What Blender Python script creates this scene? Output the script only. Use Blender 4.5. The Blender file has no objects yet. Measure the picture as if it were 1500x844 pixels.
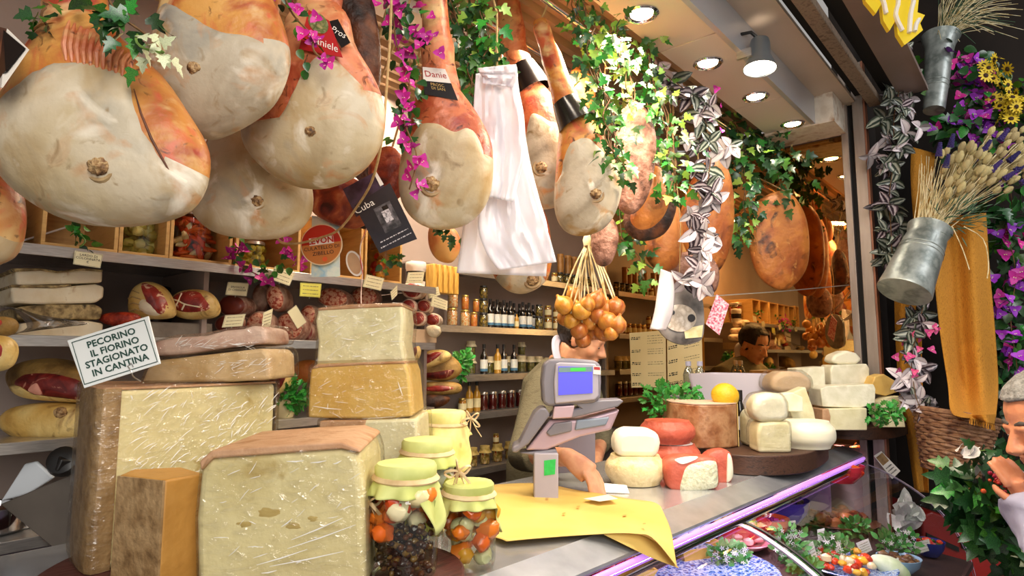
import bpy, math, random
from mathutils import Vector as V, Matrix, noise
S = bpy.context.scene
COL = S.collection
rnd = random.Random(11)
PI = math.pi
# ---------------------------------------------------------------- camera
H = 1.65                                   # eye height
FP = 900.0                                 # focal length in pixels of a 1500 px wide frame
PH = math.atan(98 / 900)                   # looks slightly up
TH = math.atan(790 / 900 * math.cos(PH))   # heading, measured from the counter's direction (+X)
ZU = V((0, 0, 1))
RT = V((math.sin(TH), -math.cos(TH), 0))
FH = V((math.cos(TH), math.sin(TH), 0))
FW = FH * math.cos(PH) + ZU * math.sin(PH)
UP = ZU * math.cos(PH) - FH * math.sin(PH)
EYE = V((0, 0, H))
cam_d = bpy.data.cameras.new('camera')
cam = bpy.data.objects.new('camera', cam_d)
COL.objects.link(cam)
cam_d.sensor_width = 36
cam_d.lens = FP / 1500 * 36
cam_d.clip_start = 0.02
cam.matrix_world = Matrix(((RT.x, UP.x, -FW.x, 0), (RT.y, UP.y, -FW.y, 0), (RT.z, UP.z, -FW.z, H), (0, 0, 0, 1)))
S.camera = cam
# ---------------------------------------------------------------- world, exposure, large lights
S.view_settings.view_transform = 'Standard'
S.view_settings.look = 'None'
S.view_settings.gamma = 1
S.view_settings.use_curve_mapping = False
S.view_settings.exposure = -0.52
W = bpy.data.worlds.new('market_hall'); S.world = W; W.use_nodes = True
W.node_tree.nodes['Background'].inputs[0].default_value = (1.0, 0.95, 0.9, 1)
W.node_tree.nodes['Background'].inputs[1].default_value = 0.55

def area(name, loc, target, sx, sy, power, col):
    l = bpy.data.lights.new(name, 'AREA'); l.shape = 'RECTANGLE'; l.size = sx; l.size_y = sy
    l.energy = power; l.color = col
    o = bpy.data.objects.new(name, l); COL.objects.link(o); o.location = loc
    o.rotation_euler = (V(target) - V(loc)).to_track_quat('-Z', 'X').to_euler()
    return o
area('aisle_fill_light', (1.5, 1.4, H + 1.0), (1.5, 1.75, 0.6), 2.6, 0.16, 105, (1, .83, .62))  # added fill light for the wall shelves
area('hall_lamp_light', (-0.5, -1.3, 2.95), (1.0, 1.2, 1.45), 2.5, 1.0, 118, (1, .94, .87))
area('hall_lamp_light', (2.9, -1.6, 3.7), (3.4, .3, 1.6), 1.6, .8, 44, (.97, .96, 1))

# ---------------------------------------------------------------- geometry helpers
def ray(px, py): return FW + RT * ((px - 750) / FP) + UP * ((422 - py) / FP)
def P(px, py, d=None, X=None, Y=None, z=None):
    """point of the place seen in that direction: at forward distance d, or on the plane X=, Y= or height z= (relative to the eye)"""
    r = ray(px, py)
    if d is not None: t = d / r.dot(FH)
    elif X is not None: t = X / r.x
    elif Y is not None: t = Y / r.y
    else: t = z / r.z
    return EYE + r * t
def DY(px, Y): return P(px, 500, Y=Y).dot(FH)
def lin(h):
    h = h.lstrip('#'); c = [int(h[i:i + 2], 16) / 255 for i in (0, 2, 4)]
    return tuple((x / 12.92 if x <= .04045 else ((x + .055) / 1.055) ** 2.4) for x in c) + (1,)

MATS = {}
def mat(name, cols, scale=8, rough=.5, metal=0, bump=0, bscale=None, detail=5, spec=.5, coat=0, trans=0, emis=0,
        stretch=None, rand=0, sss=0, lo=.32, hi=.68, wave=None, tint=None, dist=0, spots=()):
    """procedural material: noise (or wave bands) through a colour ramp + bump"""
    if name in MATS: return MATS[name]
    m = bpy.data.materials.new(name); MATS[name] = m; m.use_nodes = True
    nt = m.node_tree; N = nt.nodes; L = nt.links; b = N['Principled BSDF']
    if isinstance(cols, str): cols = [cols]
    b.inputs['Roughness'].default_value = rough; b.inputs['Metallic'].default_value = metal
    b.inputs['Specular IOR Level'].default_value = spec
    b.inputs['Coat Weight'].default_value = coat; b.inputs['Coat Roughness'].default_value = .12
    b.inputs['Transmission Weight'].default_value = trans
    if sss:
        b.inputs['Subsurface Weight'].default_value = sss; b.inputs['Subsurface Radius'].default_value = (.02, .012, .008)
        b.inputs['Subsurface Scale'].default_value = .3
    tc = N.new('ShaderNodeTexCoord'); mp = N.new('ShaderNodeMapping'); L.new(tc.outputs['Object'], mp.inputs[0])
    if stretch: mp.inputs['Scale'].default_value = stretch
    out = None
    if len(cols) > 1:
        if wave:
            n = N.new('ShaderNodeTexWave'); n.inputs['Scale'].default_value = scale; n.inputs['Distortion'].default_value = wave
            n.inputs['Detail'].default_value = detail; o = n.outputs['Color']
        else:
            n = N.new('ShaderNodeTexNoise'); n.inputs['Scale'].default_value = scale; n.inputs['Detail'].default_value = detail
            n.inputs['Distortion'].default_value = dist; o = n.outputs['Fac']
        L.new(mp.outputs[0], n.inputs['Vector'])
        rp = N.new('ShaderNodeValToRGB'); e = rp.color_ramp.elements
        while len(e) < len(cols): e.new(.5)
        for i, c in enumerate(cols):
            e[i].position = lo + (hi - lo) * i / (len(cols) - 1); e[i].color = lin(c)
        L.new(o, rp.inputs[0]); out = rp.outputs[0]
    for (sc, ss, s0, s1, sd) in spots:      # further blotches: colour, scale, from, to, distortion
        n2 = N.new('ShaderNodeTexNoise'); n2.inputs['Scale'].default_value = ss; n2.inputs['Detail'].default_value = 4; n2.inputs['Distortion'].default_value = sd
        L.new(mp.outputs[0], n2.inputs['Vector']); mr = N.new('ShaderNodeMapRange'); mr.inputs[1].default_value = s0; mr.inputs[2].default_value = s1
        L.new(n2.outputs['Fac'], mr.inputs[0]); mc = N.new('ShaderNodeMix'); mc.data_type = 'RGBA'
        L.new(mr.outputs[0], mc.inputs['Factor'])
        if out: L.new(out, mc.inputs[6])
        else: mc.inputs[6].default_value = lin(cols[0])
        mc.inputs[7].default_value = lin(sc); out = mc.outputs[2]
    if rand:
        oi = N.new('ShaderNodeObjectInfo'); hs = N.new('ShaderNodeHueSaturation')
        mr = N.new('ShaderNodeMapRange'); mr.inputs[3].default_value = 1 - rand; mr.inputs[4].default_value = 1 + rand
        L.new(oi.outputs['Random'], mr.inputs[0]); L.new(mr.outputs[0], hs.inputs['Value'])
        m2 = N.new('ShaderNodeMapRange'); m2.inputs[3].default_value = .5 - rand * .06; m2.inputs[4].default_value = .5 + rand * .06
        L.new(oi.outputs['Random'], m2.inputs[0]); L.new(m2.outputs[0], hs.inputs['Hue'])
        if out: L.new(out, hs.inputs['Color'])
        else: hs.inputs['Color'].default_value = lin(cols[0])
        out = hs.outputs[0]
    if out: L.new(out, b.inputs['Base Color'])
    else: b.inputs['Base Color'].default_value = lin(cols[0])
    if emis:
        b.inputs['Emission Strength'].default_value = emis
        b.inputs['Emission Color'].default_value = lin(tint or cols[0])
    if bump:
        nb = N.new('ShaderNodeTexNoise'); nb.inputs['Scale'].default_value = bscale or scale * 3; nb.inputs['Detail'].default_value = 5
        L.new(mp.outputs[0], nb.inputs['Vector'])
        bp = N.new('ShaderNodeBump'); bp.inputs['Strength'].default_value = bump; bp.inputs['Distance'].default_value = .01
        L.new(nb.outputs['Fac'], bp.inputs['Height']); L.new(bp.outputs[0], b.inputs['Normal'])
    return m
def glassy(name, col, gloss=.08, rough=.05, density=1.0, bump=0, bscale=20, stretch=None, streak=None, gmax=.4):
    """thin clear sheet (glass, cling film): lets light through, mirrors a little; streak = creases that mirror more"""
    if name in MATS: return MATS[name]
    m = bpy.data.materials.new(name); MATS[name] = m; m.use_nodes = True
    nt = m.node_tree; N = nt.nodes; L = nt.links; N.remove(N['Principled BSDF'])
    t = N.new('ShaderNodeBsdfTransparent'); t.inputs[0].default_value = lin(col)
    g = N.new('ShaderNodeBsdfGlossy'); g.inputs['Roughness'].default_value = rough
    mx = N.new('ShaderNodeMixShader'); fr = N.new('ShaderNodeLayerWeight'); fr.inputs[0].default_value = .25
    mr = N.new('ShaderNodeMapRange'); mr.inputs[3].default_value = gloss; mr.inputs[4].default_value = min(1, gloss + gmax)
    L.new(fr.outputs['Fresnel'], mr.inputs[0]); fac = mr.outputs[0]
    tc = N.new('ShaderNodeTexCoord'); mp = N.new('ShaderNodeMapping'); L.new(tc.outputs['Object'], mp.inputs[0])
    if stretch:
        mp.inputs['Scale'].default_value = stretch; mp.inputs['Rotation'].default_value = (0, .5, 0)
    if bump:
        nb = N.new('ShaderNodeTexNoise'); nb.inputs['Scale'].default_value = bscale; nb.inputs['Detail'].default_value = 3
        nb.inputs['Distortion'].default_value = 1.0
        L.new(mp.outputs[0], nb.inputs['Vector'])
        bp = N.new('ShaderNodeBump'); bp.inputs['Strength'].default_value = bump; bp.inputs['Distance'].default_value = .02
        L.new(nb.outputs['Fac'], bp.inputs['Height']); L.new(bp.outputs[0], g.inputs['Normal'])
        if streak:
            rp = N.new('ShaderNodeMapRange'); rp.inputs[1].default_value = .5; rp.inputs[2].default_value = .75; rp.inputs[4].default_value = streak
            L.new(nb.outputs['Fac'], rp.inputs[0]); ad = N.new('ShaderNodeMath'); ad.use_clamp = True
            L.new(fac, ad.inputs[0]); L.new(rp.outputs[0], ad.inputs[1]); fac = ad.outputs[0]
    L.new(fac, mx.inputs[0]); L.new(t.outputs[0], mx.inputs[1]); L.new(g.outputs[0], mx.inputs[2])
    L.new(mx.outputs[0], N['Material Output'].inputs[0])
    return m

def smoothpath(pts, n, closed=True):
    """Catmull-Rom resampling"""
    k = len(pts); out = []
    seg = k if closed else k - 1
    for j in range(n):
        t = j / n * seg if closed else j / (n - 1) * seg
        i = min(int(t), seg - 1); f = t - i
        g = (lambda q: pts[q % k]) if closed else (lambda q: pts[max(0, min(k - 1, q))])
        a, b, c, e = g(i - 1), g(i), g(i + 1), g(i + 2)
        out.append(tuple(.5 * (2 * b[q] + (c[q] - a[q]) * f + (2 * a[q] - 5 * b[q] + 4 * c[q] - e[q]) * f * f + (3 * b[q] - a[q] - 3 * c[q] + e[q]) * f ** 3) for q in range(len(b))))
    return out

class MB:
    """collects faces of ONE mesh"""
    def __init__(s): s.v = []; s.f = []; s.mi = []; s.uv = {}
    def add(s, vs, fs, mi=0):
        o = len(s.v); s.v += [V(p) for p in vs]
        for f in fs: s.f.append([i + o for i in f]); s.mi.append(mi)
        return s
    def box(s, c, size, M=None, mi=0):
        a, b, e = (q / 2 for q in size); c = V(c)
        vs = [V((x, y, z)) for x in (-a, a) for y in (-b, b) for z in (-e, e)]
        if M: vs = [M @ p for p in vs]
        return s.add([c + p for p in vs], [(0, 1, 3, 2), (4, 6, 7, 5), (0, 4, 5, 1), (2, 3, 7, 6), (0, 2, 6, 4), (1, 5, 7, 3)], mi)
    def hexa(s, b4, t4, mi=0):
        return s.add(list(b4) + list(t4), [(3, 2, 1, 0), (4, 5, 6, 7)] + [(i, (i + 1) % 4, 4 + (i + 1) % 4, 4 + i) for i in range(4)], mi)
    def tube(s, path, r, seg=8, mi=0, cap=True, flat=1.0):
        path = [V(p) for p in path]; n = len(path); rs = r if isinstance(r, (list, tuple)) else [r] * n
        o = len(s.v); ref = None
        for i, p in enumerate(path):
            t = (path[min(i + 1, n - 1)] - path[max(i - 1, 0)])
            t = t.normalized() if t.length > 1e-9 else ZU
            if ref is None:
                ref = t.orthogonal().normalized()
            a = (ref - t * ref.dot(t)); a = a.normalized() if a.length > 1e-6 else t.orthogonal().normalized(); ref = a; b = t.cross(a)
            for k in range(seg):
                w = 2 * PI * k / seg; s.v.append(p + (a * math.cos(w) + b * math.sin(w) * flat) * rs[i])
        for i in range(n - 1):
            for k in range(seg):
                s.f.append([o + i * seg + k, o + i * seg + (k + 1) % seg, o + (i + 1) * seg + (k + 1) % seg, o + (i + 1) * seg + k]); s.mi.append(mi)
        if cap:
            s.f.append([o + k for k in range(seg)][::-1]); s.mi.append(mi)
            s.f.append([o + (n - 1) * seg + k for k in range(seg)]); s.mi.append(mi)
        return s
    def lathe(s, prof, seg=24, c=(0, 0, 0), M=None, mi=0, wob=None, cap=True):
        o = len(s.v); c = V(c)
        for i, (r, z) in enumerate(prof):
            for k in range(seg):
                w = 2 * PI * k / seg; q = r * (wob(w, z) if wob else 1)
                p = V((q * math.cos(w), q * math.sin(w), z)); s.v.append(c + (M @ p if M else p))
        for i in range(len(prof) - 1):
            for k in range(seg):
                s.f.append([o + i * seg + k, o + i * seg + (k + 1) % seg, o + (i + 1) * seg + (k + 1) % seg, o + (i + 1) * seg + k]); s.mi.append(mi)
        if cap:
            if prof[0][0] > 1e-5: s.f.append([o + k for k in range(seg)][::-1]); s.mi.append(mi)
            if prof[-1][0] > 1e-5: s.f.append([o + (len(prof) - 1) * seg + k for k in range(seg)]); s.mi.append(mi)
        return s
    def grid(s, fn, nu, nv, mi=0, uv=False):
        o = len(s.v)
        for j in range(nv + 1):
            for i in range(nu + 1):
                s.v.append(V(fn(i / nu, j / nv)))
                if uv: s.uv[len(s.v) - 1] = (i / nu, j / nv)
        for j in range(nv):
            for i in range(nu):
                a = o + j * (nu + 1) + i; s.f.append([a, a + 1, a + nu + 2, a + nu + 1]); s.mi.append(mi)
        return s
    def prism(s, pts, ext, mi=0):
        """closed outline of world points swept by the vector ext (or a list of per-point vectors)"""
        n = len(pts); pts = [V(p) for p in pts]; e = [V(q) for q in ext] if isinstance(ext, list) else [V(ext)] * n
        nn = V()
        for i in range(n): nn += pts[i].cross(pts[(i + 1) % n])
        if nn.dot(e[0]) > 0: pts = pts[::-1]; e = e[::-1]
        return s.add(pts + [p + q for p, q in zip(pts, e)], [list(range(n)), list(range(2 * n - 1, n - 1, -1))] + [(i + n, (i + 1) % n + n, (i + 1) % n, i) for i in range(n)], mi)
    def ball(s, c, r, seg=14, rings=9, M=None, mi=0, lump=0, seed=0, ls=None):
        r = V(r) if isinstance(r, (tuple, list, V)) else V((r, r, r)); o = len(s.v); c = V(c)
        ls = ls or 1.6
        def pt(a, b):
            p = V((math.cos(a) * math.sin(b), math.sin(a) * math.sin(b), -math.cos(b)))
            k = 1 + (lump * noise.noise(p * ls + V((seed * 7.3, seed * 3.1, seed))) if lump else 0)
            q = V((p.x * r.x * k, p.y * r.y * k, p.z * r.z * k)); return c + (M @ q if M else q)
        s.v.append(pt(0, 0))
        for i in range(1, rings):
            for k in range(seg): s.v.append(pt(2 * PI * k / seg, PI * i / rings))
        s.v.append(pt(0, PI)); e = len(s.v) - 1
        for k in range(seg):
            s.f.append([o, o + 1 + (k + 1) % seg, o + 1 + k]); s.mi.append(mi)
            s.f.append([e, e - seg + k, e - seg + (k + 1) % seg]); s.mi.append(mi)
        for i in range(rings - 2):
            for k in range(seg):
                a = o + 1 + i * seg; s.f.append([a + k, a + (k + 1) % seg, a + seg + (k + 1) % seg, a + seg + k]); s.mi.append(mi)
        return s
    def mesh(s, name, mats, smooth=True, ang=40):
        me = bpy.data.meshes.new(name); me.from_pydata(s.v, [], s.f)
        for m in (mats if isinstance(mats, (list, tuple)) else [mats]): me.materials.append(m)
        if any(s.mi): me.polygons.foreach_set('material_index', s.mi)
        if s.uv:
            ul = me.uv_layers.new(name='UVMap')
            for l in me.loops: ul.data[l.index].uv = s.uv.get(l.vertex_index, (0, 0))
        if smooth:
            me.polygons.foreach_set('use_smooth', [True] * len(me.polygons)); me.set_sharp_from_angle(angle=math.radians(ang))
        me.update(); return me
    def build(s, name, mats, parent=None, at=None, smooth=True, bevel=0, sub=0, ang=40):
        org = root(parent).location if parent else V(at if at is not None else (0, 0, 0))
        s.v = [p - org for p in s.v]
        o = bpy.data.objects.new(name, s.mesh(name, mats, smooth, ang)); COL.objects.link(o)
        if parent: o.parent = parent
        else: o.location = org
        if bevel:
            b = o.modifiers.new('bevel', 'BEVEL'); b.width = bevel; b.segments = 3; b.limit_method = 'ANGLE'; b.angle_limit = math.radians(35)
            b.harden_normals = False
        if sub:
            b = o.modifiers.new('subdivision', 'SUBSURF'); b.levels = sub; b.render_levels = sub
        return o
def root(o):
    while o.parent: o = o.parent
    return o
LABELS = {}
def tag(o, label, cat, group=None):
    o['label'] = label; o['category'] = cat
    if group: o['group'] = group
    return o
def thing(name, label, cat, loc, group=None, rz=0):
    o = bpy.data.objects.new(name, None); o.empty_display_size = .02; COL.objects.link(o); o.location = loc; o.rotation_euler = (0, 0, rz)
    return tag(o, label, cat, group)
def struct(o): o['kind'] = 'structure'; return o
def inst(name, me, parent, M):
    o = bpy.data.objects.new(name, me); COL.objects.link(o)
    if parent: o.parent = parent
    o.matrix_basis = M; return o
def spawn(name, parts, loc, label, cat, group=None, rz=0, sc=1, tilt=None):
    """a thing whose parts share mesh data: parts = [(part name, mesh, [(sub-part name, mesh)])]"""
    t = thing(name, label, cat, loc, group, rz)
    if tilt: t.rotation_euler = tilt
    s3 = sc if isinstance(sc, (tuple, list)) else (sc, sc, sc)
    M = Matrix.Diagonal((*s3, 1))
    for q in parts:
        c = inst(q[0], q[1], t, M)
        for (n2, m2) in (q[2] if len(q) > 2 else []): inst(n2, m2, c, Matrix())
    return t

class Blob:
    """rounded solid whose silhouette is a pixel outline seen at distance d; thickness towards / away from the viewer"""
    def __init__(s, px, d, tf, tb=None, c=None, p=2.2, lump=.0, seed=0, n=56, rings=9, lsc=9):
        s.d = d; s.tf = tf; s.tb = tf if tb is None else tb; s.p = p; s.lump = lump; s.seed = seed; s.rings = rings; s.n = n; s.lsc = lsc
        q = [s.flat(*a) for a in px]
        s.out = smoothpath(q, n)
        if c: s.c = s.flat(*c)
        else: s.c = (sum(a[0] for a in s.out) / n, sum(a[1] for a in s.out) / n)
        s.pol = sorted((math.atan2(a[1] - s.c[1], a[0] - s.c[0]), math.hypot(a[0] - s.c[0], a[1] - s.c[1])) for a in s.out)
    def flat(s, px, py):
        w = P(px, py, d=s.d); return (w.dot(RT), w.z)
    def world(s, a, z, off): return RT * a + FH * (s.d - off) + V((0, 0, z))
    def rad(s, w):
        po = s.pol
        for i in range(len(po)):
            if po[i][0] >= w:
                a, b = po[i - 1], po[i]; wa = a[0] if i else a[0] - 2 * PI
                f = (w - wa) / max(1e-6, b[0] - wa); return a[1] + (b[1] - a[1]) * f
        a, b = po[-1], po[0]; f = (w - a[0]) / max(1e-6, b[0] + 2 * PI - a[0]); return a[1] + (b[1] - a[1]) * f
    def nz(s, a, z):
        return s.lump * noise.noise(V((a * s.lsc, z * s.lsc, s.seed * 3.7))) if s.lump else 0
    def depth(s, a, z):
        x, y = a - s.c[0], z - s.c[1]; r = min(1, math.hypot(x, y) / max(1e-6, s.rad(math.atan2(y, x))))
        return s.tf * (1 - r ** s.p) ** (1 / s.p) + s.nz(a, z) * (1 - r * r)
    def body(s, mb=None, mi=0):
        mb = mb or MB(); n = s.n; o = len(mb.v); rs = [math.sin(PI / 2 * (i + 1) / s.rings) for i in range(s.rings)]
        def ring(r, sg):
            for (a, z) in s.out:
                A, Zz = s.c[0] + (a - s.c[0]) * r, s.c[1] + (z - s.c[1]) * r
                k = (1 - r ** s.p) ** (1 / s.p) if r < 1 else 0
                off = (s.tf * k + s.nz(A, Zz) * (1 - r * r)) if sg > 0 else -s.tb * k
                mb.v.append(s.world(A, Zz, off))
        mb.v.append(s.world(s.c[0], s.c[1], s.tf + s.nz(*s.c)))
        for r in rs: ring(r, 1)
        for r in rs[-2::-1]: ring(r, -1)
        mb.v.append(s.world(s.c[0], s.c[1], -s.tb)); m = 2 * s.rings - 1
        for k in range(n): mb.f.append([o, o + 1 + k, o + 1 + (k + 1) % n]); mb.mi.append(mi)
        for i in range(m - 1):
            for k in range(n):
                a = o + 1 + i * n; mb.f.append([a + k, a + n + k, a + n + (k + 1) % n, a + (k + 1) % n]); mb.mi.append(mi)
        e = len(mb.v) - 1
        for k in range(n): mb.f.append([e, e - n + (k + 1) % n, e - n + k]); mb.mi.append(mi)
        return mb
    def patch(s, px, lift=.002, bulge=0, n=48, rings=7, mb=None, mi=0, wob=0, snap=0):
        """thin layer lying on the viewer's side of the body"""
        mb = mb or MB(); q = smoothpath([s.flat(*a) for a in px], n); cx = sum(a[0] for a in q) / n; cz = sum(a[1] for a in q) / n
        if wob:
            q = [(cx + (a - cx) * (1 + wob * noise.noise(V((a * 40, z * 40, s.seed)))), cz + (z - cz) * (1 + wob * noise.noise(V((a * 40, z * 40, s.seed))))) for a, z in q]
        if snap:
            z2 = []; s.snapped = []
            for (a, z) in q:
                x, y = a - s.c[0], z - s.c[1]; R0 = s.rad(math.atan2(y, x)); r = math.hypot(x, y) / R0
                if r > snap and y < .25 * R0: a, z = s.c[0] + x / r * .992, s.c[1] + y / r * .992; s.snapped.append(math.atan2(y, x))
                z2.append((a, z))
            q = z2
        o = len(mb.v); mb.v.append(s.world(cx, cz, s.depth(cx, cz) + lift + bulge))
        for i in range(rings):
            r = (i + 1) / rings
            for (a, z) in q:
                A, Zz = cx + (a - cx) * r, cz + (z - cz) * r
                mb.v.append(s.world(A, Zz, s.depth(A, Zz) + lift * (1 if r < 1 else -.6) + bulge * (1 - r * r)))
        for k in range(n): mb.f.append([o, o + 1 + k, o + 1 + (k + 1) % n]); mb.mi.append(mi)
        for i in range(rings - 1):
            for k in range(n):
                a = o + 1 + i * n; mb.f.append([a + k, a + n + k, a + n + (k + 1) % n, a + (k + 1) % n]); mb.mi.append(mi)
        return mb
    def pt(s, px, py, up=0):
        a, z = s.flat(px, py); return s.world(a, z, s.depth(a, z) + up)

def textmesh(body, size, spacing=1.0, line=1.0, align='CENTER', bold=0):
    c = bpy.data.curves.new('lettering', 'FONT'); c.body = body; c.size = size; c.align_x = align; c.align_y = 'CENTER'
    c.space_line = line; c.space_character = spacing; c.offset = bold; c.extrude = 0; c.resolution_u = 2
    o = bpy.data.objects.new('lettering', c); COL.objects.link(o)
    dg = bpy.context.evaluated_depsgraph_get(); me = bpy.data.meshes.new_from_object(o.evaluated_get(dg))
    vs = [v.co.copy() for v in me.vertices]; fs = [list(p.vertices) for p in me.polygons]
    bpy.data.objects.remove(o); bpy.data.curves.remove(c); bpy.data.meshes.remove(me)
    return vs, fs
class Card:
    """flat sheet given by four pixel corners (TL, TR, BR, BL) at one distance (or four distances)"""
    def __init__(s, q, d=None, Y=None, X=None):
        ds = d if isinstance(d, (list, tuple)) else [d] * 4
        s.w = [P(*a, d=ds[i], Y=Y, X=X) for i, a in enumerate(q)]
        s.c = sum(s.w, V()) / 4
        s.ex = ((s.w[1] - s.w[0]) + (s.w[2] - s.w[3])) / 2; s.ey = ((s.w[0] - s.w[3]) + (s.w[1] - s.w[2])) / 2
        s.wid = s.ex.length; s.hei = s.ey.length; s.ex.normalize(); s.ey.normalize()
        s.nm = s.ex.cross(s.ey).normalized()          # towards the viewer
    def at(s, u, v, up=0): return s.c + s.ex * (u * s.wid / 2) + s.ey * (v * s.hei / 2) + s.nm * up
    def slab(s, th=.0015, mb=None): return (mb or MB()).prism([s.w[0], s.w[3], s.w[2], s.w[1]], -s.nm * th)
    def text(s, body, h, u=0, v=0, up=.0008, mb=None, rot=0, sx=1, **k):
        mb = mb or MB(); vs, fs = textmesh(body, h * s.hei, **k); o = s.at(u, v, up); ca, sa = math.cos(rot), math.sin(rot)
        return mb.add([o + s.ex * ((p.x * ca - p.y * sa) * sx) + s.ey * (p.x * sa + p.y * ca) for p in vs], fs)
    def lines(s, rows, mb=None, up=.0008, th=.05):
        """rows of unreadable handwriting as thin strokes: (u0, u1, v)"""
        mb = mb or MB()
        for (u0, u1, v) in rows:
            u = u0
            while u < u1:
                l = rnd.uniform(.04, .16); t = th * rnd.uniform(.6, 1.1); q = min(u + l, u1)
                mb.add([s.at(u, v - t, up), s.at(q, v - t, up), s.at(q, v + t, up), s.at(u, v + t, up)], [(0, 1, 2, 3)]); u = q + rnd.uniform(.02, .06)
        return mb
    def rect(s, u0, v0, u1, v1, up=.0008, mb=None): return (mb or MB()).add([s.at(u0, v0, up), s.at(u1, v0, up), s.at(u1, v1, up), s.at(u0, v1, up)], [(0, 1, 2, 3)])
    def frame(s, i, t, up=.0008, mb=None):
        mb = mb or MB(); a = 1 - i; b = 1 - i * s.wid / s.hei; tu = t; tv = t * s.wid / s.hei
        for r in ((-a, b - tv, a, b), (-a, -b, a, -b + tv), (-a, -b, -a + tu, b), (a - tu, -b, a, b)): s.rect(*r, up=up, mb=mb)
        return mb
ORD = ['leftmost', 'second from left', 'third from left', 'fourth from left', 'fifth from left', 'sixth from left', 'seventh from left', 'eighth from left', 'ninth from left', 'tenth from left', 'eleventh from left', 'twelfth from left']
# ================================================================ materials of the setting
m_steel = mat('brushed steel', ['#b8b4b0', '#d2cec9'], 30, .28, .85, stretch=(1, 1, 12))
m_steel_top = mat('steel worktop', ['#b9bcc2', '#d5d6da'], 14, .24, .7)
m_chrome = mat('chrome', '#d8d8dc', rough=.08, metal=1)
m_alu = mat('grey aluminium', ['#8d8078', '#a2968d'], 40, .4, .5, stretch=(1, 1, .1))
m_dark = mat('dark gap', '#0d0b0a', rough=.8)
m_taupe = mat('taupe shelf wall', ['#94837a', '#a3928a'], 3, .6)
m_floor = mat('floor tiles', ['#5a534c', '#6a625a'], 4, .5)
m_beige = mat('beige ceiling panel', ['#e4d4c8', '#eadccf'], 2, .45)
m_slat = mat('shutter slats', ['#9a8468', '#b09878'], 3, .5)
m_wood = mat('rough brown rail', ['#7d6a58', '#94806c', '#6c5a4a'], 60, .7, bump=.3)
m_white = mat('white plastic', '#eeeae4', rough=.4)
m_black = mat('black plastic', '#171514', rough=.35)
m_lilac = mat('lilac reflection', ['#b49ac4', '#a88fb8'], 6, .35, .3)

def zr(h): return H + h
# floor and walls
struct(MB().box((1.4, -.1, -.02), (6, 5, .04)).build('floor', m_floor))
struct(MB().box((1.1, 2.16, 1.45), (4.3, .08, 2.9)).build('wall_back', m_taupe))
struct(MB().box((3.235, 1.4, 1.4), (.07, 1.5, 2.8)).build('wall_end', m_taupe))
struct(MB().box((-1.05, 1.9, 1.42), (.08, .5, 2.84)).build('wall_left', m_taupe))
wr = struct(MB().box((3.95, -.2, 2), (.08, 1.9, 4.0)).build('wall_right', mat('dark plaster wall', ['#1a1410', '#2b211a'], 5, .9)))
struct(MB().box((3.56, .69, 2), (.7, .05, 4.0)).build('wall_side', mat('dark plaster wall', '')))
# slatted ceiling over the aisle
ce = struct(MB().box((1.1, 1.57, zr(1.2)), (4.2, 1.3, .02)).build('ceiling', m_dark))
sl = MB().box((0, 0, 0), (4.2, .048, .016)).add([(-2.1, -.03, .012), (2.1, -.03, .012), (2.1, -.024, -.012), (-2.1, -.024, -.012)], [(0, 1, 2, 3)]).mesh('slat', m_slat)
for i in range(19): inst('slat', sl, ce, Matrix.Translation((1.1, .99 + i * .064, zr(1.165))) @ Matrix.Rotation(.22, 4, 'X'))
# lighting soffit: four panels along the counter
so = struct(MB().box((1.3, .845, zr(1.1)), (3.7, .2, .098)).build('trim_1', m_beige))
for x0, x1 in ((-.55, .3), (.304, 1.08), (1.084, 1.86), (1.864, 2.52), (2.524, 3.15)):
    MB().box(((x0 + x1) / 2, .845, zr(1.046)), (x1 - x0, .2, .012)).build('panel', m_beige, so, bevel=.001)
fa = struct(MB().box((1.3, .735, zr(1.1)), (3.7, .018, .13)).build('trim_2', mat('blue grey fascia', ['#b9bcc4', '#c8c8cc'], 3, .3, .4)))
struct(MB().box((1.3, .665, zr(1.172)), (3.72, .125, .015)).build('trim_3', mat('pale beige strip', ['#c8b29a', '#d2bda8'], 3, .5)))
struct(MB().box((1.3, .58, zr(1.2)), (3.7, .04, .02)).build('trim_4', m_dark))
struct(MB().box((1.3, .53, zr(1.16)), (3.72, .05, .035)).build('trim_5', m_wood, bevel=.003))
struct(MB().box((1.3, .47, zr(1.21)), (3.7, .06, .02)).build('trim_6', m_dark))
struct(MB().box((1.3, .38, zr(1.17)), (3.72, .11, .02)).build('trim_7', mat('grey pink metal', ['#8f7c72', '#a08c82'], 3, .4, .4)))
struct(MB().box((3.0, -.1, zr(2.1)), (2.2, 1.7, .02)).build('trim_8', m_dark))
struct(MB().box((3.02, .8, zr(1.11)), (.22, .3, .16)).build('trim_9', mat('chipped white plaster', ['#d8cbb8', '#efe6d6', '#a87a4a'], 18, .7, lo=.3, hi=.75)))
# end mirror: amber tinted glass
mm = bpy.data.materials.new('amber mirror'); mm.use_nodes = True; b = mm.node_tree.nodes['Principled BSDF']
b.inputs['Metallic'].default_value = 1; b.inputs['Roughness'].default_value = .015; b.inputs['Base Color'].default_value = (.74, .45, .17, 1)
mi = thing('wall_mirror', 'tall amber-tinted mirror covering the end wall behind the counter', 'mirror', (3.17, 1.33, zr(-.42)))
MB().box((3.185, 1.35, zr(.31)), (.012, 1.38, 1.46)).build('glass', mm, mi, smooth=False)
MB().box((3.175, 2.03, zr(.31)), (.03, .025, 1.46)).build('frame', m_alu, mi, bevel=.003)
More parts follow.
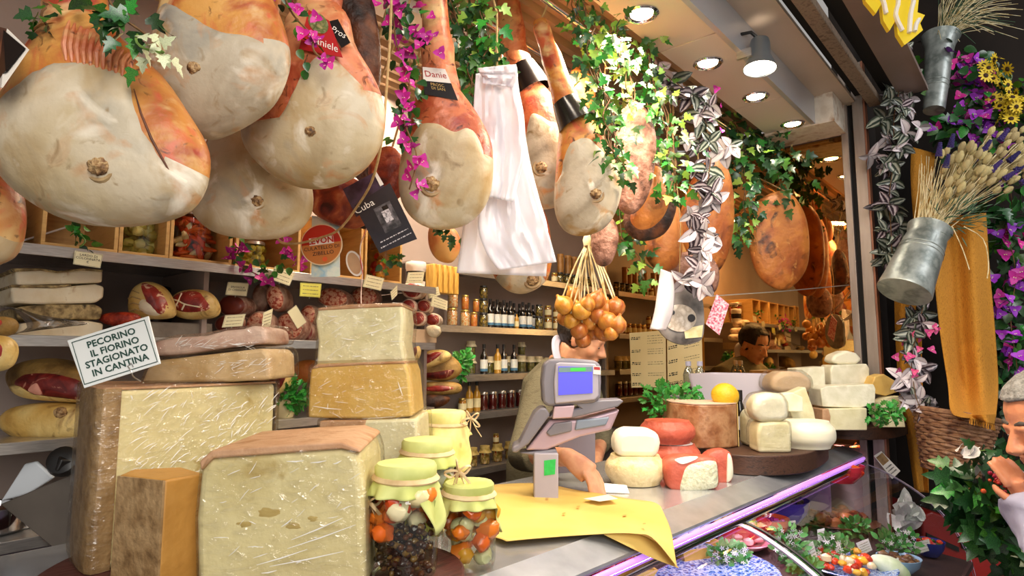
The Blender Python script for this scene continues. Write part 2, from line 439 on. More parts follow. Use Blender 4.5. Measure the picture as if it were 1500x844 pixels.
# shop-front post: two aluminium profiles with a dark gap
po = thing('shop_post', 'tall aluminium shop-front post beside the mirror', 'post', (3.14, .63, 0))
MB().box((3.14, .655, 1.5), (.05, .03, 3.0)).build('profile', m_alu, po, bevel=.003)
MB().box((3.15, .628, 1.5), (.035, .026, 3.0)).build('gap', m_dark, po)
MB().box((3.13, .593, 1.5), (.06, .045, 3.0)).build('profile', m_alu, po, bevel=.003)
MB().box((3.125, .5665, 1.5), (.05, .008, 3.0)).build('edge_strip', mat('copper edge', '#8a5a44', rough=.4, metal=.3), po)

# ================================================================ lamps
def downlight(x, y, z, lab):
    t = thing('downlight', lab, 'lamp', (x, y, z), 'recessed downlights of the soffit')
    MB().lathe([(.052, .0), (.052, -.004), (.046, -.009), (.036, -.005), (.032, -.001)], 32, (x, y, z), cap=False).build('ring', m_chrome, t)
    MB().lathe([(.033, -.0035), (.0, -.0035)], 24, (x, y, z)).build('lens', mat('lit lamp', '#fff6e8', emis=14), t, smooth=False)
    l = bpy.data.lights.new('downlight_light', 'SPOT'); l.energy = 6; l.color = (1, .92, .8); l.spot_size = 2.4; l.spot_blend = .8; l.shadow_soft_size = .04
    o = bpy.data.objects.new('downlight_light', l); COL.objects.link(o); o.parent = t; o.location = (0, 0, -.015)
zl = zr(1.04)
for i, (px, py, nm) in enumerate(((940, 20, 'nearest recessed chrome downlight above the ivy'), (1037, 92, 'second recessed chrome downlight left of the metal spotlight'),
                                  (1107, 141, 'third recessed chrome downlight below the metal spotlight'), (1161, 181, 'farthest recessed chrome downlight near the mirror'))):
    p = P(px, py, z=1.04); downlight(p.x, p.y, zl, nm)
downlight(1.05, .85, zl, 'recessed chrome downlight above the hams, out of the frame')
t = thing('fill_light_batten', 'added white batten for the shelf fill light over the aisle, seen in the mirror', 'lamp', (1.5, 1.4, zr(1.012)))  # fixture added around the aisle fill light
MB().box((1.5, 1.4, zr(1.03)), (2.64, .1, .036)).build('housing', m_white, t, bevel=.004)
for x in (.6, 2.4): MB().tube([(x, 1.4, zr(1.045)), (x, 1.4, zr(1.15))], .005, 8).build('hanger', m_steel, t)
# can spotlight on the fascia
c = P(1113, 82, d=2.02)
t = thing('spotlight', 'grey metal can spotlight fixed to the soffit edge', 'lamp', c)
A = Matrix.Rotation(.12, 3, 'Y')
MB().lathe([(.018, .062), (.03, .06), (.034, .045), (.036, .0), (.054, -.045), (.056, -.05), (.053, -.05)], 24, c, A, cap=False).build('housing', mat('lamp housing', '#8d9499', rough=.3, metal=.6), t)
MB().lathe([(.0, -.044), (.052, -.044)], 24, c, A).build('lens', mat('lit lamp', ''), t, smooth=False)
MB().box(c + V((-.05, .035, .0)), (.012, .05, .03)).box(c + V((-.02, .04, .012)), (.05, .014, .016)).build('bracket', m_steel, t)
MB().tube([c + V((0, 0, .06)), c + V((-.02, .02, .085)), c + V((-.06, .05, .07)), c + V((-.075, .07, .05))], .006).build('cable', m_black, t)
l = bpy.data.lights.new('spotlight_light', 'SPOT'); l.energy = 26; l.color = (1, .95, .86); l.spot_size = 1.9; l.spot_blend = .7; l.shadow_soft_size = .05
o = bpy.data.objects.new('spotlight_light', l); COL.objects.link(o); o.parent = t; o.location = (0, 0, -.06); o.rotation_euler = V((-.35, .25, -1)).to_track_quat('-Z', 'Y').to_euler()

# ================================================================ shelving
def shelf(label, x0, x1, y0, y1, z, th=.026):
    t = thing('wall_shelf', label, 'shelf', ((x0 + x1) / 2, y1, zr(z) - th))
    MB().box(((x0 + x1) / 2, (y0 + y1) / 2, zr(z) - .004), (x1 - x0, y1 - y0, .008)).build('board', m_steel, t)
    MB().box(((x0 + x1) / 2, y0 - .003, zr(z) - th / 2), (x1 - x0, .006, th)).build('front_lip', m_steel, t, bevel=.001)
LZ = (.255, .045, -.193, -.405); RZ = (.385, .128, -.088, -.256, -.5)
for z, nm in zip(LZ, ('long steel wall shelf carrying the wooden crates', 'long steel wall shelf carrying the lardo slabs and salami', 'long steel wall shelf carrying the whole hams', 'lowest steel wall shelf beside the slicer')):
    shelf(nm, -1.0, 1.56, 1.75, 2.12, z)
for z, nm in zip(RZ, ('upper right steel shelf carrying tins', 'right steel shelf carrying dark oil bottles and pickle jars', 'right steel shelf carrying cloth-topped jars', 'right steel shelf carrying dark red jam jars', 'lowest right steel shelf carrying small preserve jars')):
    shelf(nm, 1.6, 3.15, 1.95, 2.12, z, .03)
for x in (.74, 1.565):
    tag(MB().box((x, 1.96, zr(-.22)), (.014, .31, .93)).build('shelf_divider', m_taupe, at=(x, 1.96, zr(-.6))), 'taupe upright divider ' + ('behind the round sausages' if x < 1 else 'between left and right shelving'), 'divider')
for zb in (-.9,):
    tag(MB().box((1.1, 2.0, .35), (4.0, .2, .7)).build('base_cabinet', m_taupe, at=(1.1, 1.97, 0)), 'low taupe cabinet under the wall shelves', 'cabinet')

# ================================================================ display counter
def YF(x): return .755 - .0385 * (x - 1.0)
x0, x1 = .0, 3.05
dc = thing('display_counter', 'glass-fronted steel deli counter with chrome rail and pink light tube', 'counter', (1.6, 1.0, 0))
def along(prof, mb=None, xa=x0, xb=x1):
    mb = mb or MB(); n = len(prof)
    a = [V((xa, YF(xa) + y, zr(z))) for y, z in prof]; b = [V((xb, YF(xb) + y, zr(z))) for y, z in prof]
    return mb.prism(a, [q - p for p, q in zip(a, b)])
along([(.045, -.402), (.60, -.402), (.60, -.425), (.06, -.425)]).build('worktop', m_steel_top, dc, smooth=False)
MB().box((.5, 1.49, zr(-.4135)), (1.0, .26, .023)).build('rear_extension', m_steel_top, dc, smooth=False)
along([(.047, -.398), (.05, -.412), (-.014, -.445), (-.03, -.432), (-.028, -.426)]).build('edge_profile', mat('steel edge', ['#9a9ea6', '#b4b8be'], 14, .34, .7), dc)
MB().tube([(x0, YF(x0) - .033, zr(-.445)), (x1, YF(x1) - .033, zr(-.445))], .007, 10).build('light_tube', mat('pink tube', '#c98cf4', emis=1.2), dc)
MB().tube([(x0, YF(x0) - .034, zr(-.464)), (x1, YF(x1) - .034, zr(-.464))], .011, 14).build('front_rail', m_chrome, dc)
GP = [(-.03, -.468), (-.1, -.49), (-.2, -.545), (-.28, -.61), (-.345, -.70), (-.385, -.81), (-.4, -.95)]
GPs = smoothpath(GP, 25, False)
m_pane = glassy('counter glass', '#f6f9f9', .012, .01, gmax=.16)
for xa, xb in ((x0, 1.74), (1.76, x1)):
    MB().grid(lambda u, v: (xa + (xb - xa) * u, YF(xa + (xb - xa) * u) + GPs[round(v * 24)][0], zr(GPs[round(v * 24)][1])), 2, 24).build('glass_pane', m_pane, dc)
m_strip = mat('pale lilac gasket', ['#d8cce4', '#cdbfe0'], 10, .3)
for x, w, nm in ((1.75, .024, 'glass_joint'), (x1, .014, 'glass_edge')):
    MB().grid(lambda u, v: (x + (u - .5) * w, YF(x) + GPs[round(v * 24)][0] - .003, zr(GPs[round(v * 24)][1]) + .002), 1, 24).grid(lambda u, v: (x + (.5 - u) * w, YF(x) + GPs[round(v * 24)][0] + .004, zr(GPs[round(v * 24)][1]) + .002), 1, 24).build(nm, m_strip, dc)
MB().tube([(1.785, YF(1.785) + a - .002, zr(b)) for a, b in GPs], .004, 6).build('cable', m_black, dc)
MB().box((2.76, .98, zr(-.535)), (.52, .4, .008)).build('inner_shelf', mat('frosted shelf', '#8a6a74', rough=.4), dc)
for x in (2.53, 2.99): MB().tube([(x, 1.15, zr(-.72)), (x, 1.15, zr(-.54))], .006, 8).build('shelf_post', m_chrome, dc)
# end pane, deck, back, plinth
pts = [V((x1 + .004, YF(x1) + a, zr(b))) for a, b in GPs] + [V((x1 + .004, YF(x1) + .5, zr(-.95))), V((x1 + .004, YF(x1) + .5, zr(-.43)))]
MB().add(pts, [list(range(len(pts)))]).build('glass_end', m_pane, dc, smooth=False)
along([(-.39, -.80), (.5, -.70), (.5, -.72), (-.39, -.82)]).build('deck', mat('dark deck', ['#4a3634', '#3a2a2c'], 8, .5), dc, smooth=False)
along([(.5, -.425), (.52, -.425), (.52, -.95), (.5, -.95)]).build('back_panel', mat('case back', ['#6a4a4a', '#7d5a5c'], 4, .4), dc, smooth=False)
along([(-.40, -.95), (.52, -.95), (.52, -1.64), (-.40, -1.64)]).build('plinth', m_steel, dc, smooth=False)
MB().box((3.04, .86, zr(-.58)), (.012, .16, .3)).build('end_reflection', m_lilac, dc)  # lilac panel stands in for a reflection in the end glass
l = bpy.data.lights.new('counter_tube_light', 'AREA'); l.shape = 'RECTANGLE'; l.size = 2.9; l.size_y = .04; l.energy = 22; l.color = (1, .78, .95)
o = bpy.data.objects.new('counter_tube_light', l); COL.objects.link(o); o.parent = dc; o.location = V((1.6, .80, zr(-.432))) - dc.location
# ================================================================ hanging hams and cured meats
VEIN = ('#5e1c10', 20, .62, .70, 2.5)
m_skin = mat('ham skin', ['#8a4518', '#b8702c', '#cf9246', '#d8a862'], 5, .45, bump=.5, bscale=24, lo=.25, hi=.75, dist=.6, spots=(('#a03c20', 7, .47, .62, 1.2), ('#e0c084', 9, .54, .68, .8), ('#c8603c', 13, .53, .66, 1.5), ('#4a2410', 30, .6, .72, 1.5)))
m_skin_red = mat('red ham skin', ['#8e3a1e', '#bd6238', '#d2875a', '#d9a070'], 6, .42, bump=.5, bscale=28, lo=.25, hi=.75, dist=.8, spots=(('#96301c', 9, .48, .64, 1.6), ('#dcb47a', 7, .54, .68, .8), ('#e08a68', 13, .54, .66, 1.2), ('#4e1a10', 32, .6, .72, 1.8)))
FATS = (('#a98a58', 8, .5, .68, .8), ('#8d8a80', 6, .52, .68, .6), ('#c08a58', 12, .56, .7, 1.0), ('#8a7048', 22, .62, .76, 1.2), ('#e6dcc8', 13, .57, .7, .6))
m_fat = mat('lard face', ['#9c8660', '#bfac88', '#ccbea4', '#bda982'], 5, .5, bump=.5, bscale=18, lo=.25, hi=.75, dist=.5, spots=FATS)
m_fat2 = mat('grey lard face', ['#8a7b62', '#b0a189', '#c2b59e', '#ab9368'], 6, .5, bump=.5, bscale=20, lo=.25, hi=.75, dist=.7, spots=FATS[1:] + (('#a07a3c', 13, .56, .74, 1),))
m_bone = mat('bone end', ['#4a2e18', '#8f6a40', '#c2a070', '#6a4426'], 80, .6, bump=.8, bscale=90)
m_bark = mat('speck bark', ['#3a2216', '#7c5240', '#a57a68', '#8a5c40'], 22, .7, bump=.8, bscale=60, lo=.28, hi=.72)
m_smoke = mat('dark cured crust', ['#160c08', '#3c2012', '#6a3a1a', '#8a5422'], 16, .6, bump=.8, bscale=50, lo=.3, hi=.72)
m_orange = mat('orange cured rind', ['#6e3212', '#a85a22', '#c47a34', '#9a4c1c'], 7, .5, bump=.5, bscale=34, lo=.25, hi=.75, dist=.6, spots=(('#3a1c0e', 12, .56, .72, 1.2), ('#d89a50', 20, .62, .78, .6)))
m_redmeat = mat('dark cured meat', ['#3c120a', '#7e2c1a', '#a8542f', '#c98a5a'], 18, .4, bump=.4, lo=.28, hi=.75, dist=1.2)
m_rope = mat('jute cord', ['#a98a58', '#c7a877'], 90, .9)
m_lab_black = mat('black label', '#1c1615', rough=.25)
m_lab_red = mat('red label', ['#a4161c', '#c22a26'], 6, .3)
m_ink_w = mat('white print', '#f0e8dc', rough=.5)
m_ink_k = mat('black print', '#1c1a1a', rough=.6)
m_ink_gold = mat('gold print', '#c9a45a', rough=.4)
m_card = mat('cream card', '#e8e2bc', rough=.6)
RAILZ = zr(1.03)
tag(MB().tube([(-.6, 1.04, RAILZ), (3.1, 1.04, RAILZ)], .009, 10).tube([(-.6, 1.25, RAILZ), (3.1, 1.25, RAILZ)], .009, 10).tube([(.0, 1.04, RAILZ), (.0, 1.25, RAILZ)], .008, 8).tube([(3.0, 1.04, RAILZ), (3.0, 1.25, RAILZ)], .008, 8)
    .build('hanging_rail', m_chrome, at=(1.3, 1.15, RAILZ)), 'steel double rail under the slatted ceiling from which the hams hang', 'rail')

def ham(label, body, d, tf, face=None, bone=None, shank=None, sr=(.03, .022), skin=None, fat=None, seed=0, lump=.006, cord=True, name='hanging_ham', cat='ham', group='hanging hams', tb=None, p=2.2, lift=.003):
    B = Blob(body, d, tf, tb, seed=seed, lump=lump, p=p)
    top = shank[-1] if shank else min(body, key=lambda q: q[1])
    w = P(*top, d=d)
    t = thing(name, label, cat, w, group)
    mb = B.body(); fp = None
    if face:
        fp = B.patch(face, lift, .006, n=72, rings=10, wob=.04, snap=.84)
        for i, f in enumerate(mb.f):           # the lard wraps round the lower edge of the ham
            c = sum((mb.v[k] for k in f), V()) / len(f); x, y = c.dot(RT) - B.c[0], c.z - B.c[1]; an = math.atan2(y, x); rq_ = math.hypot(x, y) / B.rad(an)
            if (rq_ > .8 or (rq_ > .45 and c.dot(FH) > B.d)) and any(abs(an - q) < .07 for q in B.snapped): mb.mi[i] = 1
    mb.build('body', [skin or m_skin, fat or m_fat], t)
    if fp: fp.build('fat_face', fat or m_fat, t)
    if bone:
        bx, by, br = bone; r = br * d / FP; c = B.pt(bx, by, -.002 if not face else .003)
        mb = MB()
        mb.ball(c, (r, r, r * .9), 20, 14, lump=.3, seed=seed + 5, ls=3)
        mb.build('bone', m_bone, t)
        # rim of dried flesh round the bone
        ring = [c + (RT * math.cos(k * PI / 10) + ZU * math.sin(k * PI / 10)) * r * 1.25 + FH * r * .15 for k in range(21)]
        MB().tube(ring, r * .3, 7, cap=False).build('bone_rim', mat('dry flesh', ['#8a6a44', '#b09468'], 40, .6), t)
    if shank:
        pts = smoothpath([P(*q, d=d + .01) for q in shank], 10, False)
        n = len(pts); r0, r1 = sr
        rr = [(r0 + (r1 - r0) * min(1, i / (n - 1) * 1.3)) * (1 + .08 * math.sin(i * 2.3 + seed)) for i in range(n)]; rr[-1] *= .8
        MB().tube(pts, rr, 16).build('shank', skin or m_skin, t)
    if cord and w.z < RAILZ:
        a = V((w.x, w.y, w.z)); e = V((w.x + rnd.uniform(-.02, .02), 1.04 if d < 2.6 else 1.25, RAILZ))
        if (e - a).length < .9: MB().tube([a, a.lerp(e, .5) + V((.004, 0, 0)), e], .003, 6).build('cord', m_rope, t)
    return t, B

h1, B1 = ham('largest pale ham with wide white face at far left', [(95, 20), (140, 18), (195, 75), (235, 108), (270, 158), (298, 205), (305, 240), (296, 282), (270, 312), (220, 328), (150, 332), (90, 320), (40, 292), (5, 258), (-20, 215), (-12, 172), (18, 132), (36, 92), (60, 55)], .89, .062,
    [(12, 184), (40, 152), (85, 127), (130, 114), (180, 119), (210, 130), (224, 160), (238, 200), (255, 235), (272, 262), (276, 288), (256, 312), (212, 325), (150, 328), (92, 315), (42, 288), (10, 250), (2, 215)], (185, 262, 15), [(112, 60), (116, -10), (122, -110)], (.05, .035), seed=1)
# skin folds where the ham is tied
mb = MB()
for k in range(11):
    x = 132 + k * 8; mb.tube([B1.pt(x - 2, 52 + k * 4, -.001), B1.pt(x, 72 + k * 3, .002), B1.pt(x + 1, 92 + k * 2, .003), B1.pt(x + 3, 114 + k * 2, -.001)], [.002, .004, .0045, .002], 7)
mb.build('skin_folds', m_skin_red, h1)
MB().tube([B1.pt(x, y, .001) for x, y in ((224, 150), (236, 185), (250, 220), (264, 250), (273, 272))], [.0006, .0015, .0018, .0015, .0006], 7).build('skin_crease', mat('dark crease', ['#4a2614', '#6e3a1c'], 40, .6), h1)
h2, B2 = ham('ham with yellow bone knob hanging between the two biggest front hams', [(268, -50), (330, -70), (385, -25), (413, 30), (424, 80), (416, 120), (396, 155), (360, 182), (322, 200), (300, 203), (268, 190), (235, 152), (222, 110), (228, 60), (240, 5)], 1.0, .055,
    [(238, 30), (262, 22), (300, 45), (340, 68), (385, 74), (416, 86), (411, 120), (392, 152), (352, 183), (303, 199), (270, 186), (240, 150), (229, 105), (230, 62)], (310, 122, 11), [(320, -30), (340, -90), (350, -130)], (.05, .035), seed=2, fat=m_fat2)
h3, B3 = ham('ham with red shield label hanging above the round red sign', [(428, 20), (470, -5), (508, 20), (520, 65), (545, 108), (562, 150), (563, 190), (548, 230), (520, 258), (480, 275), (440, 275), (400, 258), (365, 225), (355, 195), (364, 160), (385, 135), (405, 95), (418, 50)], 1.15, .06,
    [(482, 98), (500, 100), (530, 128), (555, 160), (557, 195), (545, 228), (518, 254), (478, 271), (440, 271), (402, 255), (372, 226), (362, 200), (380, 192), (412, 195), (434, 175), (448, 148), (462, 120)], (470, 209, 9), [(465, 60), (468, 0), (472, -110)], (.055, .038), skin=m_skin_red, seed=3)
h4, B4 = ham('pale ham tucked low behind the labelled ham', [(330, 175), (395, 195), (447, 250), (458, 300), (440, 335), (400, 350), (350, 349), (306, 336), (281, 306), (288, 270), (302, 215)], 1.26, .05,
    [(330, 190), (390, 205), (435, 255), (446, 300), (430, 332), (396, 345), (350, 345), (310, 333), (287, 306), (293, 272), (306, 225)], (392, 303, 9), [(360, 200), (380, 60), (390, -60)], (.045, .035), seed=4)
h5, B5 = ham('ham with black and white label beside the plastic bags', [(622, 110), (650, 100), (672, 130), (700, 168), (720, 210), (722, 260), (712, 300), (685, 328), (645, 337), (610, 325), (588, 295), (585, 250), (598, 190), (608, 145)], 1.41, .06,
    [(612, 198), (640, 192), (668, 204), (692, 198), (710, 225), (716, 262), (706, 298), (680, 323), (645, 331), (613, 320), (594, 290), (593, 245)], (637, 280, 12), [(645, 140), (640, 60), (632, -50)], (.05, .03), skin=m_skin_red, seed=5)
h6, B6 = ham('ham half hidden behind the white plastic bags', [(752, 120), (785, 118), (815, 148), (842, 185), (862, 222), (862, 260), (840, 290), (805, 306), (775, 300), (755, 250), (748, 180)], 1.9, .07,
    [(775, 182), (800, 186), (830, 202), (852, 230), (852, 262), (830, 288), (800, 300), (778, 292), (764, 250)], (792, 255, 9), [(772, 150), (755, 80), (742, -20)], (.055, .04), skin=m_skin_red, seed=6, fat=m_fat2)
h7, B7 = ham('ham with long bare leg bone and black band above the onions', [(822, 172), (850, 160), (880, 195), (904, 240), (911, 275), (900, 315), (880, 338), (850, 346), (825, 336), (812, 305), (814, 250), (818, 205)], 1.72, .06,
    [(830, 222), (855, 210), (880, 228), (901, 256), (904, 285), (891, 317), (868, 338), (846, 341), (824, 330), (817, 300), (820, 258)], (868, 292, 9), [(848, 190), (830, 150), (808, 85), (790, 32)], (.05, .026), seed=7, fat=m_fat2)
ham('edge of an orange ham cut off at the far left', [(-70, 200), (-20, 215), (15, 260), (26, 310), (20, 360), (0, 385), (-50, 390), (-90, 320)], .98, .05, [(-60, 320), (-20, 330), (8, 345), (14, 360), (0, 380), (-50, 385)], None, [(-40, 220), (-40, 60), (-40, -60)], (.05, .03), seed=8)
ham('ham whose pale underside shows below the plastic bags', [(725, 300), (790, 300), (808, 360), (802, 408), (770, 430), (738, 422), (718, 385)], 1.98, .055, [(735, 330), (785, 330), (801, 365), (795, 404), (770, 424), (742, 416), (728, 385)], (779, 412, 9), [(755, 310), (755, 150), (750, 20)], (.05, .03), seed=9)
ham('small yellow ham behind the black booklet', [(632, 330), (665, 335), (675, 360), (662, 384), (640, 380), (628, 358)], 1.75, .035, None, None, [(648, 340), (648, 200), (645, 60)], (.02, .015), skin=mat('pale orange skin', ['#d98a3c', '#e8b36a', '#d9683a'], 9, .4), seed=10)
CM = dict(name='cured_meat', cat='cured meat', group='hanging cured meats')
ham('long dark smoked shoulder beside the bougainvillea', [(470, -60), (530, -60), (550, 20), (557, 75), (555, 125), (540, 150), (520, 90), (495, 20)], 1.3, .04, skin=m_smoke, seed=11, lump=.012, cord=False, **CM)
ham('dark marbled cured meat right of the labelled ham', [(548, 225), (575, 215), (598, 240), (600, 268), (580, 292), (555, 285), (540, 255)], 1.54, .035, skin=m_redmeat, seed=12, lump=.012, **CM)
ham('reddish cured meat above the round red sign', [(455, 262), (500, 250), (535, 275), (545, 315), (520, 335), (480, 325), (455, 305)], 1.47, .04, skin=m_redmeat, seed=13, lump=.012, **CM)
ham('blackened cured meat behind the booklet', [(510, 240), (550, 245), (580, 300), (560, 335), (520, 330), (495, 290)], 1.63, .035, skin=m_smoke, seed=14, lump=.012, **CM)
ham('greyish bark-crusted speck hanging right of the ivy', [(914, 148), (944, 158), (960, 198), (958, 250), (947, 292), (926, 314), (906, 302), (898, 250), (902, 195)], 1.98, .05, skin=m_bark, seed=15, lump=.012, **CM)
t, B = ham('orange speck with black rim below the bark-crusted one', [(958, 232), (980, 248), (991, 290), (986, 322), (970, 345), (940, 353), (917, 338), (915, 310), (935, 285), (948, 255)], 2.12, .045, skin=m_smoke, seed=16, **CM)
B.patch([(955, 245), (972, 256), (979, 285), (972, 315), (955, 335), (935, 340), (921, 328), (924, 308), (942, 285), (950, 262)], .003, .02).build('rind', m_orange, t)
ham('orange speck piece hanging lowest of the speck row', [(985, 285), (998, 320), (999, 365), (990, 392), (965, 396), (946, 376), (948, 345), (966, 310)], 2.3, .05, skin=m_orange, seed=17, **CM)
ham('yellow-orange cured piece behind the long leg bone', [(840, 98), (862, 108), (872, 140), (862, 172), (845, 165), (833, 135)], 2.0, .04, skin=m_orange, seed=18, **CM)
ham('brown cured piece behind the onion braid', [(872, 318), (898, 322), (906, 350), (895, 385), (876, 388), (866, 360)], 2.0, .035, skin=m_bark, seed=19, **CM)
ham('orange ham behind the striped-leaf vine', [(1008, 275), (1040, 228), (1068, 255), (1074, 330), (1055, 395), (1018, 385), (996, 335)], 2.5, .06, skin=m_orange, seed=20, **CM)
ham('brown bark-crusted piece above the grey round pack', [(985, 375), (1030, 370), (1052, 395), (1045, 430), (1005, 435), (980, 410)], 2.42, .05, skin=m_bark, seed=21, **CM)
ham('dark ham in the row near the mirror', [(1105, 300), (1150, 280), (1180, 320), (1182, 390), (1150, 425), (1112, 405), (1096, 350)], 2.85, .05, skin=m_orange, seed=22, **CM)

# ---- labels on the hams
def hamlabel(t, q, d, m, rows, name='label'):
    c = Card(q, d); o = c.slab(.002).build(name, m, t, smooth=False)
    for (txt, h, u, v, mm, k) in rows: c.text(txt, h, u, v, up=.001, **k).build('lettering', mm, o, smooth=False)
    return c
c = hamlabel(h3, [(452, 14), (482, 30), (502, 84), (438, 72)], 1.085, m_lab_red, [('Daniele', .28, .2, -.45, m_ink_w, dict(rot=-.1, sx=.9))])
MB().lathe([(0, 0), (.02, 0)], 20, c.at(-.05, .55, .001), Matrix((c.ex, c.ey, c.nm)).transposed().to_3x3()).build('crest', mat('cream crest', ['#d8c488', '#7a8a4a', '#e8dcb0'], 90, .4), h3, smooth=False)
hamlabel(h3, [(478, 32), (495, 28), (513, 62), (500, 70)], 1.095, m_lab_black, [('Pros', .3, 0, 0, m_ink_w, dict(rot=-1.0))])
hamlabel(h5, [(619, 98), (652, 101), (661, 122), (620, 118)], 1.355, m_ink_w, [('Danie', .62, 0, 0, m_lab_red, {})])
hamlabel(h5, [(620, 118), (661, 122), (671, 147), (662, 157), (618, 131)][:3] + [(622, 138)], 1.356, m_lab_black, [('PROSC\nDI SAN', .27, -.05, .3, m_ink_gold, dict(line=.9)), ])
def band(t, a, b, d, r0, r1, m):
    p, q = P(*a, d=d), P(*b, d=d); return MB().tube([p, p.lerp(q, .5), q], [r0, (r0 + r1) / 2 * 1.02, r1], 20, cap=False).build('label_band', m, t)
band(h6, (763, 98), (781, 134), 1.89, .046, .062, m_lab_black)
band(h7, (826, 148), (845, 182), 1.7, .036, .056, m_lab_black)
# folded card hanging at far left
t = thing('leaflet', 'dark folded leaflet with white edge hung at the far left', 'leaflet', P(0, 60, d=.8))
Card([(-40, 30), (10, 42), (-4, 128), (-45, 120)], .8).slab().build('page', m_smoke, t, smooth=False)
Card([(10, 42), (41, 72), (2, 128), (-4, 128)], [.8, .78, .78, .8]).slab().build('page', m_ink_w, t, smooth=False)
Card([(5, 44), (36, 70), (8, 104), (-4, 118)], [.797, .778, .778, .797]).slab().build('picture', m_lab_black, t, smooth=False)
# ================================================================ other hanging things
def sheet(L, Rr, d, off=None, nu=28, nv=32, mb=None, Y=None):
    """draped sheet between two pixel edges; off(u, v) moves it away from the viewer"""
    a = smoothpath(L, nv + 1, False); b = smoothpath(Rr, nv + 1, False); dd = d if callable(d) else (lambda u, v: d)
    def fn(u, v):
        j = round(v * nv); px = a[j][0] + (b[j][0] - a[j][0]) * u; py = a[j][1] + (b[j][1] - a[j][1]) * u
        return P(px, py, d=dd(u, v) + (off(u, v) if off else 0))
    return (mb or MB()).grid(fn, nu, nv)
def solid(o, th):
    s = o.modifiers.new('thickness', 'SOLIDIFY'); s.thickness = th; s.offset = 0; return o
m_bag = mat('white plastic film', ['#f3eef4', '#fbf8fb'], 12, .22, bump=.5, bscale=14, sss=.1, stretch=(1, 1, .4))
nt = m_bag.node_tree; tl = nt.nodes.new('ShaderNodeBsdfTranslucent'); tl.inputs[0].default_value = (.95, .93, .95, 1); mx = nt.nodes.new('ShaderNodeMixShader'); mx.inputs[0].default_value = .4
nt.links.new(nt.nodes['Principled BSDF'].outputs[0], mx.inputs[1]); nt.links.new(tl.outputs[0], mx.inputs[2]); nt.links.new(mx.outputs[0], nt.nodes['Material Output'].inputs[0])
t = thing('plastic_bags', 'bundle of white plastic carrier bags hanging between the hams', 'plastic bags', P(725, 95, d=1.5))
fold = lambda s, a: (lambda u, v: a * (math.sin(u * 13 + s + v * 2) * .25 + math.sin(u * 31 + s * 2 - v * 3) * .12 + noise.noise(V((u * 4, v * 5, s))) * 1.3 + noise.noise(V((u * 14, v * 6, s))) * .5))
solid(sheet([(715, 100), (700, 150), (693, 230), (683, 300), (676, 350), (669, 400)], [(752, 100), (762, 150), (775, 230), (790, 290), (803, 340), (800, 405)], 1.53, fold(1, .010)).build('bag', m_bag, t), .0012)
solid(sheet([(722, 170), (716, 220), (708, 280), (700, 330), (712, 370), (730, 396)], [(766, 165), (770, 225), (782, 280), (796, 320), (806, 350), (815, 384)], 1.49, fold(3, .009)).build('bag', m_bag, t), .0012)
solid(sheet([(697, 108), (694, 150), (692, 200), (694, 250), (698, 285)], [(757, 98), (760, 130), (768, 175), (768, 230), (752, 296)], 1.455, fold(5, .012)).build('bag', m_bag, t), .0012)
solid(sheet([(700, 100), (702, 106), (706, 112), (706, 122)], [(756, 94), (757, 104), (758, 114), (750, 128)], 1.435, fold(7, .012), 24, 10).build('handle', m_bag, t), .002)
MB().tube([P(728, 100, d=1.5), P(728, 20, d=1.5), V((P(728, 20, d=1.5).x, 1.06, RAILZ))], .003, 6).build('cord', m_rope, t)

# ---- onions
m_onion = mat('onion skin', ['#743812', '#b06a26', '#c88a3c', '#a8541f'], 5, .3, bump=.15, bscale=30, stretch=(9, 9, 1), rand=.25, lo=.25, hi=.75)
m_straw = mat('dry straw', ['#b99a5c', '#e6d6a4', '#f0e6c4'], 30, .8)
on = MB().lathe([(0, -.027), (.008, -.027), (.02, -.021), (.027, -.008), (.028, .003), (.024, .014), (.014, .023), (.006, .029), (.004, .036), (.0, .037)], 18).mesh('onion', m_onion)
dO = DY(865, 1.2)
t = thing('onion_braid', 'braid of golden onions hanging from dry stalks above the shopkeeper', 'onions', P(858, 345, d=dO))
OP = [(841, 432, 12), (826, 447, 14), (852, 455, 14), (874, 440, 14), (888, 452, 13), (902, 450, 14), (864, 470, 14), (890, 471, 15), (905, 476, 13), (838, 470, 13), (848, 484, 13), (884, 486, 14), (854, 498, 12), (870, 486, 12), (828, 466, 12), (895, 488, 11), (860, 446, 12), (876, 462, 13)]
for i, (x, y, r) in enumerate(OP):
    dd = dO + (.05 if i in (0, 14, 12, 13) else 0) + rnd.uniform(-.045, .02); p = P(x, y, d=dd); s = r / .0275 * dd / FP
    inst('onion', on, t, Matrix.Translation(p - t.location) @ Matrix.Rotation(rnd.uniform(-.6, .6), 4, 'X') @ Matrix.Rotation(rnd.uniform(-.5, .5), 4, 'Y') @ Matrix.Scale(s, 4))
kn = P(860, 352, d=dO)
for i in range(16):
    x, y, r = OP[i]; p = P(x + rnd.uniform(-4, 4), y - r * .8, d=dO + rnd.uniform(-.02, .03)); k = kn + V((rnd.uniform(-.01, .01), rnd.uniform(-.01, .01), rnd.uniform(-.02, .01)))
    m = p.lerp(k, .5) + (RT * rnd.uniform(-.012, .012))
    MB().tube(smoothpath([p, m, k], 6, False), [.0028, .003, .003, .003, .0026, .002], 6).build('stalk', m_straw, t)
MB().tube([kn + V((0, 0, -.02)), kn, kn + V((0, 0, .02))], [.012, .016, .01], 10).build('knot', m_straw, t)
MB().tube([kn, P(862, 200, d=dO + .1), V((kn.x, 1.25, RAILZ))], .002, 5).build('cord', m_rope, t)

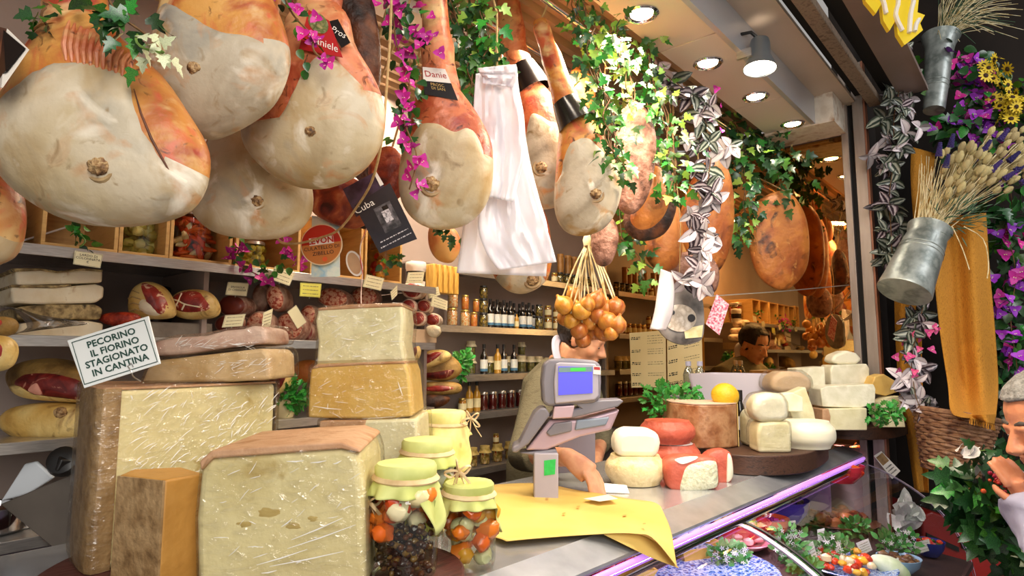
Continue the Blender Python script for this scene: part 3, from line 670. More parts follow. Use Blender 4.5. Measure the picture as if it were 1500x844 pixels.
# ---- round red sign, its backing sheet, booklet, ribbon
def disc(c, ex, ey, r0, r1=None, n=40, mb=None, a0=0, a1=2 * PI, th=0, nm=None):
    mb = mb or MB(); k = [(a0 + (a1 - a0) * i / n) for i in range(n + 1)]
    pts = [c + ex * math.cos(a) * r0 + ey * math.sin(a) * (r1 or r0) for a in k]
    if abs(a1 - a0 - 2 * PI) < 1e-6: pts.pop()
    if th: return mb.prism(pts, nm * -th)
    return mb.add(pts, [list(range(len(pts)))])
t = thing('round_sign', 'round red and orange sausage-maker sign hung over a printed sheet', 'sign', P(470, 325, d=1.47))
Card([(457, 316), (497, 322), (498, 405), (456, 406)], 1.485).slab().build('backing_sheet', mat('printed sheet', ['#cfe6d4', '#e9efdf', '#9cc6d8', '#efe9c8'], 14, .5, lo=.35, hi=.65), t, smooth=False)
c = Card([(440, 328), (502, 328), (502, 389), (440, 389)], 1.465)
c.ex.rotate(Matrix.Rotation(.13, 3, -c.nm)); c.ex = (RT * math.cos(.13) + ZU * math.sin(.13)); c.ey = (ZU * math.cos(.13) - RT * math.sin(.13)); c.nm = c.ex.cross(c.ey)
r = 31 * 1.465 / FP
disc(c.c, c.ex, c.ey, r, th=.002, nm=c.nm).build('rim', mat('sign rim', '#efd9b0', rough=.4), t, smooth=False)
disc(c.c + c.nm * .001, c.ex, c.ey, r * .95, a0=0.05, a1=PI - .05).build('red_half', mat('sign red', '#c22c1e', rough=.35), t, smooth=False)
disc(c.c + c.nm * .001, c.ex, c.ey, r * .95, a0=PI - .05, a1=2 * PI + .05).build('orange_half', mat('sign orange', '#c77a3a', rough=.35), t, smooth=False)
c.rect(-.56, .0, .6, .36, up=.0016).build('name_box', m_ink_w, t, smooth=False)
c.text('LEVONI', .2, .02, .18, up=.0022, sx=1.0, bold=.0006).build('lettering', mat('sign red', ''), t, smooth=False)
c.text('ZIBELLO', .13, .05, -.42, up=.0018, sx=1.05).build('lettering', m_ink_k, t, smooth=False)
c.text('CULATELLO DI', .12, .0, -.16, up=.0018, sx=1.05).build('lettering', m_ink_k, t, smooth=False)
disc(c.at(.1, -.72, .002), c.ex, c.ey, r * .12).build('seal', mat('seal orange', '#e0602a'), t, smooth=False)
tw = [P(574, -60, d=1.2), P(572, 40, d=1.2), P(566, 130, d=1.2), P(560, 200, d=1.2), P(546, 262, d=1.26), P(525, 300, d=1.33), P(497, 336, d=1.4), P(470, 348, d=1.44), P(440, 356, d=1.44), P(415, 356, d=1.42), P(405, 348, d=1.4)]
t2 = tag(MB().tube(smoothpath(tw, 40, False), .0028, 7).build('twine', m_rope, at=tw[0]), 'long brown twine running down past the labelled ham to the round sign', 'cord')
t = thing('booklet', 'black photographic booklet hanging beside the round red sign', 'booklet', P(545, 262, d=1.36))
Card([(502, 277), (549, 252), (570, 285), (522, 318)], 1.375).slab(.001).build('page', mat('dark violet page', ['#1d1622', '#4a3a50', '#2a2028'], 20, .3), t, smooth=False)
Card([(547, 253), (551, 251), (562, 270), (557, 273)], 1.37).slab(.001).build('page_edge', m_ink_w, t, smooth=False)
c = Card([(519, 301), (571, 268), (611, 350), (556, 371)], 1.355)
o = c.slab(.002).build('cover', mat('black cover', ['#1a161c', '#2c262c'], 10, .3), t, smooth=False)
c.rect(-.28, -.42, .62, .52, up=.0008).build('photo', mat('grey photo', ['#1a1718', '#4a4446', '#7d7476'], 60, .4, lo=.35, hi=.7), o, smooth=False)
c.rect(.0, -.12, .4, .3, up=.0012).build('photo_highlight', mat('photo light', ['#8a8284', '#cfc6c6', '#3a3436'], 120, .5), o, smooth=False)
c.rect(.12, .3, .42, .45, up=.0013).build('photo_shadow', m_lab_black, o, smooth=False)
c.text('Cuba', .17, -.62, .72, up=.0014, rot=.04).build('lettering', m_ink_w, o, smooth=False)
c.lines([(-.7, .8, -.62), (-.8, .85, -.8)], th=.02).build('small_print', mat('grey print', '#b9b0b0'), o, smooth=False)
t = thing('ribbon_tag', 'cream oval tag on a red and white ribbon below the booklet', 'tag', P(538, 330, d=1.5))
MB().tube(smoothpath([P(x, y, d=1.5) for x, y in ((538, 332), (533, 345), (528, 360), (528, 380), (531, 400), (529, 425), (529, 445))], 16, False), .004, 6, flat=.3).build('ribbon', mat('red white ribbon', ['#8a1a14', '#e8d8cc', '#b02a20'], 60, .5, stretch=(1, 1, .3)), t)
c = P(519, 386, d=1.5); a1 = RT * .35 - ZU * .94; a2 = RT * .94 + ZU * .35
disc(c, a1, a2, .033, .019, th=.002, nm=-FH).build('tag', m_ink_w, t, smooth=False)
disc(c - FH * .001, a1, a2, .028, .015).build('print', mat('tag brown', ['#b98a5a', '#c9a078'], 20), t, smooth=False)

# ---- white sleeve, grey round pack, pink tag on a line
t = tag(solid(sheet([(968, 394), (964, 420), (959, 455), (952, 482)], [(984, 400), (988, 425), (985, 460), (975, 484)], 2.12, lambda u, v: -.03 * math.sin(u * PI) + .004 * math.sin(v * 9), 16, 16).build('paper_sleeve', m_bag, at=P(970, 395, d=2.12)), .002), 'white rolled paper sleeve hanging left of the grey round pack', 'paper')
t = thing('round_pack', 'grey round vacuum pack with pale disc hanging in front of the menu', 'package', P(995, 418, d=2.25))
Blob([(985, 420), (1005, 419), (1022, 430), (1030, 445), (1030, 492), (1015, 503), (995, 505), (975, 496), (962, 478), (960, 450), (970, 428)], 2.25, .012, p=4).body().build('pouch', mat('grey pouch', ['#4a4644', '#7a7470', '#958f8a'], 12, .2, coat=.4), t)
cc = P(996, 466, d=2.232)
disc(cc, RT, ZU, 24 * 2.24 / FP, 20 * 2.24 / FP, th=.003, nm=-FH).build('pale_disc', mat('pale disc', ['#d8cfc2', '#a89a88', '#efe8dc'], 25, .4), t, smooth=False)
disc(P(1013, 466, d=2.228), RT, ZU, .014).build('stamp', m_lab_black, t, smooth=False)
disc(P(985, 458, d=2.228), RT, ZU, .009).build('stamp', m_lab_black, t, smooth=False)
Card([(1002, 482), (1030, 476), (1028, 494), (1004, 496)], 2.235).slab(.001).build('side_label', mat('yellow cream label', ['#d9c98a', '#efe4b4'], 40, .5), t, smooth=False)
MB().tube([P(995, 420, d=2.25), P(997, 330, d=2.25), V((P(997, 330, d=2.25).x, 1.04, RAILZ))], .002, 5).build('cord', m_rope, t)
t = thing('pink_tag', 'pink speckled tag clipped to the wire near the mirror', 'tag', P(1052, 432, d=2.4))
Card([(1050, 431), (1068, 446), (1054, 491), (1034, 475)], 2.4).slab(.002).build('tag', mat('pink speckle', ['#b8284a', '#e8a0b0', '#f4dde0'], 120, .5, lo=.35, hi=.65), t, smooth=False)
a, b = P(1040, 434, d=2.4), V((3.14, .68, P(1245, 419, d=2.85).z))
tag(MB().tube([a, a.lerp(b, .5) - V((0, 0, .004)), b], .0022, 5).build('wire', m_steel, at=a), 'thin wire line strung to the shop-front post', 'wire')
# menu sheets taped to the mirror
t = thing('menu_sheet', 'two yellow handwritten menu sheets stuck on the mirror', 'menu', P(975, 490, X=3.16))
for k, q in enumerate(([(922, 488), (975, 484), (976, 567), (925, 568)], [(977, 484), (1027, 462), (1030, 566), (978, 567)])):
    c = Card(q, X=3.165); o = c.slab(.001).build('sheet', mat('yellow paper', ['#e3d09a', '#ead9a6'], 4, .6), t, smooth=False)
    c.lines([(-.9, -.4, v) for v in (.82, .35, -.1, -.5, -.85)] + [(-.92, -.42, v) for v in (.76, .29, -.16, -.56, -.91)], th=.018).build('handwriting', m_ink_k, o, smooth=False)
    c.lines([(.0, .85, v) for v in (.84, .75, .66, .57, .36, .28, .2, -.1, -.18, -.5, -.58)], th=.012).build('handwriting', mat('grey ink', '#8a8062'), o, smooth=False)
    if k: c.text('ESTRO', .08, -.5, -.84, sx=1.0).build('lettering', m_ink_k, o, smooth=False)
# ================================================================ leaves and flowers
def leafmesh(name, outline, m, fold=.18, curl=.15, uvw=False):
    """leaf in the XY plane, stalk at the origin, tip towards +Y; outline = right half [(x, y)]"""
    mb = MB(); n = len(outline); mid = []
    ys = [p[1] for p in outline]
    zc = lambda y: -curl * y * y
    L = []
    for (x, y) in outline: L.append((-x, y, zc(y) + abs(x) * fold))
    C = [(0, y, zc(y)) for y in ys]; Rr = [(x, y, zc(y) + abs(x) * fold) for (x, y) in outline]
    mb.add(L + C + Rr, [(i, n + i, n + i + 1, i + 1) for i in range(n - 1)] + [(n + i, 2 * n + i, 2 * n + i + 1, n + i + 1) for i in range(n - 1)])
    for i in range(n): mb.uv[i] = (0, 0); mb.uv[n + i] = (.5, 0); mb.uv[2 * n + i] = (1, 0)
    return mb.mesh(name, m)
m_ivy = mat('ivy leaf', ['#1a4214', '#33701f', '#5a9a34'], 30, .35, rand=.55, spec=.6)
m_ivyd = mat('dark ivy leaf', ['#0f2a12', '#1f4a22', '#3a7032'], 30, .3, rand=.35, spec=.6)
m_ivyl = mat('lime ivy leaf', ['#6a9a2a', '#9cc04c', '#7cac38'], 30, .4, rand=.25)
m_stem = mat('brown stem', ['#5a3c20', '#7c5a34'], 40, .8)
m_gstem = mat('green stem', ['#4a6a24', '#6a8a3a'], 40, .6)
IVY = [(.02, 0), (.34, -.08), (.50, .12), (.26, .28), (.44, .52), (.20, .58), (.14, .80), (.0, 1.05)]
BROAD = [(.02, 0), (.26, .1), (.38, .32), (.34, .56), (.2, .8), (0, 1.0)]
LONG = [(.03, 0), (.2, .12), (.3, .35), (.27, .62), (.15, .85), (0, 1.0)]
ivy_g, ivy_d, ivy_l = leafmesh('leaf', IVY, m_ivy), leafmesh('leaf', IVY, m_ivyd), leafmesh('leaf', IVY, m_ivyl)
broad = leafmesh('leaf', BROAD, m_ivy, .25); broadd = leafmesh('leaf', BROAD, m_ivyd, .25)
def stripes(name, ramp):
    m = bpy.data.materials.new(name); m.use_nodes = True; N = m.node_tree.nodes; L = m.node_tree.links; b = N['Principled BSDF']; b.inputs['Roughness'].default_value = .35
    uv = N.new('ShaderNodeUVMap'); sp = N.new('ShaderNodeSeparateXYZ'); rp = N.new('ShaderNodeValToRGB'); L.new(uv.outputs[0], sp.inputs[0]); L.new(sp.outputs[0], rp.inputs[0])
    e = rp.color_ramp.elements
    while len(e) < len(ramp): e.new(.5)
    for i, (p, c) in enumerate(ramp): e[i].position = p; e[i].color = lin(c)
    oi = N.new('ShaderNodeObjectInfo'); hs = N.new('ShaderNodeHueSaturation'); mr = N.new('ShaderNodeMapRange'); mr.inputs[3].default_value = .35; mr.inputs[4].default_value = 1.15
    L.new(oi.outputs['Random'], mr.inputs[0]); L.new(mr.outputs[0], hs.inputs['Value']); L.new(rp.outputs[0], hs.inputs['Color']); L.new(hs.outputs[0], b.inputs['Base Color'])
    return m
pur = [(0, '#2c1f28'), (.14, '#4a3a42'), (.22, '#b8aab0'), (.34, '#c4b8bc'), (.4, '#3a2934'), (.6, '#3a2934'), (.66, '#c4b8bc'), (.78, '#b8aab0'), (.86, '#4a3a42'), (1, '#2c1f28')]
grn = [(0, '#2a352a'), (.14, '#3c4a3a'), (.22, '#a8b0a0'), (.34, '#bcc0b2'), (.42, '#38483c'), (.58, '#2c3a30'), (.66, '#bcc0b2'), (.78, '#a8b0a0'), (.86, '#3c4a3a'), (1, '#2a352a')]
lgt = [(0, '#c8b4be'), (.2, '#f0e8ea'), (.45, '#e6dade'), (.5, '#6a5060'), (.55, '#e6dade'), (.8, '#f0e8ea'), (1, '#c8b4be')]
TR = [leafmesh('leaf', LONG, stripes('striped purple leaf', pur), .5, .25), leafmesh('leaf', LONG, stripes('striped green leaf', grn), .5, .25), leafmesh('leaf', LONG, stripes('pale striped leaf', lgt), .5, .25)]
m_bract = mat('magenta bract', ['#a00c72', '#c81e98', '#d944b0'], 60, .5, rand=.3, sss=.1)
m_bract_p = mat('purple bract', ['#6a1a9a', '#9a2ec0', '#b44ad0'], 60, .5, rand=.3, sss=.1)
def flowermesh(m):
    mb = MB()
    for k in range(3):
        a = k * 2 * PI / 3; M = Matrix.Rotation(a, 3, 'Z') @ Matrix.Rotation(.45, 3, 'X'); o = []
        for sgn in (-1, 1):
            for (x, y) in BROAD: o.append(M @ V((sgn * x * 1.05, y, abs(x) * .3 - .1 * y * y)))
        n = len(BROAD); c = [M @ V((0, y, -.1 * y * y)) for x, y in BROAD]
        mb.add(o[:n] + c + o[n:], [(i, n + i, n + i + 1, i + 1) for i in range(n - 1)] + [(n + i, 2 * n + i, 2 * n + i + 1, n + i + 1) for i in range(n - 1)])
    for k in range(2): mb.ball((.1 * (k * 2 - 1), .05, .22), .07, 6, 4, mi=1)
    return mb.mesh('flower', [m, mat('cream stamen', '#f4ecc0')])
fl_m, fl_p = flowermesh(m_bract), flowermesh(m_bract_p)
def leafM(p, tip, nm, s):
    tip = tip.normalized(); x = tip.cross(nm).normalized(); z = x.cross(tip)
    return Matrix.Translation(p) @ Matrix(((x.x, tip.x, z.x, 0), (x.y, tip.y, z.y, 0), (x.z, tip.z, z.z, 0), (0, 0, 0, 1))) @ Matrix.Scale(s, 4)
def rvec(a=1): return V((rnd.uniform(-a, a), rnd.uniform(-a, a), rnd.uniform(-a, a)))
def plant(name, label, cat, runs, group=None, base=None):
    """runs: list of dict(path=[(px, py)], d=, n=, spread=px, size=(m, m), kinds=[meshes], leaf='leaf', stem=m)"""
    t = thing(name, label, cat, base or P(*runs[0]['path'][0], d=runs[0]['d']), group)
    for r in runs:
        d = r['d']; k = d / FP; path = r['path']
        pts = [P(x + rnd.uniform(-2, 2), y, d=d) for x, y in path]
        pp = smoothpath(pts, max(12, len(pts) * 4), False) if len(pts) > 1 else pts * 2
        if r.get('stem') is not None and len(pts) > 1:
            for q in range(r.get('stems', 1)):
                ph = rnd.uniform(0, 6); MB().tube([V(p) + (RT * math.sin(i * .7 + ph) + FH * math.cos(i * .6 + ph)) * .006 * (q + 1) for i, p in enumerate(pp)], .0018, 5).build('stem', r['stem'], t)
        r['n'] = int(r['n'] * (1 if r.get('rose') else 1.25 if r.get('leaf') else 2.0))
        for i in range(r['n']):
            b = V(pp[min(len(pp) - 1, int((i + rnd.random()) / r['n'] * len(pp)))])
            sp = r['spread'] * k; o = RT * rnd.gauss(0, .5) * sp + ZU * rnd.gauss(0, .45) * sp + FH * rnd.uniform(-.6, .9) * sp * r.get('deep', 1)
            p = b + o - t.location; s = rnd.uniform(*r['size']) * (1.0 if r.get('leaf') or r.get('rose') else .95)
            tip = (o * 1.0 + ZU * -.6 * sp + rvec(.6) * sp + V((1e-4, 0, 0)))
            nm = -FH + rvec(.75) + ZU * .35
            if r.get('rose'):
                tipb = V(o) + rvec(.5) * sp; nl = r['rose']
                me = rnd.choice(r['kinds']); a0 = rnd.uniform(0, 6); ax = (-FH + rvec(.5)).normalized(); u = ax.orthogonal().normalized(); w = ax.cross(u)
                for q in range(nl):
                    a = a0 + q * 2 * PI / nl + rnd.uniform(-.3, .3); tp = u * math.cos(a) + w * math.sin(a) + ax * .25 - ZU * .25
                    inst(r.get('leaf', 'leaf'), me if rnd.random() < .7 else rnd.choice(r['kinds']), t, leafM(p, tp, ax + rvec(.3), s * rnd.uniform(.75, 1.1)))
            else: inst(r.get('leaf', 'leaf'), rnd.choice(r['kinds']), t, leafM(p, tip, nm, s))
    return t
G = [ivy_g, ivy_g, ivy_d, ivy_g, ivy_g, ivy_d, ivy_g, ivy_l]; GD = [ivy_g, ivy_d, ivy_d]
plant('ivy_garland', 'dark ivy sprig with pale leaves over the largest ham', 'ivy', [dict(path=[(140, -20), (180, 20), (205, 50)], d=.8, n=16, spread=46, size=(.022, .034), kinds=[ivy_d, ivy_d, ivy_g], stem=m_stem), dict(path=[(195, 50), (215, 70), (235, 75)], d=.79, n=7, spread=22, size=(.016, .026), kinds=[leafmesh('leaf', IVY, mat('pale ivy leaf', ['#8a9a6a', '#d8dcb8', '#b8c48a'], 25, .4))], stem=m_gstem), dict(path=[(60, 10), (70, 30), (55, 45)], d=.84, n=8, spread=25, size=(.018, .026), kinds=GD, stem=m_stem)])
BG = dict(leaf='flower', kinds=[fl_m])
plant('bougainvillea_garland', 'magenta bougainvillea spray over the red shield label', 'flowers', [dict(path=[(415, -5), (440, 30), (455, 60), (470, 85)], d=1.04, n=11, spread=16, size=(.011, .017), stem=m_stem, **BG), dict(path=[(410, 0), (430, 40), (450, 90)], d=1.05, n=9, spread=20, size=(.018, .026), kinds=[broad, broadd])], 'bougainvillea garlands')
plant('bougainvillea_garland', 'long magenta bougainvillea trail beside the black and white labelled ham', 'flowers', [dict(path=[(565, -10), (585, 60), (596, 110), (596, 170), (604, 225), (606, 278)], d=1.3, n=34, spread=13, size=(.014, .021), stem=m_stem, **BG), dict(path=[(555, -10), (590, 10), (625, 45), (625, 70)], d=1.3, n=16, spread=26, size=(.014, .021), **BG), dict(path=[(570, 0), (600, 60), (600, 140), (592, 200)], d=1.33, n=30, spread=24, size=(.022, .034), kinds=[broad, broadd, ivy_d])], 'bougainvillea garlands')
plant('bougainvillea_garland', 'low magenta bougainvillea spray on the crate shelf', 'flowers', [dict(path=[(340, 376), (345, 362), (345, 380), (370, 400), (400, 415)], d=1.74, n=14, spread=10, size=(.014, .021), stem=m_stem, **BG), dict(path=[(410, 355), (425, 375), (445, 385)], d=1.78, n=9, spread=8, size=(.012, .018), **BG), dict(path=[(345, 350), (380, 400), (420, 385)], d=1.77, n=16, spread=14, size=(.018, .03), kinds=[broad, broad, ivy_d])], 'bougainvillea garlands')
plant('ivy_garland', 'bushy green ivy left of the white plastic bags', 'ivy', [dict(path=[(650, -10), (670, 30), (690, 70), (695, 110), (690, 150)], d=1.5, n=80, spread=36, size=(.022, .042), kinds=[ivy_g, ivy_d, ivy_d, ivy_g], stem=m_stem, stems=3), dict(path=[(700, -10), (715, 50), (712, 85)], d=1.48, n=35, spread=26, size=(.022, .04), kinds=G, stem=m_stem)], 'ivy garlands')
plant('ivy_garland', 'trailing bright ivy with brown stems hanging right of the long leg bone', 'ivy', [dict(path=[(850, 0), (865, 50), (875, 100), (890, 150), (900, 200), (905, 250)], d=1.62, n=120, spread=34, size=(.018, .036), kinds=G, stem=m_stem, stems=5), dict(path=[(900, 40), (915, 90), (930, 150)], d=1.7, n=50, spread=26, size=(.018, .036), kinds=[ivy_g, ivy_d, ivy_l], stem=m_stem, stems=3)], 'ivy garlands')
plant('ivy_garland', 'deep green ivy hanging between the speck and the striped-leaf vine', 'ivy', [dict(path=[(945, 70), (960, 120), (975, 170), (985, 230), (985, 280)], d=1.95, n=90, spread=26, size=(.022, .042), kinds=[ivy_g, ivy_d, ivy_g, ivy_l], stem=m_stem, stems=3)], 'ivy garlands')
plant('ivy_garland', 'small ivy tail beside the lowest speck pieces', 'ivy', [dict(path=[(905, 250), (910, 340), (925, 360), (940, 385), (945, 410)], d=2.25, n=28, spread=16, size=(.026, .046), kinds=[ivy_g, ivy_d, ivy_l], stem=m_stem)], 'ivy garlands')
plant('ivy_garland', 'dark ivy strand hanging close to the mirror', 'ivy', [dict(path=[(1072, 180), (1085, 210), (1090, 260), (1092, 310), (1085, 350)], d=2.75, n=75, spread=24, size=(.03, .055), kinds=[ivy_d, ivy_d, ivy_g, ivy_l], stem=m_stem, stems=2), dict(path=[(1105, 195), (1130, 215), (1135, 240), (1150, 300)], d=2.85, n=70, spread=42, size=(.035, .06), kinds=[ivy_d, ivy_d, ivy_g], stem=m_stem)], 'ivy garlands')
plant('ivy_garland', 'tiny ivy sprig under the ham beside the bags', 'ivy', [dict(path=[(645, 335), (655, 345), (665, 350)], d=1.62, n=7, spread=8, size=(.02, .03), kinds=[ivy_d])], 'ivy garlands')
plant('basil_sprig', 'small green sprig hanging over the wooden crate', 'herbs', [dict(path=[(118, 325), (119, 345), (119, 362)], d=1.465, n=12, spread=9, size=(.016, .028), kinds=[broad, broadd], stem=m_gstem)])
plant('ivy_sprig', 'small leafy sprig in front of the fruit jar crate', 'ivy', [dict(path=[(562, 402), (566, 388), (575, 378), (585, 388)], d=2.16, n=10, spread=9, size=(.02, .034), kinds=[broadd, broad, ivy_g])])
plant('striped_vine', 'silver and purple striped-leaf vine hanging before the orange ham', 'plant', [dict(path=[(980, 110), (1010, 140), (1035, 180), (1040, 230), (1035, 290)], d=2.1, n=26, spread=24, size=(.05, .075), kinds=TR, stem=m_stem, rose=4), dict(path=[(1035, 290), (1035, 340), (1030, 380), (1022, 412)], d=2.1, n=16, spread=18, size=(.045, .07), kinds=[TR[0], TR[2], TR[2]], stem=m_stem, rose=4), dict(path=[(1050, 120), (1055, 180), (1050, 240)], d=2.12, n=5, spread=12, size=(.014, .02), leaf='flower', kinds=[fl_m])])
# ================================================================ goods on the wall shelves
m_crate = mat('pale crate wood', ['#b88a4e', '#d2a866', '#c89a58'], 6, .6, stretch=(1, 1, 8))
m_jarglass = glassy('jar glass', '#f2f6f2', .06, .02)
m_lidg = mat('gold lid', '#b79a52', rough=.3, metal=.7)
m_lidk = mat('black lid', '#1d1b1b', rough=.35)
m_lids = mat('silver lid', '#c2bcb4', rough=.3, metal=.8)
m_cut = mat('cut ham meat', ['#6a1410', '#9c2c22', '#b5473a'], 24, .35, dist=1.5, bump=.15, spots=(('#ecc8a8', 22, .57, .64, 2.2),))
m_cutb = mat('dark cut ham', ['#3c0c0a', '#6a1a16', '#862a22'], 22, .35, dist=1.5, bump=.15, spots=(('#c88a70', 16, .6, .67, 2.2),))
m_yfat = mat('yellow ham fat', ['#a8742a', '#d8b060', '#e8cc84', '#c29240'], 9, .4, bump=.5, bscale=40, lo=.25, hi=.75, spots=(('#7c5020', 16, .56, .72, 1.2),))
m_mold = mat('mould brown rind', ['#4a3418', '#7c5c2a', '#a88444', '#5a4422'], 12, .6, bump=.6, bscale=50, lo=.25, hi=.75)
m_lardo = mat('white lardo', ['#ecdab0', '#f8ecce', '#f2e2be'], 14, .4, bump=.25, spots=(('#c8a870', 18, .6, .74, 1.0),))
m_lardo_rind = mat('herbed lardo rind', ['#4a3a20', '#8a744a', '#c9b07a', '#2c2214'], 40, .6, bump=.6, lo=.3, hi=.7)
m_salface = mat('speckled salami', ['#8a2c1c', '#b04a34', '#e0b090', '#a03a2a'], 110, .4, lo=.3, hi=.72, bump=.1)
m_salskin = mat('salami skin', ['#6a4a3a', '#a88a78', '#7c4a38', '#c8b4a0'], 20, .6, bump=.5, lo=.25, hi=.75)
m_bresa = mat('bresaola face', ['#5a2018', '#743024', '#68281e'], 8, .3)
def crate(label, pxa, pxb, h, yf=1.77, dep=.27, back=True):
    xa, xb = P(pxa, 370, Y=yf).x, P(pxb, 370, Y=yf).x; z = zr(.256)
    t = thing('wooden_crate', label, 'crate', ((xa + xb) / 2, yf + dep / 2, z), 'wooden crates on the shelf')
    w = .009; cx = (xa + xb) / 2
    for nm, c, s in (('bottom_board', (cx, yf + dep / 2, z + w / 2), (xb - xa, dep, w)), ('top_board', (cx, yf + dep / 2, z + h - w / 2), (xb - xa, dep, w)), ('side_board', (xa + w / 2, yf + dep / 2, z + h / 2), (w, dep, h - 2 * w)), ('side_board', (xb - w / 2, yf + dep / 2, z + h / 2), (w, dep, h - 2 * w)), ('back_board', (cx, yf + dep - w / 2, z + h / 2), (xb - xa - 2 * w, w, h - 2 * w))):
        MB().box(c, s).build(nm, m_crate, t, bevel=.001)
    return cx, yf, z + w
crate('wooden crate at far left behind the largest ham', -60, 24, .2)
crate('empty wooden crate under the largest ham', 58, 172, .19)
crate('narrow wooden crate around the pickled cauliflower jar', 173, 247, .19)
crate('wooden crate around the carrot and onion pickle jar', 248, 340, .19)
crate('wooden crate under the ham behind the striped card', 345, 440, .19)
crate('wooden crate framing the whole-fruit jar beside the booklet', 535, 589, .19)
crate('wooden crate of dark pasta behind the booklet', 455, 532, .19)
tag(MB().box(P(75, 340, Y=1.85), (.13, .02, .004), Matrix.Rotation(-.5, 3, 'Y')).build('cleaver', m_steel, at=P(75, 352, Y=1.85)), 'steel blade lying in the empty wooden crate', 'knife')
def bigjar(label, px, py0, py1, w, Y, cols, piece, lid=m_lids, n=46, z=None):
    c = P(px, py1, Y=Y); d = DY(px, Y); r = w / 2 * d / FP; h = (py1 - py0) * d / FP
    if z is not None: c.z = z
    t = thing('pickle_jar', label, 'jar', c)
    rr = random.Random(px)
    ms = [mat('pickle ' + q, [q], rough=.35, sss=.1, rand=0) for q in cols]
    q = MB()
    for i in range(n):
        a = rr.uniform(0, 2 * PI); rad = r * rr.uniform(.25, .8); zz = rr.uniform(.08, .86) * h
        R3 = Matrix.Rotation(rr.uniform(0, 3), 3, 'X') @ Matrix.Rotation(rr.uniform(0, 3), 3, 'Z')
        s = r * .26
        q.ball(c + V((rad * math.cos(a), rad * math.sin(a), zz)), (s * piece[0], s * piece[1], s * piece[2]), 8, 6, R3, rr.randrange(len(ms)), .3, i)
    q.build('pickles', ms, t)['kind'] = 'stuff'
    MB().lathe([(r * .9, .003), (r, .012), (r, h * .86), (r * .82, h * .94), (r * .8, h)], 28, c, cap=False).build('glass', m_jarglass, t)
    MB().lathe([(r * .84, h * .95), (r * .84, h * 1.06), (r * .8, h * 1.08), (0, h * 1.08)], 28, c).build('lid', lid, t)
ZT = zr(.256) + .0095
bigjar('jar of pale green pickled cauliflower in its crate', 206, 312, 368, 60, 1.88, ['#c2b85a', '#d8d080', '#a89a48'], (1.2, 1.1, 1.0), n=40, z=ZT)
bigjar('jar of orange carrot and white onion pickles in its crate', 283, 300, 374, 58, 1.88, ['#d8541c', '#e06a2a', '#e8d8a8', '#d9481a'], (1.8, .6, .5), n=60, z=ZT)
bigjar('jar at far left with yellow contents under the largest ham', 12, 305, 350, 30, 1.88, ['#b89a3a', '#c9b45a'], (1, 1, 1), n=24, z=ZT)
bigjar('jar of yellow pickles behind the low bougainvillea', 370, 345, 384, 38, 1.88, ['#d8c850', '#b8a83a'], (1.2, 1, 1), n=24, z=ZT)
bigjar('jar of whole red and yellow fruit in the crate below the booklet', 560, 345, 400, 44, 1.9, ['#d8702a', '#c8341c', '#e0b040', '#8a5a1c'], (1.3, 1.2, 1.2), n=30, z=ZT)
t = thing('tin_tub', 'white tub with dark label beside the fruit jar crate', 'tub', P(609, 405, Y=1.85)); c = V(t.location); c.z = zr(.256); t.location = c
MB().lathe([(.036, 0), (.038, .03), (.038, .075), (.04, .078), (.04, .1), (.037, .104), (0, .104)], 28, c).build('tub', m_white, t)
MB().lathe([(.0388, .028), (.0388, .066)], 28, c, cap=False).build('label', m_lab_black, t)
for k in range(5):
    x = P(637 + k * 8, 390, Y=1.9).x
    tag(MB().box((x, 1.92, zr(.256) + .06), (.022, .05, .12)).build('pasta_pack', mat('golden pasta pack', ['#b88430', '#d8ac54', '#a8701c'], 60, .35, stretch=(1, 1, .2)), at=(x, 1.92, zr(.256)), bevel=.004), ORD[k] + ' golden pasta pack standing behind the small yellow ham', 'pasta', 'pasta packs on the upper shelf')

def slab(name, label, cat, px, Y, dep, m, rind=None, group=None, bev=.006, rindpx=None):
    w = [P(*q, Y=Y) for q in px]; base = sum(w, V()) / len(w); base.z = min(p.z for p in w); base.y += dep / 2
    t = thing(name, label, cat, base, group)
    MB().prism(w, (0, dep, 0)).build('body', m, t, bevel=bev)
    if rindpx: MB().prism([P(*q, Y=Y - .003) for q in rindpx], (0, dep + .004, 0)).build('rind', rind, t, bevel=bev * .4)
    return t
LG = 'stacked slabs of lardo'
slab('lardo_slab', 'topmost thin white slab of the lardo stack', 'lardo', [(24, 419), (150, 414), (151, 397), (120, 395), (85, 399), (60, 395), (22, 397)], 1.82, .2, m_lardo, m_lardo_rind, LG, rindpx=[(22, 398), (60, 396.5), (85, 400), (120, 396), (151, 398), (151, 395), (120, 393), (85, 397), (60, 393), (18, 393)])
slab('lardo_slab', 'second white slab of the lardo stack with dark notch', 'lardo', [(18, 444), (60, 446), (140, 444), (152, 436), (153, 420), (140, 416), (80, 421), (16, 420)], 1.82, .2, m_lardo, m_lardo_rind, LG, rindpx=[(16, 421), (80, 422), (105, 419), (105, 416), (80, 418), (16, 417)])
slab('lardo_slab', 'third slab of the lardo stack, wrapped and herb-crusted', 'lardo', [(25, 468), (148, 468), (151, 452), (140, 446), (60, 446), (25, 450)], 1.82, .2, m_lardo_rind, None, LG)
slab('lardo_slab', 'bottom smooth slab of the lardo stack on the shelf', 'lardo', [(18, 494), (150, 497), (152, 474), (130, 470), (60, 470), (30, 474)], 1.82, .2, m_lardo, None, LG)
tag(solid(sheet([(0, 448), (20, 455), (40, 480), (8, 492)], [(30, 452), (60, 462), (130, 474), (60, 482)], DY(30, 1.79), lambda u, v: .006 * math.sin(u * 9 + v * 5), 14, 12).build('plastic_wrap', glassy('loose film', '#e8e4e0', .3, .2, bump=.6, bscale=14), at=P(30, 490, Y=1.79)), .0006), 'loose clear wrap hanging from the lardo stack', 'wrap')

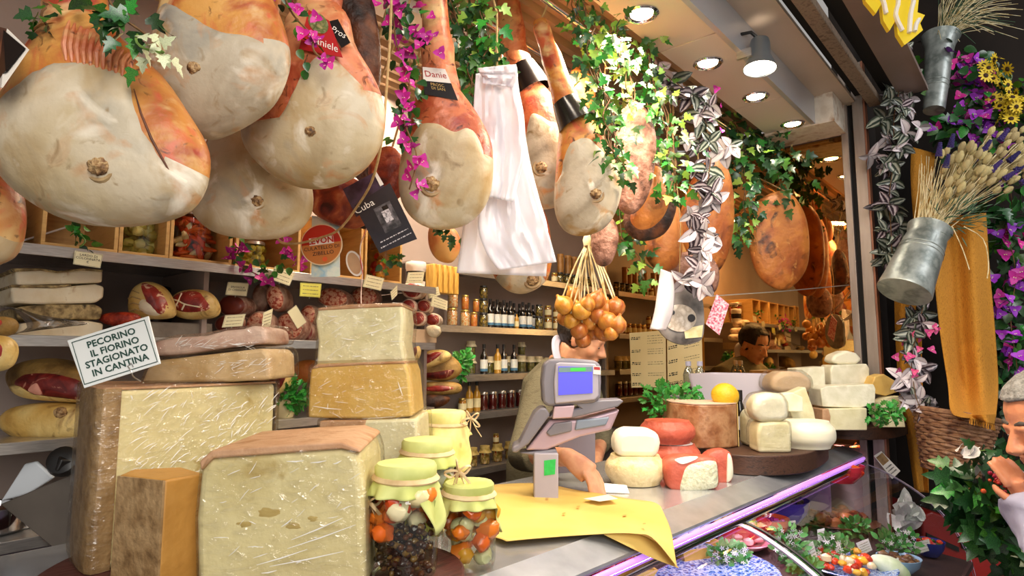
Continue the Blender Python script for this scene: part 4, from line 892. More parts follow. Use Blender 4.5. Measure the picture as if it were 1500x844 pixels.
def cutmeat(name, label, cat, px, Y, tf, m, facepx=None, mf=None, seed=0, group=None, d=None, extra=None, bulge=.004, lump=.006, p=2.4, bd=None, tb=None):
    B = Blob(px, d or DY(px[0][0], Y), tf, tb if tb is not None else tf, seed=seed, lump=lump, p=p, n=40, rings=7)
    lo = max(px, key=lambda q: q[1]); t = thing(name, label, cat, P(*lo, d=B.d), group)
    B.body().build('body', m, t)
    if facepx: B.patch(facepx, .002, bulge, n=36, rings=5, wob=.04).build('cut_face', mf, t)
    if extra: B.patch(extra[0], .004, .002, n=24, rings=3, wob=.1).build('fat_seam', extra[1], t)
    return t, B
t, B = cutmeat('tied_ham', 'netted yellow ham end with red cut face on the salami shelf', 'ham', [(198, 465), (194, 440), (203, 420), (220, 413), (240, 422), (252, 445), (252, 464), (228, 468)], 1.86, .05, m_yfat, [(216, 414), (226, 417), (240, 425), (251, 446), (251, 463), (236, 461), (228, 440), (222, 428)], m_cut, 31, extra=([(222, 440), (238, 446), (246, 462), (230, 464), (218, 455)], m_lardo))
for k in range(4): MB().tube([B.pt(197 + k * 2, 430 + k * 9, .002), B.pt(208 + k * 2, 428 + k * 9, .003), B.pt(220 + k * 2, 432 + k * 9, .003)], .0016, 5).build('string', m_rope, t)
t, B = cutmeat('cut_ham', 'half ham with oval red face lying on the grey block', 'ham', [(254, 440), (268, 427), (298, 425), (315, 437), (321, 455), (310, 466), (275, 468), (257, 460)], 1.86, .045, m_yfat, [(258, 442), (270, 430), (297, 428), (311, 440), (316, 455), (290, 460), (266, 455)], m_cut, 32)
mb = MB()
for q in ([(262, 440), (275, 443), (285, 448), (305, 452)], [(278, 432), (276, 443), (270, 452)], [(285, 448), (280, 456)]): mb.tube([B.pt(*a, .006) for a in q], .0022, 5)
mb.build('fat_veins', m_lardo, t)
xa, xb = P(203, 480, Y=1.8).x, P(316, 480, Y=1.8).x
tag(MB().box(((xa + xb) / 2, 1.9, zr(.045) + .022), (xb - xa, .16, .044)).build('stone_block', mat('grey block', ['#7c7064', '#958a7c'], 20, .8, bump=.3), at=((xa + xb) / 2, 1.9, zr(.045)), bevel=.004), 'grey block under the half ham and netted ham', 'block')
t = thing('dark_jar', 'jar with black lid behind the netted ham', 'jar', P(226, 460, Y=2.0)); c = V(t.location); c.z = zr(.046); t.location = c
MB().lathe([(.04, 0), (.046, .01), (.046, .11), (.038, .125), (.036, .13)], 24, c).build('glass', mat('dark contents', ['#3c1a10', '#5a2c18'], 9, .15), t)
MB().lathe([(.041, .128), (.041, .152), (.038, .156), (0, .156)], 24, c).build('lid', m_lidk, t)
cutmeat('red_sausage', 'bright red spiced sausage lying behind the pecorino sign', 'sausage', [(148, 470), (155, 460), (185, 457), (203, 462), (200, 474), (170, 478)], 1.85, .025, mat('red spiced', ['#5a100a', '#a8301a', '#c84a22'], 40, .4, bump=.5))
SG = 'cured sausages on the shelf'
SA = [  # label, centre, rx, ry, angle, face material, depth
    ('dark round bresaola cut end under its card', 345, 449, 22, 17, 0, m_bresa, 1.86), ('lower dark bresaola half hidden by a card', 340, 476, 22, 15, 0, m_bresa, 1.84), ('tall oval speckled salami standing upright', 407, 437, 14, 21, -.25, m_salface, 1.82),
    ('brown salami leaning behind the upright one', 385, 437, 13, 22, .1, m_salskin, 1.88), ('speckled salami behind the slanted narrow card', 382, 478, 19, 22, .2, m_salface, 1.8), ('large speckled salami under the blank card', 428, 479, 22, 22, .35, m_salface, 1.8),
    ('reddish salami below the yellow card', 455, 462, 13, 15, 0, m_salface, 1.85), ('plump salami behind the top cheese, left of two', 490, 437, 25, 15, .1, m_salface, 1.86), ('plump salami behind the top cheese, right of two', 536, 435, 21, 15, .1, m_salface, 1.88),
    ('small dark salami beside the big cheese stack', 452, 486, 11, 14, 0, m_cutb, 1.83), ('dark red salami end at the left of the bresaola', 372, 494, 16, 10, 0, m_salface, 1.78)]
for i, (lab, cx, cy, rx, ry, an, mf, Y) in enumerate(SA):
    el = lambda k, f: [(cx + (math.cos(a) * rx * math.cos(an) - math.sin(a) * ry * math.sin(an)) * f, cy + (math.cos(a) * rx * math.sin(an) + math.sin(a) * ry * math.cos(an)) * f) for a in (2 * PI * j / k for j in range(k))]
    cutmeat('salami', lab, 'sausage', el(12, 1.0), Y, .03, m_salskin, el(12, .9), mf, 40 + i, SG, d=DY(cx, Y), p=4, lump=.002, tb=.08)
CG = 'tied coppa rolls'
for i, (lab, cx, cy, rx, ry, mf) in enumerate((('largest coppa roll with marbled red face, topmost of the pile', 606, 426, 17, 13, m_cut), ('coppa roll left in the second row', 600, 449, 11, 11, m_cut), ('coppa roll right in the second row beside a card', 622, 449, 11, 10, m_cut), ('coppa roll in the bottom row, left of two', 614, 467, 11, 11, m_cut), ('coppa roll in the bottom row, right of two', 635, 469, 12, 10, m_cut), ('coppa roll half hidden by the top cheese', 594, 470, 9, 11, m_cutb))):
    el = lambda k, f: [(cx + math.cos(a) * rx * f, cy + math.sin(a) * ry * f) for a in (2 * PI * j / k for j in range(k))]
    cutmeat('coppa', lab, 'sausage', el(12, 1), 1.8, .03, mat('pale coppa casing', ['#c8a890', '#e8d4c0', '#b08a70'], 30, .5, bump=.4), el(12, .84), mf, 60 + i, CG, d=DY(cx, 1.8), p=4, lump=.002, tb=.1)
xa, xb = P(594, 490, Y=1.77).x, P(640, 490, Y=1.77).x
tag(MB().box(((xa + xb) / 2, 1.86, zr(.07)), (xb - xa, .18, .05)).build('wooden_box', mat('pale box', ['#c2a888', '#b2967a'], 12, .6), at=((xa + xb) / 2, 1.86, zr(.045)), bevel=.002), 'pale wooden box under the coppa rolls', 'box')
cutmeat('garlic_bulb', 'pale garlic bulb hanging under the coppa rolls', 'garlic', [(624, 480), (635, 476), (645, 480), (646, 488), (638, 495), (628, 491)], 1.77, .02, mat('garlic', ['#e0d4b8', '#cbb890'], 20, .5, bump=.5), lump=.01, tb=.004)
# pancetta and hams stacked under the coppa box
PG = 'cured pieces stacked beside the parsley'
cutmeat('pancetta', 'small dark shank piece touching the cheese stack', 'cured meat', [(590, 508), (610, 502), (617, 512), (612, 528), (598, 532), (588, 522)], 1.8, .03, m_yfat, [(593, 510), (608, 505), (613, 513), (608, 525), (598, 527)], m_cutb, 71, PG)
cutmeat('pancetta', 'curved pink pancetta lying on top of the pile', 'cured meat', [(604, 532), (625, 515), (650, 513), (662, 522), (650, 532), (625, 540), (608, 540)], 1.82, .04, m_yfat, [(610, 531), (628, 518), (648, 516), (640, 526), (622, 535)], m_cut, 72, PG, d=DY(640, 1.82))
cutmeat('pancetta', 'largest brown pancetta piece left of the parsley', 'cured meat', [(606, 545), (630, 530), (655, 520), (672, 530), (676, 545), (660, 557), (635, 558), (612, 553)], 1.84, .045, m_mold, [(612, 547), (635, 545), (668, 541), (655, 554), (630, 554)], m_cutb, 73, PG, d=DY(640, 1.84))
cutmeat('pancetta', 'flat pancetta with red stripe, third of the pile', 'cured meat', [(604, 570), (625, 560), (660, 559), (676, 565), (672, 576), (640, 580), (612, 578)], 1.83, .04, m_mold, [(622, 568), (645, 564), (668, 568), (650, 573), (628, 572)], m_cut, 74, PG, d=DY(640, 1.83))
cutmeat('pancetta', 'black crusted slab at the bottom of the pile', 'cured meat', [(600, 582), (630, 578), (655, 580), (658, 588), (640, 598), (605, 598)], 1.83, .04, m_smoke, None, None, 75, PG, d=DY(630, 1.83))
# lower left shelf
t, B = cutmeat('cut_ham', 'large mould-browned half ham behind the pecorino sign', 'ham', [(18, 560), (22, 538), (55, 526), (95, 527), (140, 545), (160, 570), (150, 590), (90, 588), (40, 582)], 1.86, .06, m_mold, [(45, 560), (60, 548), (95, 545), (135, 555), (152, 572), (140, 584), (90, 581), (55, 572)], m_cutb, 81, d=DY(85, 1.86))
B.patch([(30, 566), (50, 562), (62, 566), (78, 576), (120, 582), (140, 586), (100, 588), (50, 582)], .005, .004).build('fat_layer', m_yfat, t)
B.patch([(70, 570), (84, 558), (90, 572), (84, 578)], .007, .003).build('fat_seam', mat('pink fat', ['#d88a74', '#e0a08a'], 20, .4), t)
t, B = cutmeat('whole_ham', 'yellow whole ham lying lowest on the left shelf', 'ham', [(5, 618), (20, 598), (60, 590), (110, 590), (140, 600), (150, 625), (130, 642), (70, 645), (25, 638)], 1.86, .06, m_yfat, None, None, 82, d=DY(80, 1.86))
MB().ball(B.pt(110, 602, .0), .014, 12, 8, lump=.3, seed=3, ls=3).build('bone', m_bone, t)
cutmeat('ham_slice', 'red marbled ham end cut off by the left frame edge, below the lardo', 'ham', [(-30, 510), (-5, 492), (15, 497), (21, 515), (12, 538), (-10, 545), (-30, 535)], 1.7, .03, m_yfat, [(-25, 510), (-5, 498), (12, 502), (17, 515), (9, 533), (-10, 538)], m_cut, 83, d=1.28)
cutmeat('ham_slice', 'dark red ham end at the left frame edge beside the lardo', 'ham', [(-30, 470), (-5, 464), (15, 466), (22, 478), (10, 492), (-30, 494)], 1.8, .03, m_mold, [(-25, 470), (-5, 467), (12, 468), (16, 476), (4, 484), (-25, 484)], m_cut, 84, d=1.36)
cutmeat('ham_slice', 'dark cut ham between the big cheese and the parsley', 'ham', [(392, 545), (405, 532), (420, 530), (428, 545), (425, 565), (408, 578), (394, 570)], 1.84, .03, m_yfat, [(396, 546), (407, 536), (420, 535), (424, 548), (418, 565), (406, 573)], m_cutb, 85)
cutmeat('ham_slice', 'orange ham end right of the dark cut ham', 'ham', [(424, 545), (440, 529), (465, 530), (470, 555), (450, 562), (428, 560)], 1.9, .03, m_orange, None, None, 86)
cutmeat('round_cheese', 'small pale round cheese behind the big wrapped wedge', 'cheese', [(404, 600), (412, 586), (424, 588), (430, 604), (422, 618), (406, 616)], 1.84, .03, mat('pale cheese ball', ['#d8c690', '#e8d8aa'], 8, .4))
cutmeat('whole_ham', 'pale ham end above the dark cut slice', 'ham', [(388, 535), (395, 522), (412, 520), (422, 530), (410, 538)], 1.92, .03, m_yfat, None, None, 87)

# ---- price cards on the shelves
def price(label, q, Y=None, d=None, txt=None, m=None, rows=4, ts=.2, pin=True):
    c = Card(q, d=d, Y=Y); t = thing('price_card', label, 'price card', c.at(0, -1), 'small price cards')
    o = c.slab(.0012).build('card', m or m_card, t, smooth=False)
    c.frame(.04, .015).build('border', m_ink_k, o, smooth=False)
    if txt: c.text(txt, ts, 0, .05, line=.95).build('lettering', m_ink_k, o, smooth=False)
    elif rows: c.lines([(-.75, .75, .55 - 1.1 * i / (rows - 1)) for i in range(rows)], th=.06).build('handwriting', mat('grey ink', ''), o, smooth=False)
    if pin: MB().tube([c.at(0, -.9, -.002), c.at(0, -1.25, -.004)], .0012, 5).build('pin', m_steel, t)
    return c
price('cream price card of the lardo clipped to the crate shelf', [(110, 367), (151, 373), (147, 393), (107, 387)], 1.735, txt='LARDO DI\nCOLONNATA\n€', ts=.24, pin=False)
price('cream price card standing on the dark bresaola', [(334, 413), (365, 415), (361, 434), (330, 432)], 1.8, txt='BRESAOLA\nDI CHIANINA', ts=.22)
price('dim price card in front of the lower bresaola', [(330, 462), (360, 460), (355, 478), (325, 480)], 1.77, rows=3)
price('tilted cream price card under the low bougainvillea', [(403, 390), (432, 401), (424, 419), (396, 409)], 1.72, rows=3)
price('bright yellow price card above the salami', [(440, 414), (471, 416), (469, 436), (439, 434)], 1.74, m=mat('yellow card', '#e8e66a', rough=.6), rows=3)
price('narrow slanted price card in front of a salami', [(386, 458), (400, 452), (396, 478), (383, 482)], 1.74, rows=4)
price('blank tilted price card on the largest salami', [(421, 457), (434, 447), (449, 472), (436, 482)], 1.74, rows=0)
price('cream price card above the right plump salami', [(537, 402), (563, 408), (558, 426), (531, 420)], 1.74, rows=3)
price('cream price card on the white tub', [(598, 399), (622, 398), (619, 415), (595, 415)], 1.74, rows=3)
price('grey tilted price card behind the coppa rolls', [(626, 424), (642, 420), (645, 432), (628, 438)], 1.78, rows=3)
price('cream price card leaning right of the coppa rolls', [(634, 432), (656, 441), (655, 455), (631, 448)], 1.74, rows=3)
price('small price card leaning left of the largest coppa', [(572, 428), (582, 418), (582, 432), (574, 440)], 1.74, rows=3)

# ---- bottles and jars on the right shelves
def lm(prof, m, seg=18, cap=True): return MB().lathe(prof, seg, cap=cap)
m_oil = mat('dark oil glass', '#14100c', rough=.08, coat=.5)
m_lblw = mat('white blue label', ['#e8e4d4', '#dfe6e8'], 40, .5)
m_amber = mat('amber oil', '#b8862a', rough=.08, coat=.5)
bott = [('body', MB().lathe([(.016, 0), (.018, .004), (.018, .075), (.015, .088), (.007, .1), (.006, .125), (.007, .13), (.007, .136), (0, .137)], 16).mesh('bottle_body', m_oil)), ('label', MB().lathe([(.0183, .024), (.0183, .066)], 16, cap=False).mesh('bottle_label', m_lblw), [('label_band', MB().lathe([(.0185, .012), (.0185, .024)], 16, cap=False).mesh('bottle_band', mat('blue band', '#4a7a9a')))]), ('cap', MB().lathe([(.0078, .118), (.0078, .137), (0, .138)], 12).mesh('bottle_cap', m_lidk))]
bottA = [('body', MB().lathe([(.016, 0), (.018, .004), (.018, .075), (.015, .088), (.007, .1), (.006, .125), (.007, .13), (.007, .136), (0, .137)], 16).mesh('bottle_body', m_amber)), ('label', MB().lathe([(.0183, .018), (.0183, .06)], 16, cap=False).mesh('bottle_label', mat('cream label', ['#e8dcb0', '#d8c890'], 30))), ('cap', MB().lathe([(.0078, .118), (.0078, .137), (0, .138)], 12).mesh('bottle_cap', m_lidk))]
def jarkind(cols, lid, r=.022, h=.07, sc=60, label=None, cloth=None):
    mc = mat('contents ' + cols[0] + str(sc), cols, sc, .25, lo=.32, hi=.68)
    p = [('contents', MB().lathe([(r * .86, .003), (r * .93, .006), (r * .93, h * .8), (r * .8, h * .86), (0, h * .87)], 18).mesh('jar_contents', mc)), ('glass', MB().lathe([(r * .9, 0), (r, .004), (r, h * .82), (r * .84, h * .9), (r * .84, h * .93)], 18, cap=False).mesh('jar_glass', m_jarglass)), ('lid', MB().lathe([(r * .9, h * .89), (r * .9, h), (r * .86, h * 1.02), (0, h * 1.02)], 18).mesh('jar_lid', lid))]
    if label: p.append(('label', MB().lathe([(r * 1.01, h * .2), (r * 1.01, h * .65)], 18, cap=False).mesh('jar_label', label)))
    if cloth: p.append(('cloth_cover', MB().lathe([(0, h * 1.05), (r * .95, h * 1.04), (r * .97, h * .9), (r * .93, h * .86), (r * 1.25, h * .66)], 20, wob=lambda w, z: 1 + (.1 * math.sin(w * 5) if z < h * .8 else 0), cap=False).mesh('jar_cloth', cloth)))
    return p
m_cloth_p = mat('beige cloth', ['#c8b890', '#e4d8b4'], 40, .8)
KJ = dict(pick=jarkind(['#d8401c', '#f0e0b0', '#e88a30', '#f4ead0'], m_lidg), oran=jarkind(['#d8641c', '#e0a050'], m_lidg, .018, .066), tin=jarkind(['#c8a040', '#2a2218', '#d8b85a'], m_lidk, .02, .06, 50), honey=jarkind(['#c8862a', '#8a4a14'], m_lidg, .019, .062, 30, mat('cream label', '')),
          cloth=jarkind(['#4a4a20', '#8a7a3a'], m_lids, .021, .07, 60, None, m_cloth_p), jam=jarkind(['#4a0c0c', '#6a1614'], m_lids, .021, .082, 12), pres=jarkind(['#c84a20', '#8a7a34', '#e0b870', '#a03018'], m_lidg, .024, .08, 70, None, mat('yellow cloth', ['#b89a48', '#d8c078'], 40, .8)))
ix = lambda px, Y: P(px, 500, Y=Y).x
def row(kind, items, z, Y, what, cat, group, nm):
    parts = {'b': bott, 'a': bottA}.get(kind) or KJ[kind]
    for i, it in enumerate(items):
        px, up, sc = (it + (0, 1))[:3] if isinstance(it, tuple) else (it, 0, 1)
        spawn(nm, parts, (ix(px, Y), Y, zr(z) + up + .0005), what % ORD[i], cat, group, sc=sc)
row('pick', [(662, 0, 1.12), (681, 0, 1.05), (663, .0805, 1.1)], .128, 2.0, '%s jar of red and white pickles on the oil-bottle shelf', 'jar', 'pickle jars on the bottle shelf', 'pickle_jar')
row('oran', [(694, 0, 1), (681, .0755, 1), (697, .0685, .9)], .128, 2.0, '%s small jar of orange preserve on the oil-bottle shelf', 'jar', 'orange preserve jars', 'preserve_jar')
row('tin', [(708, 0, 1.1), (708, .0675, 1.1), (708, .135, 1.0), (790, 0, 1.15), (790, .0707, 1.0)], .128, 2.0, '%s black and yellow labelled tin on the oil-bottle shelf', 'tin', 'black and yellow tins', 'tin')
row('b', [(718, 0, 1), 728.5, 738, 748, 766, 775], .128, 2.0, '%s front dark oil bottle with white and blue label', 'bottle', 'dark oil bottles', 'oil_bottle')
row('b', [723, 733, 743, 753, 761, 771, 781], .128, 2.075, '%s dark oil bottle in the back row', 'bottle', 'dark oil bottles, back row', 'oil_bottle')
row('a', [(757, 0, .62)], .128, 1.985, '%s small amber bottle among the dark oil bottles', 'bottle', None, 'amber_bottle')
row('honey', [(803, 0, 1.1), (815, 0, 1.05), (803, .0705, 1), (815, .067, .9), (828, 0, 1)], .128, 2.01, '%s honey jar at the right end of the oil-bottle shelf', 'jar', 'honey jars', 'honey_jar')
row('cloth', [(690, 0, 1.05), (690, .0788, 1.0), (717, 0, 1.1), (745, 0, 1.1), (764, 0, 1.15), (764, .0865, .9), (777, 0, 1.1), (789, 0, 1.1), (801, 0, 1.0), (813, 0, 1.0)], -.088, 2.03, '%s cloth-topped jar on the shelf below the oil bottles', 'jar', 'cloth-topped jars', 'cloth_topped_jar')
row('b', [709, 738, 753], -.088, 1.99, '%s dark bottle among the cloth-topped jars', 'bottle', 'dark bottles among the jars', 'oil_bottle')
row('a', [729], -.088, 1.99, '%s amber bottle among the cloth-topped jars', 'bottle', None, 'amber_bottle')
row('a', [(688, 0, .98), (699, 0, .98)], -.256, 2.0, '%s pale-labelled bottle beside the dark red jars', 'bottle', 'bottles beside the jam jars', 'amber_bottle')
row('honey', [(678, 0, 1.0)], -.256, 2.0, '%s orange-lidded sauce jar beside the pale-labelled bottles', 'jar', None, 'sauce_jar')
row('jam', [709, 722, 735.5, 748, 761, 774, 787], -.256, 2.0, '%s dark red jam jar with silver lid', 'jar', 'dark red jam jars', 'jam_jar')
row('pres', [693, 711, 729, 747, 765], -.5, 2.0, '%s small cloth-lidded preserve jar on the lowest right shelf', 'jar', 'preserve jars on the lowest right shelf', 'preserve_jar')
row('honey', [(727, .084, .75)], -.5, 2.0, '%s little brown jar standing on a preserve jar', 'jar', None, 'honey_jar')
row('honey', [(813, 0, .9)], .385, 2.0, '%s blue-labelled jar on the upper right shelf', 'jar', None, 'blue_label_jar')
for i, px in enumerate((800, 822, 833, 842, 780, 765)):
    tag(MB().lathe([(.018, 0), (.018, .16), (.017, .163), (.019, .164), (.019, .18), (0, .181)], 16, (ix(px, 2.05), 2.05, zr(.386))).build('pasta_tube', mat('brown tube', ['#8a5a24', '#b8843c'], 20, .4), at=(ix(px, 2.05), 2.05, zr(.386))), ('%s tall brown tube on the upper right shelf, counting towards the mirror' % ['third', 'fourth', 'fifth', 'sixth', 'second', 'first'][i]), 'tube', 'tall brown tubes')
# jars farther along the right shelves, seen beyond the onions and in the mirror
for z, kind in ((.128, 'honey'), (-.088, 'cloth'), (-.256, 'jam'), (.385, 'tin')):
    for i in range(6): spawn('preserve_jar', KJ[kind], (2.72 + i * .065, 2.02, zr(z) + .0005), '%s jar at the mirror end of the %s' % (ORD[i], {'honey': 'oil-bottle shelf', 'cloth': 'cloth-topped jar shelf', 'jam': 'jam shelf', 'tin': 'upper right shelf'}[kind]), 'jar', 'jars at the mirror end of the shelves', sc=1.1)
# parsley bunches on the shelves
m_pars = mat('parsley', ['#1f5a1a', '#2f8a2a', '#57b040'], 40, .5, rand=.35)
CURLY = [(.02, 0), (.3, .2), (.18, .32), (.42, .5), (.24, .6), (.34, .82), (.12, .85), (0, 1.05)]
curly = leafmesh('leaf', CURLY, m_pars, .5, .3)
def herb(label, cx, cy, rx, ry, d, n, size=(.012, .02), name='parsley_bunch', cat='herbs', kinds=None, fl=None):
    t = thing(name, label, cat, P(cx, cy + ry, d=d)); k = d / FP
    for i in range(n):
        v = V((rnd.gauss(0, 1), rnd.gauss(0, 1), rnd.gauss(0, 1))).normalized() * (rnd.random() ** .4)
        p = P(cx, cy, d=d) + RT * v.x * rx * k + ZU * v.z * ry * k + FH * v.y * min(rx, ry) * k - t.location
        inst('leaf', rnd.choice(kinds or [curly]), t, leafM(p, v + rvec(.7) + ZU * .2, -FH + rvec(.9) + ZU * .5, rnd.uniform(*size)))
    for i in range(6):
        a = P(cx, cy + ry * .95, d=d); e = P(cx + rnd.uniform(-.6, .6) * rx, cy - rnd.uniform(-.2, .6) * ry, d=d + rnd.uniform(-.02, .02))
        MB().tube([a, a.lerp(e, .5) + rvec(.005), e], .0013, 5).build('stem', m_gstem, t)
    for (m2, n2, s2) in (fl or []):
        for i in range(n2): inst('flower', m2, t, leafM(P(cx + rnd.uniform(-.9, .9) * rx, cy + rnd.uniform(-.9, .6) * ry, d=d - .02 - rnd.random() * .03) - t.location, ZU + rvec(.8), -FH + rvec(.5), s2))
    return t
herb('curly parsley bunch between the big cheese and the cheese stack', 430, 580, 22, 24, DY(430, 1.8), 110, (.016, .03))
herb('curly parsley bunch at the end of the pancetta pile', 678, 535, 13, 22, DY(678, 1.83), 90, (.018, .034))
# ================================================================ foreground on the counter: boards, cheeses, jars, paper
ZC = -.4005                                   # worktop height relative to the eye
m_board = mat('dark red wood', ['#3a1d1a', '#5a302a', '#482622'], 10, .45, stretch=(1, 6, 6), bump=.2)
m_board2 = mat('dark walnut board', ['#2c1a12', '#4a2e20', '#3a2318'], 12, .5, stretch=(8, 1, 8), bump=.2)
def board(label, c, rx, ry, z0, z1, m, rz=0):
    n = 56; pts = [V((c.x + rx * math.cos(a) * math.cos(rz) - ry * math.sin(a) * math.sin(rz), c.y + rx * math.cos(a) * math.sin(rz) + ry * math.sin(a) * math.cos(rz), zr(z0))) for a in (2 * PI * i / n for i in range(n))]
    return tag(MB().prism(pts, (0, 0, z1 - z0)).build('cutting_board', m, at=(c.x, c.y, zr(z0)), bevel=.004), label, 'board')
ZB = -.367
board('round reddish wooden board under the oil jars and front cheese', P(520, 850, z=ZB), .21, .17, ZC, ZB, m_board, .3)
board('round reddish wooden board under the largest cheese wheel', P(215, 830, z=ZB) + V((.03, .0, 0)), .24, .19, ZC, ZB, m_board, .9)
m_film = glassy('cling film', '#fdfcf8', .05, .16, bump=.9, bscale=11, stretch=(2, 2, 7), streak=.16)
m_film2 = glassy('tight cling film', '#fdfcf8', .05, .14, bump=.8, bscale=15, stretch=(2, 2, 6), streak=.12)
m_paste = mat('pale pecorino paste', ['#cfc08a', '#e2d6a4', '#d9cb96', '#c9b67a'], 7, .5, bump=.35, bscale=45, lo=.25, hi=.75, spots=(('#b49a58', 14, .6, .76, 1),))
m_paste_y = mat('golden cheese paste', ['#c2943f', '#d8b05c', '#e0be72', '#cba04a'], 7, .5, bump=.3, bscale=40, lo=.25, hi=.75)
m_paste_w = mat('ivory cheese paste', ['#d6cd9f', '#e6dfba', '#ded5ae'], 9, .5, bump=.3, bscale=40)
m_rind = mat('brown cheese rind', ['#5f4424', '#8f7048', '#a98a60', '#7a5a34'], 26, .6, bump=.5, bscale=60, lo=.25, hi=.75)
m_rind_p = mat('peach cheese rind', ['#a87850', '#c49a76', '#b88a64'], 18, .5, bump=.3, bscale=60)
m_cut_o = mat('orange cheese side', ['#a9752f', '#c08c42', '#b58038'], 6, .5, bump=.25, bscale=40, spots=(('#8a5a22', 9, .55, .75, .8),))
def block(name, label, px, d, dep, m, cat='cheese', side=0, bev=.008, film=None, rind=None, rpx=None, rdep=None, fpx=4, group=None, ext=None, zb=None):
    """block of cheese: front outline in pixels on a plane facing the viewer at distance d, going back by dep"""
    w = [P(*q, d=d) for q in px]
    if zb is not None:
        lo = min(p.z for p in w)
        for p in w:
            if p.z < lo + .012: p.z = zr(zb) + .0005
    e = ext or (FH * dep + RT * side)
    b = sum(w, V()) / len(w) + e / 2; b.z = min(p.z for p in w)
    t = thing(name, label, cat, b, group)
    MB().prism(w, e).build('paste', m, t, bevel=bev)
    if rind:
        for k, q in enumerate(rpx): MB().prism([P(*a, d=d - .003) for a in q], e * 1.01).build('rind', rind, t, bevel=.003)
    if film:
        cx = sum(q[0] for q in px) / len(px); cy = sum(q[1] for q in px) / len(px)
        q2 = [(x + fpx * (1 if x > cx else -1), y + (fpx if y < cy else 0) * (1 if y > cy else -1)) for x, y in px]
        mb = MB().prism([P(*q, d=d - .008) for q in q2], e + FH * .014)
        for i, p in enumerate(mb.v):
            if p.z < b.z + .002: p.z = b.z + .001
        mb.build('cling_film', film, t, bevel=bev)
    return t
# big wheel at the left, wrapped; cut face towards us and curved rind side
def wheel(label):
    zt, zb = P(300, 567, d=1.2).z, zr(ZB)
    a, b = P(178, 600, d=1.1), P(402, 600, d=1.34)            # ends of the cut
    l = P(122, 600, d=1.2)
    foot = [(a.x, a.y), (b.x, b.y)]
    arc = smoothpath([(b.x, b.y), (b.x + .01, b.y + .13), (b.x - .13, b.y + .22), (l.x + .05, l.y + .14), (l.x, l.y), (a.x - .035, a.y + .012), (a.x, a.y)], 26, False)
    t = thing('pecorino_cheese', label, 'cheese', (a.x, a.y + .12, zb))
    MB().prism([V((x, y, zb + .001)) for x, y in foot + arc[1:-1]], (0, 0, zt - zb)).build('paste', m_paste, t, bevel=.012)
    ring = [V((x, y, 0)) for x, y in arc]; cen = sum(ring, V()) / len(ring); o = []
    for p in ring: o.append(p + (p - cen).normalized() * .004)
    mb = MB(); n = len(o)
    for zz in (zb + .001, zb + (zt - zb) * .3, zb + (zt - zb) * .7, zt + .003): mb.v += [V((p.x, p.y, zz)) for p in o]
    for j in range(3):
        for i in range(n - 1): mb.f.append([j * n + i, j * n + i + 1, (j + 1) * n + i + 1, (j + 1) * n + i]); mb.mi.append(0)
    mb.build('rind', m_rind, t)
    MB().prism([V((x, y, zt + .0005)) for x, y in foot + arc[1:-1]], (0, 0, .004)).build('top_rind', m_rind_p, t)
    f2 = [V((x, y, 0)) for x, y in foot + arc[1:-1]]; c2 = sum(f2, V()) / len(f2)
    MB().prism([V((p.x, p.y, zb + .001)) + (p - c2).normalized() * .011 for p in f2], (0, 0, zt - zb + .009)).build('cling_film', m_film, t, bevel=.008)
    return t
wheel('largest film-wrapped pecorino wheel carrying the printed sign')
# brown-rinded wedge in front of it
w0, w1, w2 = P(172, 850, z=ZB), P(238, 850, z=ZB), P(292, 850, z=ZB)
f = [P(170, 760, d=1.045), P(238, 760, d=1.005), P(296, 760, d=1.06), P(262, 760, d=1.12), P(190, 760, d=1.10)]
zt = P(205, 698, d=1.04).z
t = thing('cheese_wedge', 'brown-rinded wedge with orange side between the two big cheeses', 'cheese', (f[1].x, f[1].y + .04, zr(ZB)))
MB().prism([V((p.x, p.y, zr(ZB) + .001)) for p in f], (0, 0, zt - zr(ZB))).build('paste', m_cut_o, t, bevel=.004)
o1 = (f[1] - f[0]); nn = V((o1.y, -o1.x, 0)).normalized() * .003
MB().prism([V((f[0].x, f[0].y, zr(ZB) + .001)) + nn, V((f[1].x, f[1].y, zr(ZB) + .001)) + nn, V((f[1].x, f[1].y, zt)) + nn, V((f[0].x, f[0].y, zt)) + nn], -nn * 1.4).build('rind', m_rind, t)
# front wedge
t = block('cheese_wedge', 'front film-wrapped pecorino half at the bottom of the picture', [(288, 858), (286, 760), (293, 690), (305, 668), (420, 660), (500, 655), (522, 662), (530, 690), (534, 780), (536, 858)], 1.0, .24, m_paste, film=m_film, side=-.02, bev=.012, zb=ZB)
MB().prism([P(292, 676, d=.994), P(310, 660, d=.994), P(420, 652, d=.994), P(500, 648, d=.994), P(526, 658, d=.994), P(528, 664, d=.994), P(500, 658, d=.994), P(420, 664, d=.994), P(312, 672, d=.994), P(294, 690, d=.994)], FH * .245 - RT * .02).build('rind', m_rind_p, t, bevel=.003)
# hollows and cracks in its paste
mb = MB()
for (x, y, s) in ((395, 752, 22), (430, 770, 14), (360, 768, 12), (460, 760, 10)): mb.ball(P(x, y, d=1.002), (s * .0012, .003, s * .0005), 12, 8, Matrix.Rotation(TH - PI / 2, 3, 'Z'), lump=.5, seed=x)
mb.build('hollows', mat('cheese hollow', ['#b09858', '#c4ad6c'], 30, .7), t)
